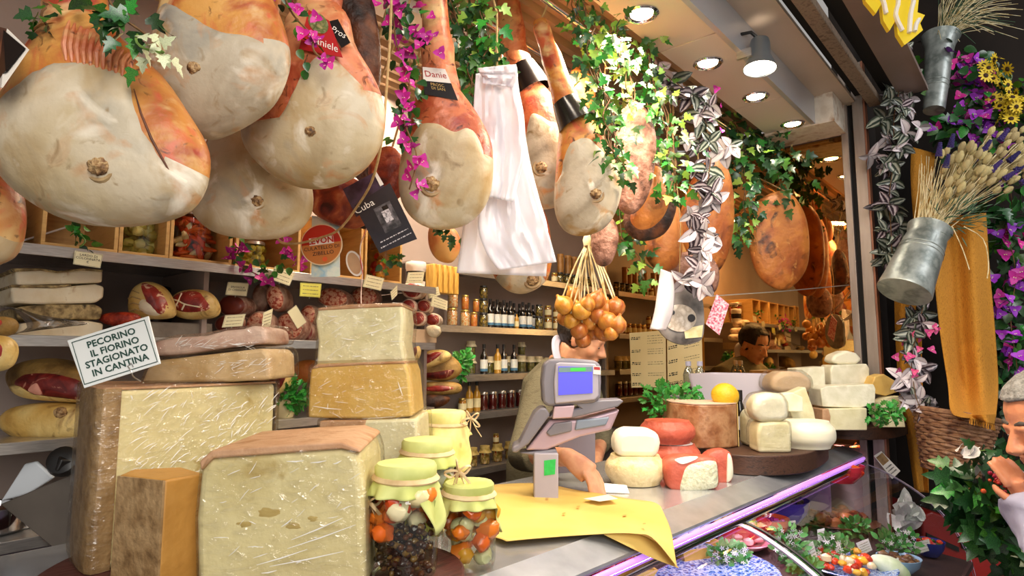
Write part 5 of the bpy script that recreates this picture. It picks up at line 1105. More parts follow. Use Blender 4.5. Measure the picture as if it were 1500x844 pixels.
# slabs on the wheel
block('cheese_slab', 'pinkish wrapped slab on top of the big wheel, upper of two', [(226, 522), (225, 500), (260, 494), (300, 492), (330, 484), (355, 482), (372, 476), (388, 482), (390, 503), (330, 510), (270, 520)], 1.28, .14, mat('pinkish rind', ['#c8a090', '#dcc0b0', '#b88a78'], 14, .5, bump=.3), film=m_film, bev=.008, group='slabs on the big wheel')
block('cheese_slab', 'wrapped slab on top of the big wheel, lower of two', [(205, 563), (215, 540), (230, 528), (300, 520), (385, 510), (394, 520), (395, 556), (330, 560)], 1.25, .15, mat('tan cheese side', ['#b8945c', '#d8bc90', '#c4a47c'], 10, .5, bump=.2), film=m_film2, bev=.008, group='slabs on the big wheel')
# printed sign
q = [(98, 499), (217, 463), (235, 533), (123, 569)]
c = Card(q, 1.08); t = thing('cheese_sign', 'white printed sign with green border stuck in the big cheese wheel', 'sign', c.at(.1, -1))
o = c.slab(.003).build('card', mat('white card', '#eef1ee', rough=.5), t, smooth=False, bevel=.001)
mg = mat('dark green print', '#24483e', rough=.6)
c.frame(.07, .02, up=.001).build('border', mg, o, smooth=False)
for k, s in enumerate(('PECORINO', 'IL FIORINO', 'STAGIONATO', 'IN CANTINA')): c.text(s, .185, (0.02, .04, .02, .04)[k], .57 - k * .38, up=.001, sx=1.06, bold=.0004).build('lettering', mg, o, smooth=False)
MB().tube(smoothpath([c.at(.2, -.7, .001), c.at(.28, -.95, .004), c.at(.25, -1.15), c.at(.22, -1.35, -.02)], 10, False), .0011, 5).tube([c.at(.2, -.7, .001), c.at(.3, -.62, .001), c.at(.33, -.8, .001)], .0011, 5).build('pin', m_steel, t)
# stack of three blocks
block('cheese_block', 'topmost film-wrapped ivory block of the three-cheese stack', [(463, 540), (466, 500), (462, 470), (466, 452), (520, 449), (588, 447), (591, 470), (588, 500), (593, 528), (592, 536)], 1.44, .16, m_paste_w, film=m_film, bev=.006, rind=m_rind_p, rpx=[[(465, 455), (466, 451), (520, 446), (560, 445), (589, 445), (589, 449), (520, 452)]], group='three-cheese stack')
block('cheese_block', 'golden middle block of the three-cheese stack', [(451, 612), (452, 570), (455, 540), (465, 533), (530, 531), (592, 529), (598, 545), (604, 610), (560, 615), (500, 614)], 1.42, .19, m_paste_y, film=m_film2, bev=.006, rind=m_rind_p, rpx=[[(455, 541), (464, 534), (530, 531), (592, 529), (594, 533), (530, 535), (466, 539)]], group='three-cheese stack')
block('cheese_block', 'pale lowest block of the three-cheese stack, tan on its left', [(466, 770), (466, 650), (468, 617), (538, 616), (610, 614), (612, 660), (611, 770)], 1.40, .2, m_paste_w, film=m_film2, bev=.006, rind=m_rind_p, rpx=[[(466, 768), (466, 650), (468, 617), (536, 616), (530, 640), (538, 680), (540, 768)]], group='three-cheese stack', zb=ZC)

# ---- creases in the cling film, whitened to imitate highlights
m_crease_glint = mat('film crease glint', '#f2f0ea', rough=.08, coat=1.0)
def creases(o, lines, d, n, box, ang=.5, seed=1):  # whitish ridges drawn where the film shows bright streaks
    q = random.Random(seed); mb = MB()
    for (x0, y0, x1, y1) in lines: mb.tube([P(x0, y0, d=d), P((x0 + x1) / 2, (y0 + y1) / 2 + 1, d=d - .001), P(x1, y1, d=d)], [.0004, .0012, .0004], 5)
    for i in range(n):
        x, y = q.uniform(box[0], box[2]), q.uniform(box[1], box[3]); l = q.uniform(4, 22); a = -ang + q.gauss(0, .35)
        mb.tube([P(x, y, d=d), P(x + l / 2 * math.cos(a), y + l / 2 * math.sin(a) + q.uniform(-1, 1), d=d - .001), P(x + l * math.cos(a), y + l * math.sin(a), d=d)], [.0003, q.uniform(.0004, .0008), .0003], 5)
    mb.build('film_crease_glints', m_crease_glint, o)
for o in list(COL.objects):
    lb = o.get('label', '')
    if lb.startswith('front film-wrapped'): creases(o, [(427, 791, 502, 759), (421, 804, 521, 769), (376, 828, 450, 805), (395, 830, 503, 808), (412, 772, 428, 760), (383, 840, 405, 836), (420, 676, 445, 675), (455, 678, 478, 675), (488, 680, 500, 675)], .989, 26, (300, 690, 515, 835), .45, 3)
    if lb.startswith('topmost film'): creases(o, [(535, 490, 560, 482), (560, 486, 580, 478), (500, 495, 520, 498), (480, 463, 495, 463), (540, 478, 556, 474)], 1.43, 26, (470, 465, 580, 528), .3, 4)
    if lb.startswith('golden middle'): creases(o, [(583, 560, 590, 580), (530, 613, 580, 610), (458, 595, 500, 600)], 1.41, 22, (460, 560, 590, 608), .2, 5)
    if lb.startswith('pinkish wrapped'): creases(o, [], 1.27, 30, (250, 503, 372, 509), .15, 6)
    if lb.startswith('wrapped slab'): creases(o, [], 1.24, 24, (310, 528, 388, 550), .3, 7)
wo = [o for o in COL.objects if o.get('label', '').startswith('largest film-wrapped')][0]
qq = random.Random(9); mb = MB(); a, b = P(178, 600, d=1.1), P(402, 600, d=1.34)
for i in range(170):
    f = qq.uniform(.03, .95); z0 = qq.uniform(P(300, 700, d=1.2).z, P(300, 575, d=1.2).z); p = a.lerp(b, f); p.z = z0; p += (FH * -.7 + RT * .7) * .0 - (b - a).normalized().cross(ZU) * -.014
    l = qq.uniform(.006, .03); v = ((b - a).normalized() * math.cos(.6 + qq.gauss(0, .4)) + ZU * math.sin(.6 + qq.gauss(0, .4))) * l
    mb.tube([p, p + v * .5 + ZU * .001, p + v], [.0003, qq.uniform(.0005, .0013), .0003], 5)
mb.build('film_crease_glints', m_crease_glint, wo)

# ---- jars with cloth tops
m_clg = mat('green yellow cloth', ['#bcc46a', '#d8dc8c', '#c8d07a'], 9, .7)
m_cly = mat('yellow cloth cover', ['#d8cc6a', '#ece29a', '#d0c460'], 9, .7)
m_raf = mat('raffia', ['#c8a878', '#e6d0a4'], 30, .7)
def clothjar(label, px, py, d, r, h, fill, cloth, base=ZC, seed=1, bow=None, point=None):
    c = P(px, py, d=d); c.z = zr(base) + .0008; rr = random.Random(seed)
    t = thing('preserve_jar', label, 'jar', c, 'large jars with cloth tops')
    for nm, ms, n, s, z0, z1 in fill:
        q = MB()
        for i in range(n):
            a = rr.uniform(0, 2 * PI); rad = r * rr.uniform(.3, .84); k = rr.uniform(.75, 1.15) * s * r
            q.ball(c + V((rad * math.cos(a), rad * math.sin(a), h * rr.uniform(z0, z1))), (k, k * .8, k * .9), 9, 7, Matrix.Rotation(rr.uniform(0, 3), 3, 'X'), rr.randrange(len(ms)), .25, i)
        q.build(nm, ms, t)['kind'] = 'stuff'
    MB().lathe([(r * .86, .001), (r * .95, .004), (r, h * .1), (r, h * .66), (r * .9, h * .76), (r * .8, h * .82), (r * .8, h * .86)], 36, c, cap=False).build('glass', m_jarglass, t)
    rc = r * .93
    MB().lathe([(0, h * 1.0), (rc * .7, h), (rc * .93, h * .99), (rc, h * .965), (rc, h * .89), (rc * .95, h * .86)], 40, c, wob=lambda w, z: 1 + .012 * math.sin(w * 23), cap=False).build('lid_cover', cloth, t)
    # skirt of the cloth square hanging in folds with points
    ph = point if point is not None else rr.uniform(0, 6)
    def sk(u, v):
        a = u * 2 * PI; pt = max(0, math.cos(2 * (a - ph))) ** 1.5
        ln = h * (.14 + .36 * pt); fl = .04 + .25 * v; w = 1 + .09 * v * math.sin(a * 9 + seed)
        return c + V((math.cos(a) * rc * (.95 + fl) * w, math.sin(a) * rc * (.95 + fl) * w, h * .865 - ln * v))
    solid(MB().grid(sk, 72, 8).build('cloth_skirt', cloth, t), .0008)
    MB().tube([c + V((math.cos(a) * rc * 1.0, math.sin(a) * rc * 1.0, h * .868 + .003 * math.sin(a))) for a in (2 * PI * i / 40 for i in range(41))], .0035, 6, cap=False, flat=2.0).build('raffia_tie', m_raf, t)
    if bow:
        b = P(*bow, d=d - r * .5)
        for k in range(5):
            a = k * 1.3 + seed; u = RT * math.cos(a) + ZU * math.sin(a)
            MB().tube(smoothpath([b, b + u * .016 + FH * -.008, b + u * .028 - ZU * .008, b + u * .014 - ZU * .014, b], 14, False), .003, 5, flat=.4).build('raffia_bow', m_raf, t)
        MB().tube(smoothpath([b, b - ZU * .025 + RT * .012, b - ZU * .05 + RT * .028], 8, False), .0035, 5, flat=.4).build('raffia_end', m_raf, t)
    return t
def pm(*h): return [mat('fill ' + x, [x], rough=.3, sss=.05) for x in h]
oilf = [('vegetables', pm('#d8641c', '#ecdca4', '#c8440c', '#f0e4b8', '#e07a24'), 30, .4, .38, .8), ('spices', pm('#3a1c0c', '#5a3014', '#7a5a2a', '#2a140a'), 260, .11, .05, .45)]
clothjar('front jar of peppers and dark spices under green cloth', 592, 838, 1.08, .056, .185, oilf, m_clg, ZB, 3, (541, 735), -1.2)
clothjar('jar of white pickles under green cloth behind the front jar', 624, 790, 1.3, .056, .195, [('onions', pm('#e8e2cc', '#dcd8c0', '#c8c24a'), 44, .3, .08, .78)], m_clg, ZB, 5, None, .4)
clothjar('shorter jar of orange pickles under green cloth at the counter edge', 686, 815, 1.22, .052, .158, [('carrots', pm('#d8741c', '#c85a14', '#d89a2a', '#d8d4a0'), 26, .42, .12, .72)], m_clg, ZC, 8, (672, 690), -.6)
clothjar('tall jar of oil-packed peppers under yellow cloth farthest back', 647, 722, 1.7, .068, .25, [('peppers', pm('#c83c10', '#6a2410', '#e0b060', '#8a2c0c', '#f0dca0'), 60, .3, .05, .8), ('spices', pm('#3a1c0c', '#5a2a10'), 160, .1, .2, .6)], m_cly, ZC, 12, (690, 612), -1.5)

# ---- sheet of yellow wrapping paper hanging over the counter edge
m_paper = mat('yellow butcher paper', ['#d8b252', '#e2c06a', '#dab658'], 3, .6)
rows = [[(705, 712), (790, 709), (850, 718), (905, 728), (950, 735), (968, 742)], [(706, 745), (790, 742), (855, 748), (915, 752), (962, 762), (982, 775)], [(712, 778), (790, 775), (860, 772), (925, 776), (972, 800), (990, 822)], [(742, 793), (800, 788), (870, 782), (930, 782), (955, 788), (993, 832)]]
def pz(k, i): return (-.392, -.394, -.396, -.398)[k]
pts = []
for k, rw in enumerate(rows):
    for i, (x, y) in enumerate(rw):
        p = P(x, y, z=-.388)
        if i >= 4 and k >= 1: p = P(x, y, d=P(rows[k][3][0], rows[k][3][1], z=-.39).dot(FH) - .03 * (i - 3))
        pts.append(p)
t = thing('paper_sheet', 'large sheet of yellow butcher paper draped over the counter edge', 'paper', P(850, 750, z=-.398))
def pf(u, v):
    cols = [smoothpath([pts[k * 6 + i] for k in range(4)], 13, False) for i in range(6)] if not hasattr(pf, 'c') else pf.c
    pf.c = cols; j = round(v * 12)
    if not hasattr(pf, 'r'): pf.r = {}
    if j not in pf.r: pf.r[j] = smoothpath([c[j] for c in cols], 31, False)
    return V(pf.r[j][round(u * 30)]) + V((0, 0, .004 * noise.noise(V((u * 4, v * 3, 0)))))
solid(MB().grid(pf, 30, 12).build('sheet', m_paper, t), .0012)
a = [P(905, 776, d=1.33), P(958, 778, d=1.32), P(993, 832, d=1.31), P(930, 800, d=1.31)]
MB().prism([P(885, 783, z=-.392), P(955, 779, d=P(955, 779, z=-.392).dot(FH)), P(994, 832, d=1.36), P(950, 815, d=1.38)], V((0, .0, -.001))).build('folded_corner', m_paper, t, smooth=False)
for i, (x, y) in enumerate(((847, 742), (826, 752), (915, 755), (944, 767), (802, 730))):
    disc(P(x, y, z=-.3835), V((1, .2, 0)), V((0, 1, 0)), .008, .004).build('grease_spot', mat('grease', '#c89a3a', rough=.3), t, smooth=False)
p = [P(855, 731, z=-.38), P(890, 725, z=-.38), P(905, 731, z=-.372), P(878, 735, z=-.376)]
tag(MB().prism(p, (0, 0, .0008)).build('paper_slip', m_white, at=p[0], smooth=False), 'white paper slip lying on the yellow paper', 'paper')
p = [P(878, 721, z=-.4), P(922, 723, z=-.4), P(918, 711, z=-.385), P(880, 708, z=-.385)]
tag(MB().prism(p, V((0, .012, 0))).build('label_holder', m_white, at=p[0], smooth=False), 'small white folded label behind the yellow paper', 'label')

# ---- scale
m_sc = mat('grey scale plastic', ['#77737c', '#827e88'], 6, .4)
m_scl = mat('light grey scale plastic', ['#a59fac', '#b2acb8'], 6, .4)
m_scp = mat('pinkish steel', ['#b79aa6', '#c4aab4'], 10, .35, .2)
t = thing('shop_scale', 'grey electronic shop scale with blue screen on the counter', 'scale', V((P(815, 712, z=ZC).x, P(815, 712, z=ZC).y, zr(ZC))))
D = 1.72
def sp(px, d, dep, nm, m, bev=.006, par=None, side=0): return MB().prism([P(*q, d=d) for q in px], FH * dep + RT * side).build(nm, m, par or t, bevel=bev)
mo = sp([(795, 590), (793, 560), (796, 534), (806, 526), (840, 525), (872, 528), (880, 535), (881, 560), (880, 583), (872, 590), (830, 594), (803, 596)], D, .09, 'monitor', m_sc, .008)
sp([(813, 592), (811, 560), (814, 533), (820, 531), (872, 533), (876, 540), (877, 580), (872, 586)], D - .008, .02, 'bezel', m_scl, .004, mo)
c = Card([(818, 537), (868, 538), (868, 576), (818, 579)], D - .011); c.slab(.001).build('screen', mat('blue screen', '#5a5ae8', rough=.2, emis=.55), mo, smooth=False)
c.rect(-.98, .62, .98, .98, up=.0006).build('screen_bar', mat('screen green bar', '#6a8a8a', emis=.2), mo, smooth=False)
c.rect(-.3, .68, .6, .92, up=.001).build('screen_digits', mat('screen green', '#3ac04a', emis=.4), mo, smooth=False)
c = Card([(869, 536), (880, 537), (880, 549), (869, 548)], D - .0105); c.slab(.001).build('sticker', m_white, mo, smooth=False); c.rect(-.8, .1, .8, .8).build('sticker_print', m_lab_red, mo, smooth=False)
sp([(812, 596), (842, 594), (838, 612), (809, 614)], D - .005, .05, 'neck', m_scp, .003)
sp([(760, 652), (752, 655), (749, 662), (756, 664), (775, 650), (806, 608), (800, 598), (792, 598), (783, 606)], D + .0, .11, 'side_arm', m_sc, .005)
sp([(805, 612), (842, 612), (905, 596), (914, 588), (909, 585), (868, 587), (840, 590), (850, 598), (810, 604)], D + .01, .07, 'console_top', m_sc, .004)
sp([(770, 660), (806, 615), (850, 616), (908, 600), (895, 630), (850, 640), (800, 660)], D + .02, .10, 'console', m_scp, .006)
sp([(806, 640), (838, 632), (838, 617), (812, 620), (800, 634)], D + .01, .03, 'keypad_left', m_sc, .004)
sp([(842, 631), (888, 623), (893, 611), (845, 616)], D + .01, .03, 'keypad_right', mat('blue grey keys', '#7f8a9c', rough=.4), .004)
sp([(760, 664), (815, 658), (817, 666), (818, 680), (788, 682), (782, 668)], D + .02, .08, 'collar', m_sc, .006)
ps = [P(782, 664, d=D + .01), P(818, 664, d=D + .01), P(818, 720, d=D + .01), P(782, 720, d=D + .01)]
for q in ps[2:]: q.z = zr(ZC) + .0005
MB().prism(ps, FH * .06).build('column', m_scl, t, bevel=.004)
ps = [P(818, 645, d=D + .3), P(872, 625, d=D + .3), P(872, 690, d=D + .3), P(818, 694, d=D + .3)]
MB().prism(ps, FH * .01).build('rear_plate', mat('dim grey plate', '#7a7480', rough=.4), t, bevel=.002)
Card([(797, 675), (814, 673), (813, 695), (797, 697)], D + .0085).slab(.001).build('green_sticker', mat('green sticker', ['#1fb04a', '#28c058'], 90, .5), t, smooth=False)

# ================================================================ cheeses in the middle and right
def rcheese(label, cx, top, bot, w, d, m, zb=ZC, bul=1.0, rim=None, group=None, stripe=None, sq=1.0):
    """round cheese standing flat: centre pixel column, top and bottom pixel rows at its near side"""
    k = d / FP; r = w / 2 * k; c = P(cx, bot, d=d + r); c.z = zr(zb) + .0005; h = (bot - top) * k
    t = thing('round_cheese', label, 'cheese', c, group)
    n = 12; prof = [(0, 0)] + [(r * (.86 + .14 * bul * math.sin(PI * i / n) ** .6), h * i / n) for i in range(n + 1)] + [(0, h)]
    if bul > 1.0: prof = [(0, 0)] + [(r * (1 - .2 * abs(math.cos(PI * i / n)) ** 4), h * i / n) for i in range(n + 1)] + [(0, h)]
    MB().lathe(prof, 36, c).build('body', m, t)
    if stripe: MB().lathe([(r * .5, h), (r * .74, h + .001), (r * .7, h + .004), (0, h + .002)], 36, c).build('paper_disc', stripe, t)
    return t, c, r, h
m_red = mat('red cheese rind', ['#a84430', '#c4604a', '#b85038'], 16, .45, bump=.3, bscale=80)
m_cream = mat('cream ribbed rind', ['#d2bc86', '#e6d4a4', '#dcc694'], 30, .5, bump=.5, bscale=60)
m_wht = mat('white fresh cheese', ['#e8e2c8', '#f2eed8'], 8, .4, sss=.1)
m_whr = mat('white cheese', ['#dcd8bc', '#ece8d2', '#cfcaac'], 14, .45, bump=.25)
t, c, r, h = rcheese('round cream cheese under the small white cheese', 931, 672, 713, 90, 1.9, m_cream, bul=1.2)
block('white_cheese', 'small white rounded cheese on the round cream cheese', [(902, 668), (901, 648), (905, 634), (920, 629), (950, 630), (966, 634), (969, 650), (966, 668), (955, 672), (915, 671)], 1.94, .1, m_wht, bev=.02)
rcheese('red-rinded round cheese, lower of two behind the cream one, paper on top', 985, 657, 695, 84, 2.12, m_red, bul=1.2, stripe=m_white, group='red round cheeses')
rcheese('red-rinded round cheese, upper of two behind the small white cheese', 978, 624, 656, 82, 2.12, m_red, zb=-.306, bul=1.2, group='red round cheeses')
t = thing('red_cheese_half', 'halved red-rinded cheese with crumbly white face', 'cheese', P(1012, 722, z=ZC))
B = Blob([(974, 700), (972, 685), (978, 672), (995, 667), (1030, 668), (1048, 672), (1051, 690), (1050, 712), (1030, 718), (1000, 722), (980, 715)], 1.92, .03, .09, p=3.5)
B.body().build('rind', m_red, t)
B.patch([(993, 718), (995, 695), (1002, 680), (1020, 674), (1040, 672), (1048, 678), (1050, 705), (1046, 714), (1020, 720)], .003, .006).build('cut_face', mat('crumbly white paste', ['#c9c8a4', '#e0dfc4', '#d0cca8'], 60, .6, bump=.8, bscale=90), t)
B.patch([(985, 672), (1000, 668), (1020, 668), (1012, 673), (995, 678)], .003, .001).build('top_label', m_white, t)
t = thing('red_cheese_half', 'wrapped piece of red cheese leaning behind the halved one', 'cheese', P(1050, 712, z=ZC))
B = Blob([(1030, 700), (1030, 672), (1042, 660), (1062, 658), (1071, 670), (1072, 698), (1062, 708), (1042, 708)], 2.02, .025, .06, p=3.5); B.body().build('rind', m_red, t)
B.patch([(1061, 705), (1061, 672), (1064, 662), (1069, 670), (1071, 697)], .003, .004).build('cut_face', m_whr, t)
# thick dark board and the big half wheel on it
def pboard(label, top, z1, th, m):
    """board whose top outline is given in pixels on the height z1"""
    pts = [P(*q, z=z1) for q in smoothpath(top, 48)]; lo = [V((p.x, p.y, zr(z1) - th)) for p in pts]
    c = sum(lo, V()) / len(lo)
    return tag(MB().prism(lo, (0, 0, th)).build('cutting_board', m, at=c, bevel=.004), label, 'board')
ZD = -.335
pboard('thick dark round board under the brown half wheel and white cheeses', [(1020, 652), (1060, 664), (1120, 668), (1180, 664), (1211, 650), (1205, 641), (1170, 637), (1100, 634), (1040, 640)], ZD, .065, m_board2)
ZE = -.30
pboard('dark oval board at the counter end under the stacked white cheeses', [(1215, 622), (1250, 626), (1300, 625), (1335, 617), (1335, 611), (1300, 606), (1250, 606), (1215, 612)], ZE, .052, m_board2)
t = thing('half_wheel', 'brown-rinded half wheel between the parsley and the white cheeses', 'cheese', V((P(1033, 655, z=ZD).x, P(1033, 655, z=ZD).y, zr(ZD))))
d0 = P(1080, 655, z=ZD).dot(FH)
a, b = P(985, 620, d=d0 + .06), P(1080, 620, d=d0); zt = P(1080, 592, d=d0).z; zt2 = zt + .008
m_ = (a + b) / 2; front = smoothpath([(a.x, a.y), tuple((a.lerp(b, .25) - FH * .085).xy), tuple((a.lerp(b, .7) - FH * .06).xy), (b.x, b.y)], 16, False)
back = [tuple((b + FH * .1 + RT * .02).xy), tuple((a + FH * .16).xy)]
MB().prism([V((x, y, zr(ZD) + .001)) for x, y in front + back], (0, 0, zt - zr(ZD))).build('paste', mat('waxy brown rind', ['#6a3c22', '#94623e', '#b08560', '#7a4a2a'], 18, .35, bump=.3, lo=.25, hi=.75), t, bevel=.006)
MB().prism([V((x, y, zt + .0015)) for x, y in front + back], (0, 0, .004)).build('top_cut', mat('pink beige top', ['#d8b49a', '#e8ccb4'], 10, .5), t)
MB().prism([V((b.x, b.y, zr(ZD) + .002)) + RT * .001, V((b.x, b.y, zt)) + RT * .001, V((back[0][0], back[0][1], zt)) + RT * .002, V((back[0][0], back[0][1], zr(ZD) + .002)) + RT * .002], RT * .003).build('cut_face', mat('straw paste', ['#c8a860', '#d8bc7c'], 10, .5), t)
d1 = 2.38
WG = 'white cheeses at the counter end'
t, c, r, h = rcheese('large smooth white cheese lying right on the dark board', 1180, 613, 652, 84, 2.2, m_wht, zb=ZD, bul=1.25, group=WG)
block('white_cheese', 'cut white cheese half standing at the board edge, lower of two', [(1111, 655), (1110, 632), (1114, 620), (1130, 618), (1155, 618), (1159, 624), (1160, 658), (1140, 658)], 2.16, .09, m_paste_w, film=m_film2, bev=.01, group=WG, fpx=2, zb=ZD)
block('white_cheese', 'rounded white cheese on the cut half, upper of two', [(1106, 612), (1104, 594), (1110, 580), (1130, 576), (1148, 577), (1156, 592), (1158, 614), (1145, 619), (1118, 619)], 2.16, .09, m_whr, film=m_film2, bev=.02, group=WG, fpx=2)
block('white_cheese', 'wrapped pale cheese behind the upper rounded one', [(1095, 630), (1095, 610), (1102, 600), (1112, 602), (1114, 632)], 2.3, .09, m_whr, bev=.02, group=WG, zb=ZD)
block('white_cheese', 'tan wrapped round cheese with dark chestnut leaf', [(1130, 570), (1133, 552), (1148, 544), (1175, 545), (1190, 555), (1192, 570), (1180, 576), (1145, 577)], 2.5, .12, mat('tan soft cheese', ['#c8a884', '#dcc4a4'], 10, .5), film=m_film2, bev=.02, group=WG, fpx=3)
block('white_cheese', 'white square cheese behind the tan wrapped one', [(1168, 575), (1168, 540), (1208, 537), (1210, 572)], 2.65, .1, m_whr, bev=.004, group=WG)
block('white_cheese', 'tall triangular cheese wedge among the white cheeses', [(1155, 600), (1150, 580), (1180, 567), (1192, 600), (1200, 640), (1180, 640), (1165, 620)], 2.4, .06, m_paste_w, bev=.004, group=WG)
block('white_cheese', 'blue-marked pale block in front of the triangular wedge', [(1142, 603), (1142, 578), (1160, 575), (1176, 582), (1177, 603)], 2.34, .05, mat('pale blue marked', ['#dcd8b8', '#e8e4cc', '#a8bcc0'], 14, .5, lo=.4, hi=.75), bev=.004, group=WG)
block('white_cheese', 'wide crumbly white block, upper of two on the oval board', [(1205, 596), (1202, 570), (1210, 566), (1280, 563), (1283, 570), (1282, 592), (1260, 598)], 2.52, .11, m_whr, bev=.004, group=WG)
block('white_cheese', 'white block with orange rind, lower of two on the oval board', [(1208, 623), (1206, 600), (1214, 599), (1270, 598), (1270, 620), (1250, 624)], 2.5, .11, m_paste_w, bev=.004, group=WG, rind=m_rind_p, rpx=[[(1205, 622), (1205, 600), (1214, 599), (1217, 610), (1216, 623)]], zb=ZE)
block('white_cheese', 'tall cylinder of white cheese near the post', [(1218, 565), (1217, 540), (1220, 535), (1270, 533), (1274, 540), (1274, 562)], 2.68, .1, m_whr, bev=.006, group=WG)
block('white_cheese', 'folded white cheese cap on the tall cylinder', [(1218, 530), (1222, 520), (1240, 513), (1255, 517), (1264, 527), (1255, 534), (1230, 534)], 2.7, .08, m_wht, bev=.012, group=WG)
block('cheese_wedge', 'golden cheese wedge right of the white blocks', [(1272, 575), (1282, 552), (1295, 548), (1315, 560), (1320, 573), (1298, 580)], 2.62, .07, m_paste_y, bev=.004)
block('white_cheese', 'pale wedge standing behind the herb sprig on the oval board', [(1290, 612), (1288, 590), (1300, 582), (1318, 580), (1326, 612)], 2.6, .06, m_paste_w, bev=.004, group=WG, zb=ZE)
herb('bright green herb sprig on the oval board', 1298, 606, 24, 16, 2.42, 110, (.016, .03), name='herb_sprig')
herb('flat parsley bunch left of the brown half wheel', 985, 588, 46, 30, 2.5, 260, (.02, .038))
t = thing('lemon', 'yellow lemon resting behind the brown half wheel', 'lemon', P(1062, 600, d=2.33))
MB().ball(P(1062, 580, d=2.33), (.052, .05, .047), 24, 16, Matrix.Rotation(.3, 3, 'Y'), lump=.04, seed=2).build('peel', mat('lemon peel', ['#d8a818', '#ecc22c'], 10, .4, bump=.3, bscale=160), t)
t = thing('oil_bottle', 'small dark oil bottle beside the lemon', 'bottle', P(1085, 640, z=ZD)); c = V(t.location); k = 2.36 / FP
MB().lathe([(.02, 0), (.024, .006), (.024, .1), (.018, .125), (.012, .14), (.012, .15)], 20, c).build('body', m_oil, t); MB().lathe([(.0135, .15), (.0135, .19), (0, .191)], 16, c).build('cap', m_lidk, t)
MB().lathe([(.0245, .03), (.0245, .085)], 20, c, cap=False).build('label', mat('grey label', '#b8b4b0'), t)
# basin and small bottles near the mirror
t = thing('white_basin', 'white plastic basin standing before the mirror', 'basin', V((2.8, 1.085, zr(-.4))))
b0 = P(1075, 548, d=2.78)
def rr4(cx, cy, a, b, z, rr=.03, n=6):
    o = []
    for sx, sy, s in ((1, 1, 0), (-1, 1, 1), (-1, -1, 2), (1, -1, 3)):
        for i in range(n + 1): w = PI / 2 * (s + i / n); o.append(V((cx + sx * (a - rr) + rr * math.cos(w), cy + sy * (b - rr) + rr * math.sin(w), z)))
    return o
cx, cy = 2.8, 1.085; L0 = rr4(cx, cy, .09, .12, zr(-.40)); L1 = rr4(cx, cy, .12, .165, b0.z); L2 = rr4(cx, cy, .135, .18, b0.z); L3 = rr4(cx, cy, .135, .18, b0.z - .018); L4 = rr4(cx, cy, .085, .115, zr(-.392))
n = len(L0); mb = MB(); mb.v += L0 + L3 + L2 + L1 + L4
for j in range(4):
    for i in range(n): mb.f.append([j * n + i, j * n + (i + 1) % n, (j + 1) * n + (i + 1) % n, (j + 1) * n + i]); mb.mi.append(0)
mb.f.append(list(range(n))[::-1]); mb.f.append([4 * n + i for i in range(n)]); mb.mi += [0, 0]
mb.build('bowl', mat('white lilac plastic', '#d8d2e0', rough=.35), t)
m_water = glassy('clear bottle', '#dfe6ee', .14, .05)
for i, px in enumerate((1009, 1026)):
    c = P(px, 560, d=3.06); t = thing('water_bottle', ('left' if i == 0 else 'right') + ' of two small clear bottles in front of the menu sheets', 'bottle', c, 'small clear bottles')
    MB().lathe([(.02, -.06), (.026, -.055), (.026, .02), (.027, .035), (.02, .06), (.011, .075), (.011, .085)], 18, c, cap=False).build('body', m_water, t)
    MB().lathe([(.014, .08), (.014, .102), (0, .103)], 14, c).build('cap', mat('lilac cap', '#c4c4dc', rough=.4), t)
tag(MB().box((2.91, 1.36, (P(1017, 560, d=3.06).z - .0605) / 2), (.24, .12, P(1017, 560, d=3.06).z - .0605)).build('steel_stand', m_steel_top, at=(2.91, 1.36, 0), bevel=.004), 'steel stand under the small clear bottles', 'stand')

# ================================================================ slicer and trays at bottom left
t = thing('slicer', 'meat slicer with brown-grey guard plate and black knob at the left', 'slicer', P(80, 830, d=1.45))
MB().prism([P(0, 739, d=1.42), P(108, 694, d=1.42), P(150, 760, d=1.42), P(150, 830, d=1.42), P(118, 836, d=1.42)], FH * .012).build('guard_plate', mat('brown grey steel', ['#6e665e', '#857c72'], 5, .3, .6), t, bevel=.002)
MB().prism([P(0, 735, d=1.47), P(35, 680, d=1.47), P(52, 676, d=1.47), P(78, 700, d=1.47), P(40, 724, d=1.47)], FH * .01).build('white_plate', mat('pale blue plastic', '#dfe6ec', rough=.4), t, bevel=.004)
A = Matrix((RT, ZU, -FH)).transposed().to_3x3(); c = P(94, 676, d=1.40)
MB().lathe([(.0, -.01), (.032, -.012), (.034, .0), (.03, .014), (.014, .02), (.0, .018)], 20, c, Matrix.Rotation(.5, 3, FH) @ Matrix.Rotation(1.1, 3, RT)).build('knob', m_black, t)
MB().box(c + RT * .012 - ZU * .006, (.05, .03, .028), Matrix.Rotation(.4, 3, FH)).build('knob_base', m_black, t, bevel=.004)
MB().tube([c, P(122, 700, d=1.46)], .006, 8).build('rod', m_chrome, t)
MB().box(P(75, 900, d=1.52), (.2, .16, .22)).build('slicer_base', m_steel, t, bevel=.008)
t = thing('steel_tray', 'round steel pan on the lowest left shelf', 'pan', V((P(-10, 790, Y=1.85).x, 1.85, zr(-.405)))); c = V(t.location)
MB().lathe([(.05, .001), (.062, .01), (.066, .06), (.069, .062), (.062, .06), (.05, .008), (0, .006)], 28, c).build('pan', m_chrome, t)
MB().lathe([(.06, .05), (0, .056)], 20, c, wob=lambda w, z: 1).build('filling', m_smoke, t)
xb = P(52, 775, Y=1.86).x
tag(MB().box((xb, 1.88, zr(-.405) + .035), (.08, .1, .068)).build('plastic_box', m_white, at=(xb, 1.88, zr(-.405)), bevel=.006), 'small white plastic box beside the steel pan', 'box')
xb = P(45, 830, Y=1.8).x
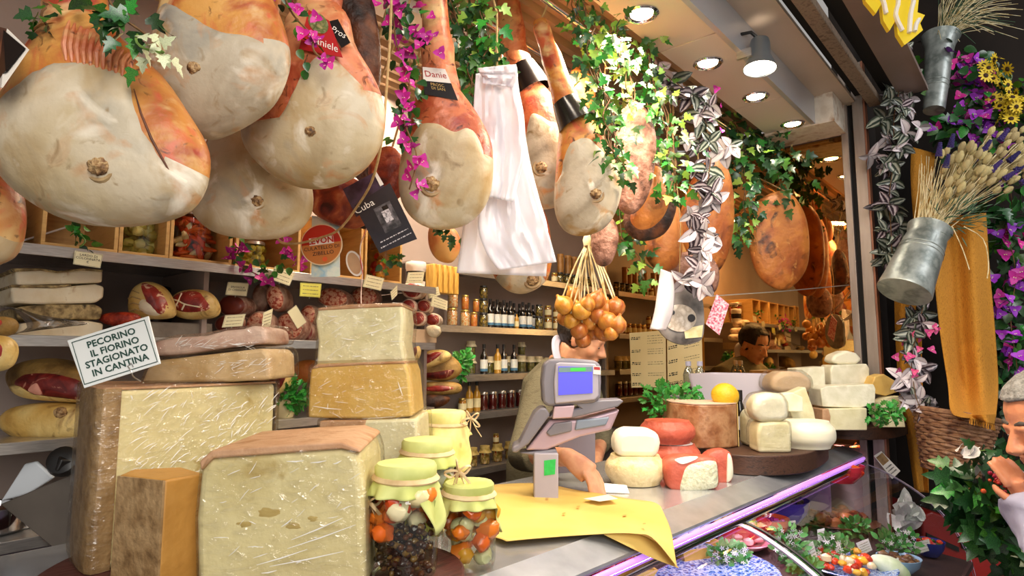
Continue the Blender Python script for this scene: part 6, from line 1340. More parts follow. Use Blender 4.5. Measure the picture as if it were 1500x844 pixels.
tag(MB().lathe([(.085, 0), (.1, .02), (.1, .2), (.105, .205), (.0, .205)], 32, (xb, 1.86, zr(-.66))).build('lilac_drum', mat('lilac ribbed plastic', ['#8f74a6', '#a88fbc'], 60, .4, stretch=(6, 6, .2)), at=(xb, 1.86, zr(-.66))), 'lilac plastic drum under the lowest left shelf', 'drum')
# ================================================================ people
m_face = mat('skin', ['#c98a66', '#dba37e', '#c47f60'], 12, .45, sss=.15, bump=.08, bscale=120)
m_face2 = mat('ruddy skin', ['#b9714e', '#cf8a64', '#c07a58'], 12, .45, sss=.15, bump=.1, bscale=120)
def fuse(mb, vox, sm=4):
    """one continuous surface from overlapping volumes"""
    me = bpy.data.meshes.new('tmp'); me.from_pydata(mb.v, [], mb.f); o = bpy.data.objects.new('tmp', me); COL.objects.link(o)
    r = o.modifiers.new('r', 'REMESH'); r.mode = 'VOXEL'; r.voxel_size = vox
    s = o.modifiers.new('s', 'SMOOTH'); s.iterations = sm; s.factor = .5
    dg = bpy.context.evaluated_depsgraph_get(); m2 = bpy.data.meshes.new_from_object(o.evaluated_get(dg))
    out = MB(); out.v = [v.co.copy() for v in m2.vertices]; out.f = [list(p.vertices) for p in m2.polygons]; out.mi = [0] * len(out.f)
    bpy.data.objects.remove(o); bpy.data.meshes.remove(me); bpy.data.meshes.remove(m2); return out
def frame3(fwd, up=ZU):
    f = fwd.normalized(); s = up.cross(f).normalized(); u = f.cross(s); return Matrix((f, s, u)).transposed().to_3x3()
def headvol(mb, c, M):
    b = lambda p, r, lump=0: mb.ball(c + M @ V(p), r, 16, 12, M, lump=lump)
    b((-.015, 0, .038), (.1, .077, .088)); b((.03, 0, -.015), (.062, .063, .085)); b((.032, 0, -.075), (.05, .05, .038)); b((.066, 0, -.096), (.02, .022, .018))
    b((.074, .022, .022), (.018, .026, .011)); b((.074, -.022, .022), (.018, .026, .011)); b((.088, 0, -.056), (.013, .024, .007)); b((.085, 0, -.07), (.013, .021, .008))
    for s in (-1, 1): b((.055, s * .034, -.03), (.03, .026, .03)); b((.0765, s * .031, .006), (.012, .016, .0085)); b((.076, s * .031, -.011), (.012, .016, .006)); b((-.008, s * .077, -.008), (.02, .009, .033)); b((.1, s * .013, -.03), (.012, .009, .009))
    mb.tube([c + M @ V(p) for p in ((.082, 0, .02), (.1, 0, -.008), (.114, 0, -.028), (.1, 0, -.04))], [.008, .011, .014, .008], 10)
    mb.tube([c + M @ V(p) for p in ((-.02, 0, -.05), (-.035, 0, -.12), (-.045, 0, -.19))], [.056, .054, .066], 16)
def eyes(t, c, M, brow):
    for s in (-1, 1):
        e = c + M @ V((.0765, s * .031, .0)); k = MB().ball(e, .0105, 14, 10).build('eye', mat('eye white', '#e8e0d8', rough=.2), t)
        MB().ball(e + M @ V((.0075, 0, -.003)), .005, 10, 8).build('iris', mat('dark iris', '#2a1a10', rough=.15), k)
        MB().tube([c + M @ V(p) for p in ((.083, s * .012, .03), (.082, s * .03, .036), (.068, s * .05, .03))], [.004, .0055, .003], 7).build('eyebrow', brow, t)
def hair(t, c, M, m, recede=.0, seed=1):
    mb = MB(); q = MB().ball((-.018, 0, .04), (.111, .088, .098), 48, 34); 
    keep = []
    for f in q.f:
        p = sum((q.v[i] for i in f), V()) / len(f)
        if p.z > .10 - recede * .2 or (p.x < .055 - recede - max(0, -p.z) * .9 and p.z > -.075 and not (abs(p.y) > .06 and p.x > -.035 and p.z < .02)): keep.append(f)
    mb.v = [c + M @ (p * (1 + .05 * noise.noise(p * 40 + V((seed, 0, 0))))) for p in q.v]; mb.f = keep; mb.mi = [0] * len(keep)
    o = mb.build('hair', m, t); s = o.modifiers.new('thickness', 'SOLIDIFY'); s.thickness = .012; s.offset = -1; return o
def hand(mb, w, M, s=1.0, curl=.5):
    """palm and five fingers; M: x = along the fingers, y = across towards the thumb, z = back of the hand"""
    P3 = lambda x, y, z: w + M @ V((x * s, y * s, z * s))
    mb.tube([P3(-.01, 0, 0), P3(.03, 0, 0), P3(.08, 0, 0)], [.026 * s, .034 * s, .036 * s], 12, flat=.55)
    for i, (y, l) in enumerate(((.027, .068), (.009, .076), (-.009, .07), (-.026, .054))):
        a = curl; mb.tube([P3(.07, y, 0), P3(.085 + .0 * i, y * 1.08, .002), P3(.085 + l * .4, y * 1.12, -.01 * a * 2), P3(.085 + l * .75, y * 1.12, -.03 * a * 2), P3(.085 + l * (1 - .2 * a), y * 1.1, -.05 * a * 2)], [.0105 * s, .010 * s, .0095 * s, .009 * s, .0065 * s], 9)
    mb.tube([P3(.015, .022, -.002), P3(.04, .042, -.008), P3(.065, .052, -.016), P3(.085, .05, -.024)], [.014 * s, .0125 * s, .011 * s, .007 * s], 9)
# ---- shopkeeper: stooping to the right over the counter
D0 = 2.62
hc = P(853, 497, d=D0); Mh = frame3(RT * .86 - FH * .3 - ZU * .42)
t = thing('person', 'shopkeeper in an olive-grey sweater bending behind the scale, face to the right', 'person', V((hc.x - .15, hc.y + .05, 0)))
sh_n, sh_f = P(800, 572, d=D0 - .1), P(850, 560, d=D0 + .24)
pel = P(800, 740, d=D0 + .08); chest = P(822, 605, d=D0 + .06); nb = P(825, 522, d=D0 + .03)
el, wr = P(768, 668, d=D0 - .36), P(834, 670, d=D0 - .74)
el2, wr2 = P(880, 640, d=D0 + .2), P(868, 690, d=D0 - .1)
mb = MB(); headvol(mb, hc, Mh)
mb.tube([hc + Mh @ V((-.035, 0, -.11)), nb, chest, pel, V((pel.x, pel.y, .9))], [.054, .058, .12, .13, .14], 18)
mb.tube([nb.lerp(chest, .4), sh_n.lerp(chest, .12), el, wr], [.05, .05, .042, .028], 12); mb.tube([nb.lerp(chest, .4), sh_f.lerp(chest, .12), el2, wr2], [.05, .05, .042, .028], 12)
for s in (-1, 1): mb.tube([V((pel.x + s * .08 * RT.y, pel.y - s * .08 * RT.x, .95)), V((pel.x + s * .09 * RT.y, pel.y - s * .09 * RT.x, .5)), V((pel.x + s * .09 * RT.y, pel.y - s * .09 * RT.x, .05))], [.085, .06, .045], 12)
fo = (P(880, 708, d=D0 - .8) - wr).normalized(); hand(mb, wr, frame3(fo, ZU), 1.0, .6)
fo2 = (P(888, 706, d=D0 - .4) - wr2).normalized(); hand(mb, wr2, frame3(fo2, ZU), 1.0, .6)
fuse(mb, .006, 3).build('body', m_face, t)
mb = MB(); m_sw = mat('olive grey knit', ['#665f48', '#787158', '#6e674f'], 30, .9, bump=.5, bscale=140, stretch=(1, 1, 3))
mb.tube([nb - ZU * .03, nb.lerp(chest, .45) - RT * .015, chest - RT * .01, P(800, 690, d=D0 + .08), V((pel.x, pel.y, 1.0))], [.088, .155, .175, .175, .17], 22)
mb.tube([nb - ZU * .05, sh_n, sh_n.lerp(el, .5), el, el.lerp(wr, .35)], [.07, .09, .075, .064, .056], 16); mb.tube([nb - ZU * .05, sh_f, el2, el2.lerp(wr2, .3)], [.07, .085, .06, .05], 16)
fuse(mb, .011, 5).build('sweater', m_sw, t)
mb = MB(); m_shirt = mat('lilac shirt', '#d4cfe4', rough=.7)
k0, k1 = hc + Mh @ V((-.033, 0, -.095)), nb - ZU * .005
mb.tube([k0, k0.lerp(k1, .3), k0.lerp(k1, .7), k1], [.068, .074, .085, .1], 22, cap=False)
solid(mb.build('shirt_collar', m_shirt, t), .006)
mb = MB()
for s in (-1, 1): mb.tube([V((pel.x + s * .08 * RT.y, pel.y - s * .08 * RT.x, 1.02)), V((pel.x + s * .09 * RT.y, pel.y - s * .09 * RT.x, .5)), V((pel.x + s * .09 * RT.y, pel.y - s * .09 * RT.x, .03))], [.13, .085, .07], 14)
fuse(mb, .014, 3).build('trousers', mat('dark trousers', '#2a2a32', rough=.8), t)
hair(t, hc, Mh, mat('dark hair', ['#17100c', '#2a1e16'], 60, .5, bump=.6, bscale=120), 0, 2); eyes(t, hc, Mh, mat('dark hair', ''))
# ---- customer at the right edge, profile to the left
D1 = 1.55; hc = P(1540, 622, d=D1); Mh = frame3(-RT * .93 + FH * .12 - ZU * .36)
t = thing('person', 'grey-haired customer cut by the right frame edge, looking down to the left', 'person', V((hc.x + .05, hc.y - .03, 0)))
nb = hc + Mh @ V((-.05, 0, -.2)); pel = V((nb.x + .06, nb.y - .06, .95)); mb = MB(); headvol(mb, hc, Mh)
mb.tube([nb, V((nb.x + .03, nb.y - .03, 1.25)), pel, V((pel.x, pel.y, .8))], [.07, .13, .14, .14], 16)
s1 = nb + V((-.02, .16, -.09)); el = P(1545, 830, d=D1 - .02); wr = P(1506, 742, d=D1 + .08)
s2 = nb + V((.06, -.2, -.09)); mb.tube([nb, s2, s2 - ZU * .28, s2 - ZU * .5], [.06, .055, .04, .03], 12); hand(mb, s2 - ZU * .5, frame3(-ZU, RT), 1.0, .3)
mb.tube([nb, s1, el, wr], [.06, .055, .04, .028], 12); hand(mb, wr, frame3((P(1462, 660, d=D1 + .1) - wr), -FH), .85, .25)
for s in (-1, 1): mb.tube([V((pel.x, pel.y + s * .09, .95)), V((pel.x, pel.y + s * .09, .5)), V((pel.x, pel.y + s * .09, .05))], [.085, .06, .045], 12)
fuse(mb, .005, 3).build('body', m_face2, t)
mb = MB(); mb.tube([nb + ZU * .01, nb - ZU * .06, V((nb.x + .03, nb.y - .03, 1.3)), V((pel.x, pel.y, .9))], [.08, .13, .17, .17], 20); mb.tube([nb - ZU * .02, s1, el, el.lerp(wr, .8)], [.09, .085, .06, .048], 14); mb.tube([nb - ZU * .02, s2, s2 - ZU * .28, s2 - ZU * .48], [.08, .08, .055, .045], 14)
fuse(mb, .012, 5).build('jacket', mat('lilac grey jacket', ['#8c8ca6', '#a3a2ba'], 14, .8), t)
mb = MB()
for s in (-1, 1): mb.tube([V((pel.x, pel.y + s * .08, 1.0)), V((pel.x, pel.y + s * .09, .5)), V((pel.x, pel.y + s * .09, .03))], [.13, .085, .07], 14)
fuse(mb, .014, 3).build('trousers', mat('dark trousers', ''), t)
hair(t, hc, Mh, mat('grey hair', ['#6a6864', '#9a9894'], 80, .6, bump=.6, bscale=150), .035, 5); eyes(t, hc, Mh, mat('grey brow', '#4a423c'))
# ================================================================ right side: burlap, basket, zinc jugs, flowers
m_burlap = mat('orange burlap', ['#b5761c', '#d08f2c', '#c2821f'], 160, .85, bump=.5, bscale=260, stretch=(1, 1, .5))
def cloth(label, Ls, Rs, d, amp, k, ph, name='burlap_drape', fringe=None):
    t = thing(name, label, 'cloth', P(*Ls[0], d=d))
    off = lambda u, v: amp * (math.cos(u * k + ph + .6 * math.sin(v * 3)) + .35 * noise.noise(V((u * 3, v * 4, ph))))
    df = d if not fringe else (lambda u, v: d - .24 * max(0, min(1, (v - .55) / .3)) ** 1.5)
    solid(sheet(Ls, Rs, df, off, 48, 40).build('cloth', m_burlap, t), .003)
    if fringe:
        for i in range(fringe):
            u = i / (fringe - 1); a, b = V(Ls[-1] + (0,)), V(Rs[-1] + (0,)); q = a.lerp(b, u); dd = d - .24 + off(u, 1)
            MB().tube([P(q.x, q.y - 1, d=dd), P(q.x + rnd.uniform(-2, 2), q.y + 9, d=dd)], .0016, 4).build('fringe_thread', m_burlap, t)
    return t
cloth('wide orange burlap drape hanging over the wicker basket', [(1362, 320), (1368, 400), (1376, 480), (1388, 560), (1394, 605), (1420, 612)], [(1444, 312), (1450, 400), (1457, 480), (1462, 560), (1460, 600), (1456, 622)], 2.55, .035, 9.5, 2.4, fringe=22)
cloth('narrow orange burlap strip hanging behind the striped plant', [(1310, 430), (1312, 500), (1318, 580), (1330, 650), (1340, 720)], [(1352, 440), (1350, 500), (1352, 580), (1358, 650), (1360, 722)], 2.8, .025, 7, .6)
cloth('orange burlap sleeve behind the dried flowers', [(1335, 215), (1334, 260), (1338, 320), (1345, 380)], [(1370, 225), (1366, 270), (1372, 320), (1380, 380)], 2.85, .02, 5, 1.2)
# wicker basket: every woven course a strand
m_wick = mat('wicker', ['#4a2c1c', '#7a5238', '#9c7454', '#5c3a26'], 30, .55, lo=.25, hi=.75, bump=.3)
bt = P(1400, 607, d=2.5); bb = P(1392, 690, d=2.5); ax = (bt - bb).normalized(); e1 = (RT - ax * RT.dot(ax)).normalized(); e2 = ax.cross(e1)
t = thing('wicker_basket', 'brown woven wicker basket under the orange burlap', 'basket', bb)
hh = (bt - bb).length; NC = 17
for k in range(NC):
    f = k / (NC - 1); r = .09 + .05 * f; n = 72; ph = (k % 2) * PI
    MB().tube([bb + ax * (hh * f) + (e1 * math.cos(a) + e2 * math.sin(a)) * (r + .0045 * math.cos(a * 12 + ph)) for a in (2 * PI * i / n for i in range(n + 1))], .0085, 6, cap=False, flat=.9).build('wicker_course', m_wick, t)
for k in range(24):
    a = 2 * PI * k / 24; MB().tube([bb + (e1 * math.cos(a) + e2 * math.sin(a)) * .09, bt + (e1 * math.cos(a) + e2 * math.sin(a)) * .14], .004, 5).build('upright', m_wick, t)
MB().lathe([(0, 0), (.09, 0), (.09, .006), (0, .006)], 32, bb, Matrix((e1, e2, ax)).transposed().to_3x3()).build('bottom', m_wick, t)
MB().tube([bt + (e1 * math.cos(a) + e2 * math.sin(a)) * .14 for a in (2 * PI * i / 48 for i in range(49))], .011, 8, cap=False).build('rim', m_wick, t)
# zinc jugs
m_zinc = mat('galvanised zinc', ['#8d9490', '#a9b0ac', '#77807c', '#b8bdb6'], 14, .42, .55, lo=.25, hi=.75, bump=.1)
def jug(label, top, bot, rt, rb, d, flare=1.2, rings=(.6, .66)):
    a, b = P(*top, d=d), P(*bot, d=d - .05); ax = (a - b).normalized(); h = (a - b).length; u = (RT - ax * RT.dot(ax)).normalized(); M = Matrix((u, ax.cross(u), ax)).transposed().to_3x3(); k = d / FP
    t = thing('zinc_jug', label, 'jug', b); prof = [(0, 0), (rb * k, 0), (rb * k * 1.02, h * .02)] + [((rb + (rt - rb) * f) * k, h * f) for f in (.2, .4, .6, .8)] + [(rt * k, h * .88), (rt * flare * k, h), (rt * flare * k * .96, h), (rt * k * .93, h * .87), (rb * k * .95, h * .06), (0, h * .06)]
    MB().lathe(prof, 36, b, M).build('body', m_zinc, t)
    for f in rings:
        r = (rb + (rt - rb) * f) * k; MB().tube([b + M @ V((r * math.cos(w), r * math.sin(w), h * f)) for w in (2 * PI * i / 36 for i in range(37))], .0025, 6, cap=False).build('rib', m_zinc, t)
    return t, a, ax
jt, ja, jax = jug('tilted zinc jug holding dried flowers', (1362, 336), (1324, 428), 26, 35, 2.45, 1.15)
jug('upright zinc vase near the yellow lettering', (1378, 54), (1368, 162), 20, 14, 2.75, 1.3, (.3, .36))
# dried bouquet in the tilted jug
m_tail = mat('cream grass heads', ['#c9b06a', '#e6d49a', '#d8c080'], 90, .9, rand=.15, bump=.6, bscale=300)
m_lav = mat('violet lavender', ['#4a3a86', '#6a58b0', '#55459a'], 120, .9, rand=.2, bump=.8, bscale=300)
m_thy = mat('grey green needles', ['#2f4a34', '#4a6a48'], 40, .7, rand=.3)
tail = MB().ball((0, 0, .5), (.27, .27, .5), 9, 8, lump=.1).mesh('seed_head', m_tail)
lav = MB()
for k in range(9):
    for j in range(5): a = j * 1.256 + k * .6; lav.ball((.15 * (1 - k / 11) * math.cos(a), .15 * (1 - k / 11) * math.sin(a), k * .11), (.1, .1, .06), 6, 4)
lav = lav.mesh('lavender_head', m_lav)
ndl = leafmesh('needle', [(.01, 0), (.05, .3), (.045, .7), (0, 1)], m_thy)
t = thing('dried_bouquet', 'dried bouquet of cream grass heads and lavender in the tilted jug', 'flowers', ja)
def up3(v): v = v.normalized(); x = v.orthogonal().normalized(); return Matrix((x, v.cross(x), v)).transposed().to_4x4()
rq = random.Random(4)
for i in range(190):
    px, py = rq.uniform(1378, 1512), 0; f = (px - 1375) / 125; py = 300 - f * 60 + rq.uniform(-70, 10) * (0.5 + .5 * (1 - f)) + (0 if f < .5 else rq.uniform(-20, 30)); dd = 2.42 + rq.uniform(-.07, .09)
    e = P(px, py, d=dd); b = ja + RT * rq.uniform(-.03, .05) + FH * rq.uniform(-.03, .03) - jax * .02; dr = (e - b).normalized()
    inst('seed_head', tail, t, Matrix.Translation(e - t.location) @ up3(dr + V((0, 0, .1))) @ Matrix.Scale(rq.uniform(.034, .052), 4))
    if i % 2 == 0: MB().tube([b, b.lerp(e, .5) + ZU * .015, e], .0016, 4).build('stalk', m_straw, t)
for (px, py) in ((1375, 228), (1392, 215), (1440, 222), (1452, 250), (1472, 262), (1488, 250), (1496, 268), (1385, 245), (1465, 205), (1478, 236)):
    e = P(px, py, d=2.36); dr = (e - ja).normalized(); inst('lavender_head', lav, t, Matrix.Translation(e - t.location) @ up3(dr) @ Matrix.Scale(.055, 4))
for i in range(150):
    e = P(rq.gauss(1412, 20), rq.gauss(312, 13), d=2.38 + rq.uniform(-.05, .08)); inst('needle', ndl, t, leafM(e - t.location, (e - ja) + rvec(.06), -FH + rvec(.8), rq.uniform(.03, .05)))
for i in range(40):
    b = ja + RT * rq.uniform(-.06, 0) + FH * rq.uniform(-.03, .03); e = P(rq.uniform(1345, 1385), rq.uniform(225, 280), d=2.43 + rq.uniform(-.04, .04)); MB().tube([b, b.lerp(e, .6) + RT * .005, e], [.002, .0018, .0012], 4).build('straw', m_straw, t)
for q in ([(1395, 332), (1410, 365), (1420, 395)], [(1412, 332), (1440, 350), (1448, 385), (1446, 408)]): MB().tube(smoothpath([P(x, y, d=2.36) for x, y in q], 10, False), .002, 5).build('straw', m_straw, t)
# dry grasses at the top right
t = thing('dry_grass', 'dry grass plume spilling from the upper zinc vase', 'grass', P(1378, 52, d=2.75))
for i in range(150):
    b = P(1378, 56, d=2.75) + rvec(.02); e = P(rq.uniform(1375, 1500), rq.uniform(-40, 45) + (20 if rq.random() < .2 else 0), d=2.7 + rq.uniform(-.12, .12)); m = b.lerp(e, .55) + ZU * .05
    MB().tube(smoothpath([b, m, e], 7, False), [.002, .002, .0018, .0016, .0014, .0012, .001], 4).build('blade', m_straw if i % 3 else m_thy, t)
# yellow and white script lettering
t = thing('script_sign', 'yellow and white wavy script lettering at the top right', 'sign', P(1310, 60, d=1.75))
yl = [(1262, -25), (1268, 2), (1283, 20), (1291, 6), (1294, 30), (1303, 45), (1313, 28), (1315, 50), (1325, 66), (1338, 56), (1352, 44), (1348, 34), (1355, 22), (1344, 18), (1346, -2), (1340, -25)]
MB().prism([P(*q, d=1.75) for q in yl], FH * .014).build('backing', mat('yellow sign', '#e6c81e', rough=.4), t)
for q in ([(1276, -20), (1286, -10), (1294, 2), (1298, 20)], [(1304, -20), (1316, 0), (1312, 22), (1322, 45)], [(1322, -20), (1338, -4), (1334, 20), (1332, 48)], [(1346, 28), (1342, 36), (1340, 46)]): MB().tube(smoothpath([P(x, y, d=1.745) for x, y in q], 10, False), .009, 6, flat=.6).build('stroke', m_white, t)
# plants on the right
plant('striped_vine', 'striped-leaf vine hanging right of the aluminium post', 'plant', [dict(path=[(1308, 70), (1315, 130), (1308, 180), (1305, 230)], d=2.62, n=26, spread=22, size=(.055, .08), kinds=[TR[0], TR[1], TR[1], TR[2]], stem=m_stem, rose=4), dict(path=[(1320, 190), (1340, 185)], d=2.55, n=4, spread=10, size=(.06, .08), kinds=[TR[1], TR[2]], rose=3), dict(path=[(1308, 230), (1306, 290), (1305, 340), (1308, 385)], d=2.62, n=20, spread=16, size=(.055, .08), kinds=[TR[1], TR[0], TR[1]], stem=m_stem, rose=4)])
plant('striped_vine', 'striped-leaf vine with pink flowers below the tilted jug', 'plant', [dict(path=[(1355, 450), (1342, 490), (1335, 530), (1340, 570), (1350, 600)], d=2.5, n=20, spread=18, size=(.05, .07), kinds=[TR[0], TR[1], TR[2]], stem=m_stem, rose=4), dict(path=[(1365, 465), (1345, 500), (1335, 545)], d=2.46, n=14, spread=22, size=(.016, .024), leaf='flower', kinds=[flowermesh(mat('pink bract', ['#c02a70', '#d85a98'], 60, .5, rand=.2))])])
PF = dict(leaf='flower', kinds=[fl_p, fl_p, fl_m])
plant('bougainvillea_garland', 'purple bougainvillea beside the upper zinc vase', 'flowers', [dict(path=[(1405, 85), (1425, 110), (1430, 150), (1450, 180)], d=2.7, n=60, spread=26, size=(.026, .04), stem=m_stem, **PF), dict(path=[(1400, 80), (1440, 150), (1470, 190)], d=2.74, n=60, spread=40, size=(.045, .07), kinds=[broadd, broad, broadd])], 'purple flowers at the right')
plant('bougainvillea_garland', 'purple flowers down the right frame edge', 'flowers', [dict(path=[(1475, 330), (1485, 400), (1480, 470), (1490, 540)], d=2.7, n=40, spread=22, size=(.026, .04), stem=m_stem, **PF), dict(path=[(1470, 320), (1490, 400), (1480, 480), (1490, 580)], d=2.75, n=90, spread=30, size=(.04, .075), kinds=[broadd, broadd, broad, ivy_d])], 'purple flowers at the right')
def daisymesh():
    mb = MB()
    for k in range(11):
        a = k * 2 * PI / 11; M = Matrix.Rotation(a, 3, 'Z'); mb.add([M @ V(p) for p in ((0, .15, 0), (-.16, .5, .04), (-.1, .9, .02), (0, 1, 0), (.1, .9, .02), (.16, .5, .04))], [(0, 1, 2, 3), (0, 3, 4, 5)])
    mb.ball((0, 0, .06), (.32, .32, .16), 10, 6, mi=1); return mb.mesh('daisy', [mat('yellow petal', ['#d8b81c', '#ecd038'], 40, .6), mat('brown centre', '#3a2210', rough=.8)])
dz = daisymesh()
plant('yellow_daisies', 'cluster of yellow daisies at the upper right edge', 'flowers', [dict(path=[(1455, 95), (1470, 120), (1485, 150), (1495, 160)], d=2.62, n=34, spread=24, size=(.024, .036), kinds=[dz], leaf='flower', stem=m_gstem), dict(path=[(1460, 100), (1480, 130), (1495, 165)], d=2.68, n=30, spread=26, size=(.04, .06), kinds=[broadd, broad])])
plant('ivy_plant', 'large dark ivy plant at the lower right corner', 'ivy', [dict(path=[(1425, 715), (1445, 735), (1465, 750), (1475, 790)], d=1.85, n=60, spread=38, size=(.05, .085), kinds=[ivy_d, ivy_d, ivy_g], stem=m_stem, stems=2), dict(path=[(1490, 700), (1495, 760), (1490, 820)], d=1.8, n=35, spread=30, size=(.05, .085), kinds=[ivy_d, ivy_d, ivy_g])])
berry = MB().ball((0, 0, 0), .5, 8, 6).mesh('berry', mat('red berries', ['#8a1010', '#c02418'], 9, .3, rand=.3))
t = thing('berry_sprig', 'red berry cluster above the dark ivy plant', 'berries', P(1468, 715, d=1.78))
for i in range(60): inst('berry', berry, t, Matrix.Translation(P(rq.gauss(1468, 12), rq.gauss(704, 9), d=1.76 + rq.uniform(-.02, .03)) - t.location) @ Matrix.Scale(rq.uniform(.008, .014), 4))
wl = leafmesh('petal', BROAD, mat('white petal', ['#e8e4e4', '#f4f0ee', '#cfe0cc'], 12, .5, rand=.1), .2)
plant('white_lily', 'white flowers and pale leaves below the customer face', 'flowers', [dict(path=[(1425, 665), (1445, 660), (1465, 680)], d=1.8, n=16, spread=20, size=(.028, .05), kinds=[wl, wl, ivy_d], leaf='petal', stem=m_gstem)])
plant('leafy_shrub', 'dark leafy shrub filling the gap behind the dried bouquet', 'shrub', [dict(path=[(1395, 170), (1440, 215), (1475, 260), (1482, 330)], d=2.72, n=70, spread=44, size=(.05, .08), kinds=[broadd, broadd, ivy_d, broad], stem=m_stem), dict(path=[(1400, 170), (1450, 200), (1485, 230)], d=2.68, n=20, spread=30, size=(.02, .034), **PF)])
plant('leafy_shrub', 'dark foliage around the wicker basket and burlap', 'shrub', [dict(path=[(1470, 420), (1470, 520), (1475, 600), (1465, 660)], d=2.8, n=70, spread=30, size=(.05, .08), kinds=[broadd, ivy_d, broadd], stem=m_stem)])
# red crate with dark handle slots
t = thing('red_crate', 'red box with black slots at the lower right', 'box', P(1420, 900, d=2.78))
Z0 = P(1420, 900, d=1.95).z
cr = [(1350, 756), (1366, 750), (1420, 768), (1470, 790), (1475, 900), (1356, 900)]
MB().prism([P(*q, d=2.78) for q in cr], FH * .3).build('shell', mat('red lacquer', ['#8e1512', '#a01e18'], 4, .3, coat=.2), t, bevel=.01)
for q in ([(1358, 781), (1405, 802), (1405, 809), (1358, 788)], [(1408, 795), (1425, 802), (1428, 810), (1410, 804)]): MB().prism([P(*a, d=2.772) for a in q], FH * .01).build('slot', m_black, t)
# ================================================================ goods inside the glass counter
ZK = -.735
def onz(px, py, z=ZK): return P(px, py, z=z)
def deckz(p): return zr(-.80 + .1 * ((p.y - YF(p.x)) + .39) / .89)
def stand(px, py):
    """point on the sloping deck seen at that pixel"""
    p = onz(px, py)
    for k in range(4): p = P(px, py, z=deckz(p) - H)
    return p
def bowl(label, px, py, w, hpx, m, fill=None, fm=None, flat=.75, name='bowl', cat='bowl', up=0, nf=30, fs=.25, z=None):
    c = stand(px, py + hpx * .5) if z is None else P(px, py + hpx * .5, z=z); d = c.dot(FH); k = d / FP; r = w / 2 * k; h = hpx * k; c.z += up + .006
    t = thing(name, label, cat, c)
    MB().lathe([(0, 0), (r * .55, 0), (r * .6, h * .06), (r * .9, h * .5), (r, h), (r * .96, h), (r * .86, h * .5), (r * .55, h * .1), (0, h * .08)], 32, c).build('shell', m, t)
    if fill:
        rr = random.Random(px); q = MB()
        for i in range(nf):
            a = rr.uniform(0, 6.28); e = r * .78 * math.sqrt(rr.random()); s = r * fs * rr.uniform(.7, 1.2); q.ball(c + V((e * math.cos(a), e * math.sin(a), h * .72 + rr.uniform(-.1, .25) * h)), (s, s * .7, s * .6), 8, 6, Matrix.Rotation(rr.uniform(0, 3), 3, 'Z') @ Matrix.Rotation(rr.uniform(0, 1), 3, 'X'), rr.randrange(len(fm)), .3, i)
        q.build(fill, fm, t)['kind'] = 'stuff'
    return t, c, r, h
gl = lambda n, c: mat(n, c, 6, .15, coat=.6)
t, c, r, h = bowl('purple glazed bowl with white spoon inside the counter', 1153, 756, 64, 30, gl('purple glaze', ['#3a2a9a', '#4c3ab4']), 'olives', pm('#4a3a2a', '#3a2c50'), up=.015, fs=.16)
MB().tube([c + V((0, 0, h * .6)), c + V((.03, .02, h * .9)), P(1164, 724, d=c.dot(FH))], [.008, .005, .006], 8).build('spoon', m_white, t)
t, c, r, h = bowl('orange red bowl of magenta pickles inside the counter', 1128, 774, 54, 24, gl('orange glaze', ['#d8401c', '#e4582c']), 'pickles', pm('#c01a90', '#d83aa8', '#a01478'), fs=.16)
MB().tube([c + V((0, 0, h * .6)), P(1165, 764, d=c.dot(FH)), P(1163, 766, d=c.dot(FH))], .005, 8).build('spoon', m_white, t)
bowl('long red bowl of salad left of the purple bowl', 1085, 780, 84, 28, gl('red glaze', ['#c01c2c', '#d8344a']), 'salad', pm('#8aa03a', '#c8b84a', '#d8a070'))
bowl('red dish of orange shellfish on the inner shelf of the counter', 1232, 696, 64, 24, gl('red glaze', ''), 'shellfish', pm('#d85a1c', '#e8843a', '#c8340c', '#eca868'), fs=.3, z=-.531)
bowl('pale blue bowl at the bottom edge beside the fennel bulb', 1318, 830, 56, 20, gl('pale blue glaze', ['#8ab4dc', '#a8cae8']), 'salad', pm('#5a3a24', '#7a5a3a'))
bowl('dark blue bowl of red peppers beside the curved glass edge', 1362, 806, 40, 20, gl('navy glaze', ['#1f2a7a', '#2c3a94']), 'peppers', pm('#a01c18', '#c83a1c', '#3a5a1c'))
def plate(label, px, py, w, m, fill=None, fm=None, nf=40, fs=.12):
    c = stand(px, py); r = w / 2 * c.dot(FH) / FP; c.z += .001; t = thing('serving_plate', label, 'plate', c)
    MB().lathe([(0, 0), (r * .6, 0), (r * .95, .02), (r, .026), (r * .96, .028), (r * .6, .009), (0, .008)], 44, c).build('dish', m, t)
    if fill:
        rr = random.Random(px); q = MB()
        for i in range(nf):
            a = rr.uniform(0, 6.28); e = r * .7 * math.sqrt(rr.random()); s = r * fs * rr.uniform(.7, 1.2); q.ball(c + V((e * math.cos(a), e * math.sin(a), .022 + rr.uniform(0, .03))), (s, s * .8, s * .7), 8, 6, Matrix.Rotation(rr.uniform(0, 3), 3, 'Z'), rr.randrange(len(fm)), .3, i)
        q.build(fill, fm, t)['kind'] = 'stuff'
m_spk = mat('blue speckled ceramic', ['#1c3a8a', '#3a6ac0', '#c8d6ec', '#24489a'], 70, .2, coat=.5, lo=.35, hi=.65)
plate('large blue speckled plate at the bottom centre', 1010, 842, 240, m_spk)
plate('blue speckled plate of peppers nearer the curved glass', 1245, 838, 120, m_spk, 'roast_peppers', pm('#c83c14', '#e8a82c', '#a8280c', '#d8c8a0'))
plate('pink platter left of the red bowls', 1090, 803, 70, mat('pink ceramic', '#e08a9c', rough=.25), 'ham_slices', pm('#d88a90', '#e8b0b0'), 16, .2)
plate('earthenware plate of dark meat behind the herb clumps', 1225, 770, 110, mat('brown ceramic', ['#5a3420', '#6a4028'], 8, .4), 'meat', pm('#8a4a2a', '#a8683a', '#6a2c1c'), 50, .16)
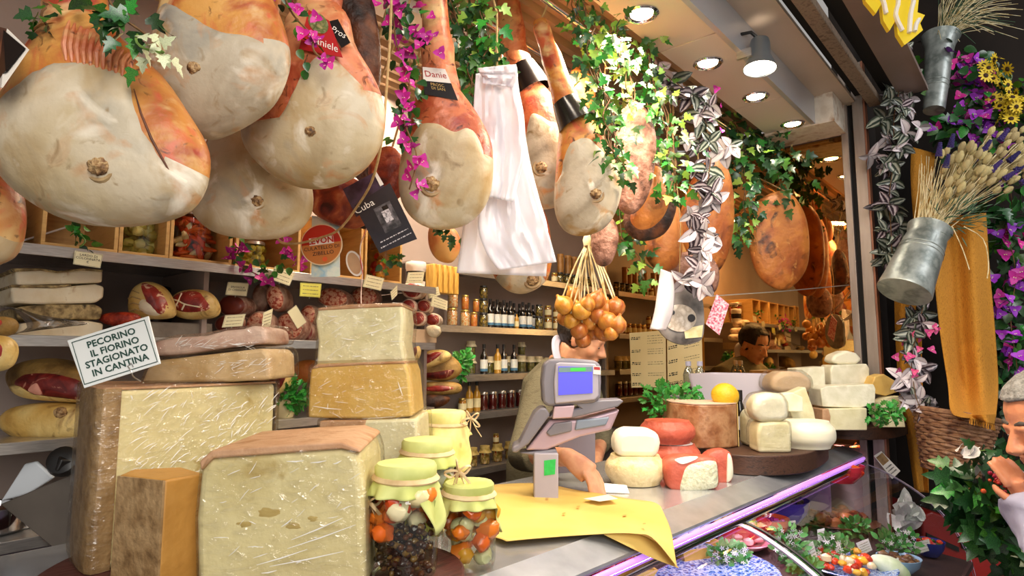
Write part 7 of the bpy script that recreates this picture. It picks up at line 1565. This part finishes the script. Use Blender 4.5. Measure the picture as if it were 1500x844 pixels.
def traybox(label, px, py, w, dep, h, m, rz=0, fill=None, fm=None, nf=40, fs=.016):
    c = stand(px, py); k = c.dot(FH) / FP; w *= k; c.z += .001; t = thing('food_tray', label, 'tray', c); M = Matrix.Rotation(TH - PI / 2 + rz, 3, 'Z')
    q = lambda a, b, z: c + M @ V((a, b, z)); o = []
    b4 = [q(-w * .42, -dep * .42, 0), q(w * .42, -dep * .42, 0), q(w * .42, dep * .42, 0), q(-w * .42, dep * .42, 0)]; t4 = [q(-w / 2, -dep / 2, h), q(w / 2, -dep / 2, h), q(w / 2, dep / 2, h), q(-w / 2, dep / 2, h)]; i4 = [q(-w * .47, -dep * .47, h), q(w * .47, -dep * .47, h), q(w * .47, dep * .47, h), q(-w * .47, dep * .47, h)]; j4 = [q(-w * .4, -dep * .4, .006), q(w * .4, -dep * .4, .006), q(w * .4, dep * .4, .006), q(-w * .4, dep * .4, .006)]
    mb = MB(); mb.v += b4 + t4 + i4 + j4; mb.f += [[3, 2, 1, 0], [12, 13, 14, 15]] + [[j * 4 + i, j * 4 + (i + 1) % 4, (j + 1) * 4 + (i + 1) % 4, (j + 1) * 4 + i] for j in range(3) for i in range(4)]; mb.mi += [0] * 14
    mb.build('shell', m, t)
    if fill:
        rr = random.Random(px); z = MB()
        for i in range(nf): s = fs * rr.uniform(.7, 1.3); z.ball(q(rr.uniform(-.38, .38) * w, rr.uniform(-.38, .38) * dep, h * .8 + rr.uniform(0, .02)), (s, s * .8, s * .7), 8, 6, Matrix.Rotation(rr.uniform(0, 3), 3, 'Z') @ Matrix.Rotation(rr.uniform(0, 3), 3, 'X'), rr.randrange(len(fm)), .35, i)
        z.build(fill, fm, t)['kind'] = 'stuff'
    return t, q, h
m_ytray = mat('yellow tray', ['#c89a3c', '#d8b054'], 6, .4)
traybox('yellow tray of red meat cubes at the bottom edge', 895, 846, 110, .16, .035, m_ytray, .3, 'meat_cubes', pm('#8a1a2a', '#a83044', '#c04a5c', '#6a1020'), 60, .018)
t, q, h = traybox('wooden tray holding lilac paper rolls', 1018, 812, 78, .14, .04, m_ytray, .35)
for i in range(3):
    p = q(-.055 + i * .05, 0, h + .012); tag(MB().lathe([(.02, -.03), (.023, .03), (.018, .03), (.016, -.03)], 18, p + ZU * .02, Matrix.Rotation(.15, 3, 'Y')).build('paper_roll', mat('lilac paper', '#d8c8e4', rough=.6), at=p), ('left', 'middle', 'right')[i] + ' lilac paper roll in the wooden tray', 'paper roll', 'lilac paper rolls')
traybox('red tray behind the paper rolls', 1075, 772, 60, .1, .03, mat('red tray', '#c0242c', rough=.3), .3, 'radishes', pm('#c03a4a', '#e8c8b0'), 24, .014)
wf = MB()
for k in range(5): a = k * 1.256; wf.add([(0, 0, 0), (.5 * math.cos(a - .3), .5 * math.sin(a - .3), .1), (math.cos(a), math.sin(a), .05), (.5 * math.cos(a + .3), .5 * math.sin(a + .3), .1)], [(0, 1, 2, 3)])
wf = wf.mesh('blossom', mat('white blossom', '#ece6ea', rough=.5))
sm = leafmesh('leaf', LONG, mat('thyme leaf', ['#2c5a24', '#4a8a3a', '#3a7030'], 40, .5, rand=.4))
for lab, px, py, rx, ry in (('white-flowered herb clump left of the price cards', 1158, 800, 26, 26), ('white-flowered herb clump in the middle of the counter', 1222, 805, 26, 20), ('white-flowered herb clump below the white radicchio', 1315, 800, 30, 24), ('grey-green herb clump beside the wooden tray', 1068, 815, 30, 16), ('leafy basil clump behind the middle herb clump', 1252, 775, 20, 13), ('small herb clump at the bottom edge right of centre', 1180, 832, 22, 12)):
    d = stand(px, py + ry).dot(FH); herb(lab, px, py, rx, ry, d, 120, (.02, .034), 'herb_clump', 'herbs', [sm, sm, broad] if 'basil' in lab else [sm], [(wf, 26, .011)] if 'white' in lab or 'grey' in lab else None)
t = thing('radicchio', 'white and pink radicchio head inside the counter end', 'vegetable', stand(1328, 790))
d = stand(1328, 790).dot(FH)
for i in range(26):
    p = P(1328 + rnd.gauss(0, 7), 762 + rnd.gauss(0, 12), d=d + rnd.uniform(-.02, .02)); inst('leaf', wl, t, leafM(p - t.location, ZU * .8 + rvec(.8), -FH + rvec(.6), rnd.uniform(.05, .085)))
t = thing('fennel', 'pale green fennel bulb at the bottom edge', 'vegetable', stand(1300, 846))
d = stand(1300, 846).dot(FH); MB().tube(smoothpath([P(x, y, d=d) for x, y in ((1278, 818), (1295, 826), (1312, 836), (1325, 850))], 12, False), [.012, .018, .024, .028, .032, .035, .036, .036, .035, .034, .03, .02], 14).build('bulb', mat('fennel', ['#cfe0b0', '#e6eed2', '#b8d094'], 12, .4), t)
def pc(label, q, dz=0, **k):
    b = stand(sum(a[0] for a in q) / 4, q[2][1] + 8); return price(label, q, d=b.dot(FH) - .05, m=m_white, **k)
pc('white price card leaning between two herb clumps', [(1182, 798), (1191, 793), (1198, 818), (1189, 824)], rows=4)
pc('white price card standing before the meat plate', [(1197, 776), (1208, 774), (1209, 794), (1199, 796)], rows=5)
pc('white price card above the speckled pepper plate', [(1254, 796), (1272, 789), (1278, 806), (1262, 814)], rows=4)
pc('cream price card in front of the white radicchio', [(1337, 796), (1361, 790), (1365, 806), (1340, 813)], rows=3)
pc('price card beside the red tray', [(1066, 755), (1080, 752), (1086, 768), (1070, 772)], rows=4)
pc('tilted stamped card above the paper rolls', [(1030, 764), (1050, 772), (1043, 785), (1022, 778)], rows=3)
pc('grey price card at the bottom beside the fennel', [(1305, 822), (1316, 817), (1320, 832), (1310, 838)], rows=3)
a, b = stand(1262, 814), P(1232, 790, d=stand(1262, 814).dot(FH)); tag(MB().tube([a + ZU * .01, b], [.006, .004], 8).build('wooden_spoon', m_crate, at=a), 'wooden spoon handle leaning among the herbs', 'spoon')
# sticker on the end glass
c = Card([(1280, 668), (1291, 661), (1319, 690), (1307, 702)], 2.7); t = thing('glass_sticker', 'white printed sticker on the end of the counter glass', 'sticker', c.c)
o = c.slab(.001).build('sheet', m_white, t, smooth=False); c.rect(-.8, .1, .8, .85).build('print', m_rind, o, smooth=False); c.lines([(-.7, .7, v) for v in (-.2, -.45, -.7)], th=.05).build('print_lines', m_ink_k, o, smooth=False)
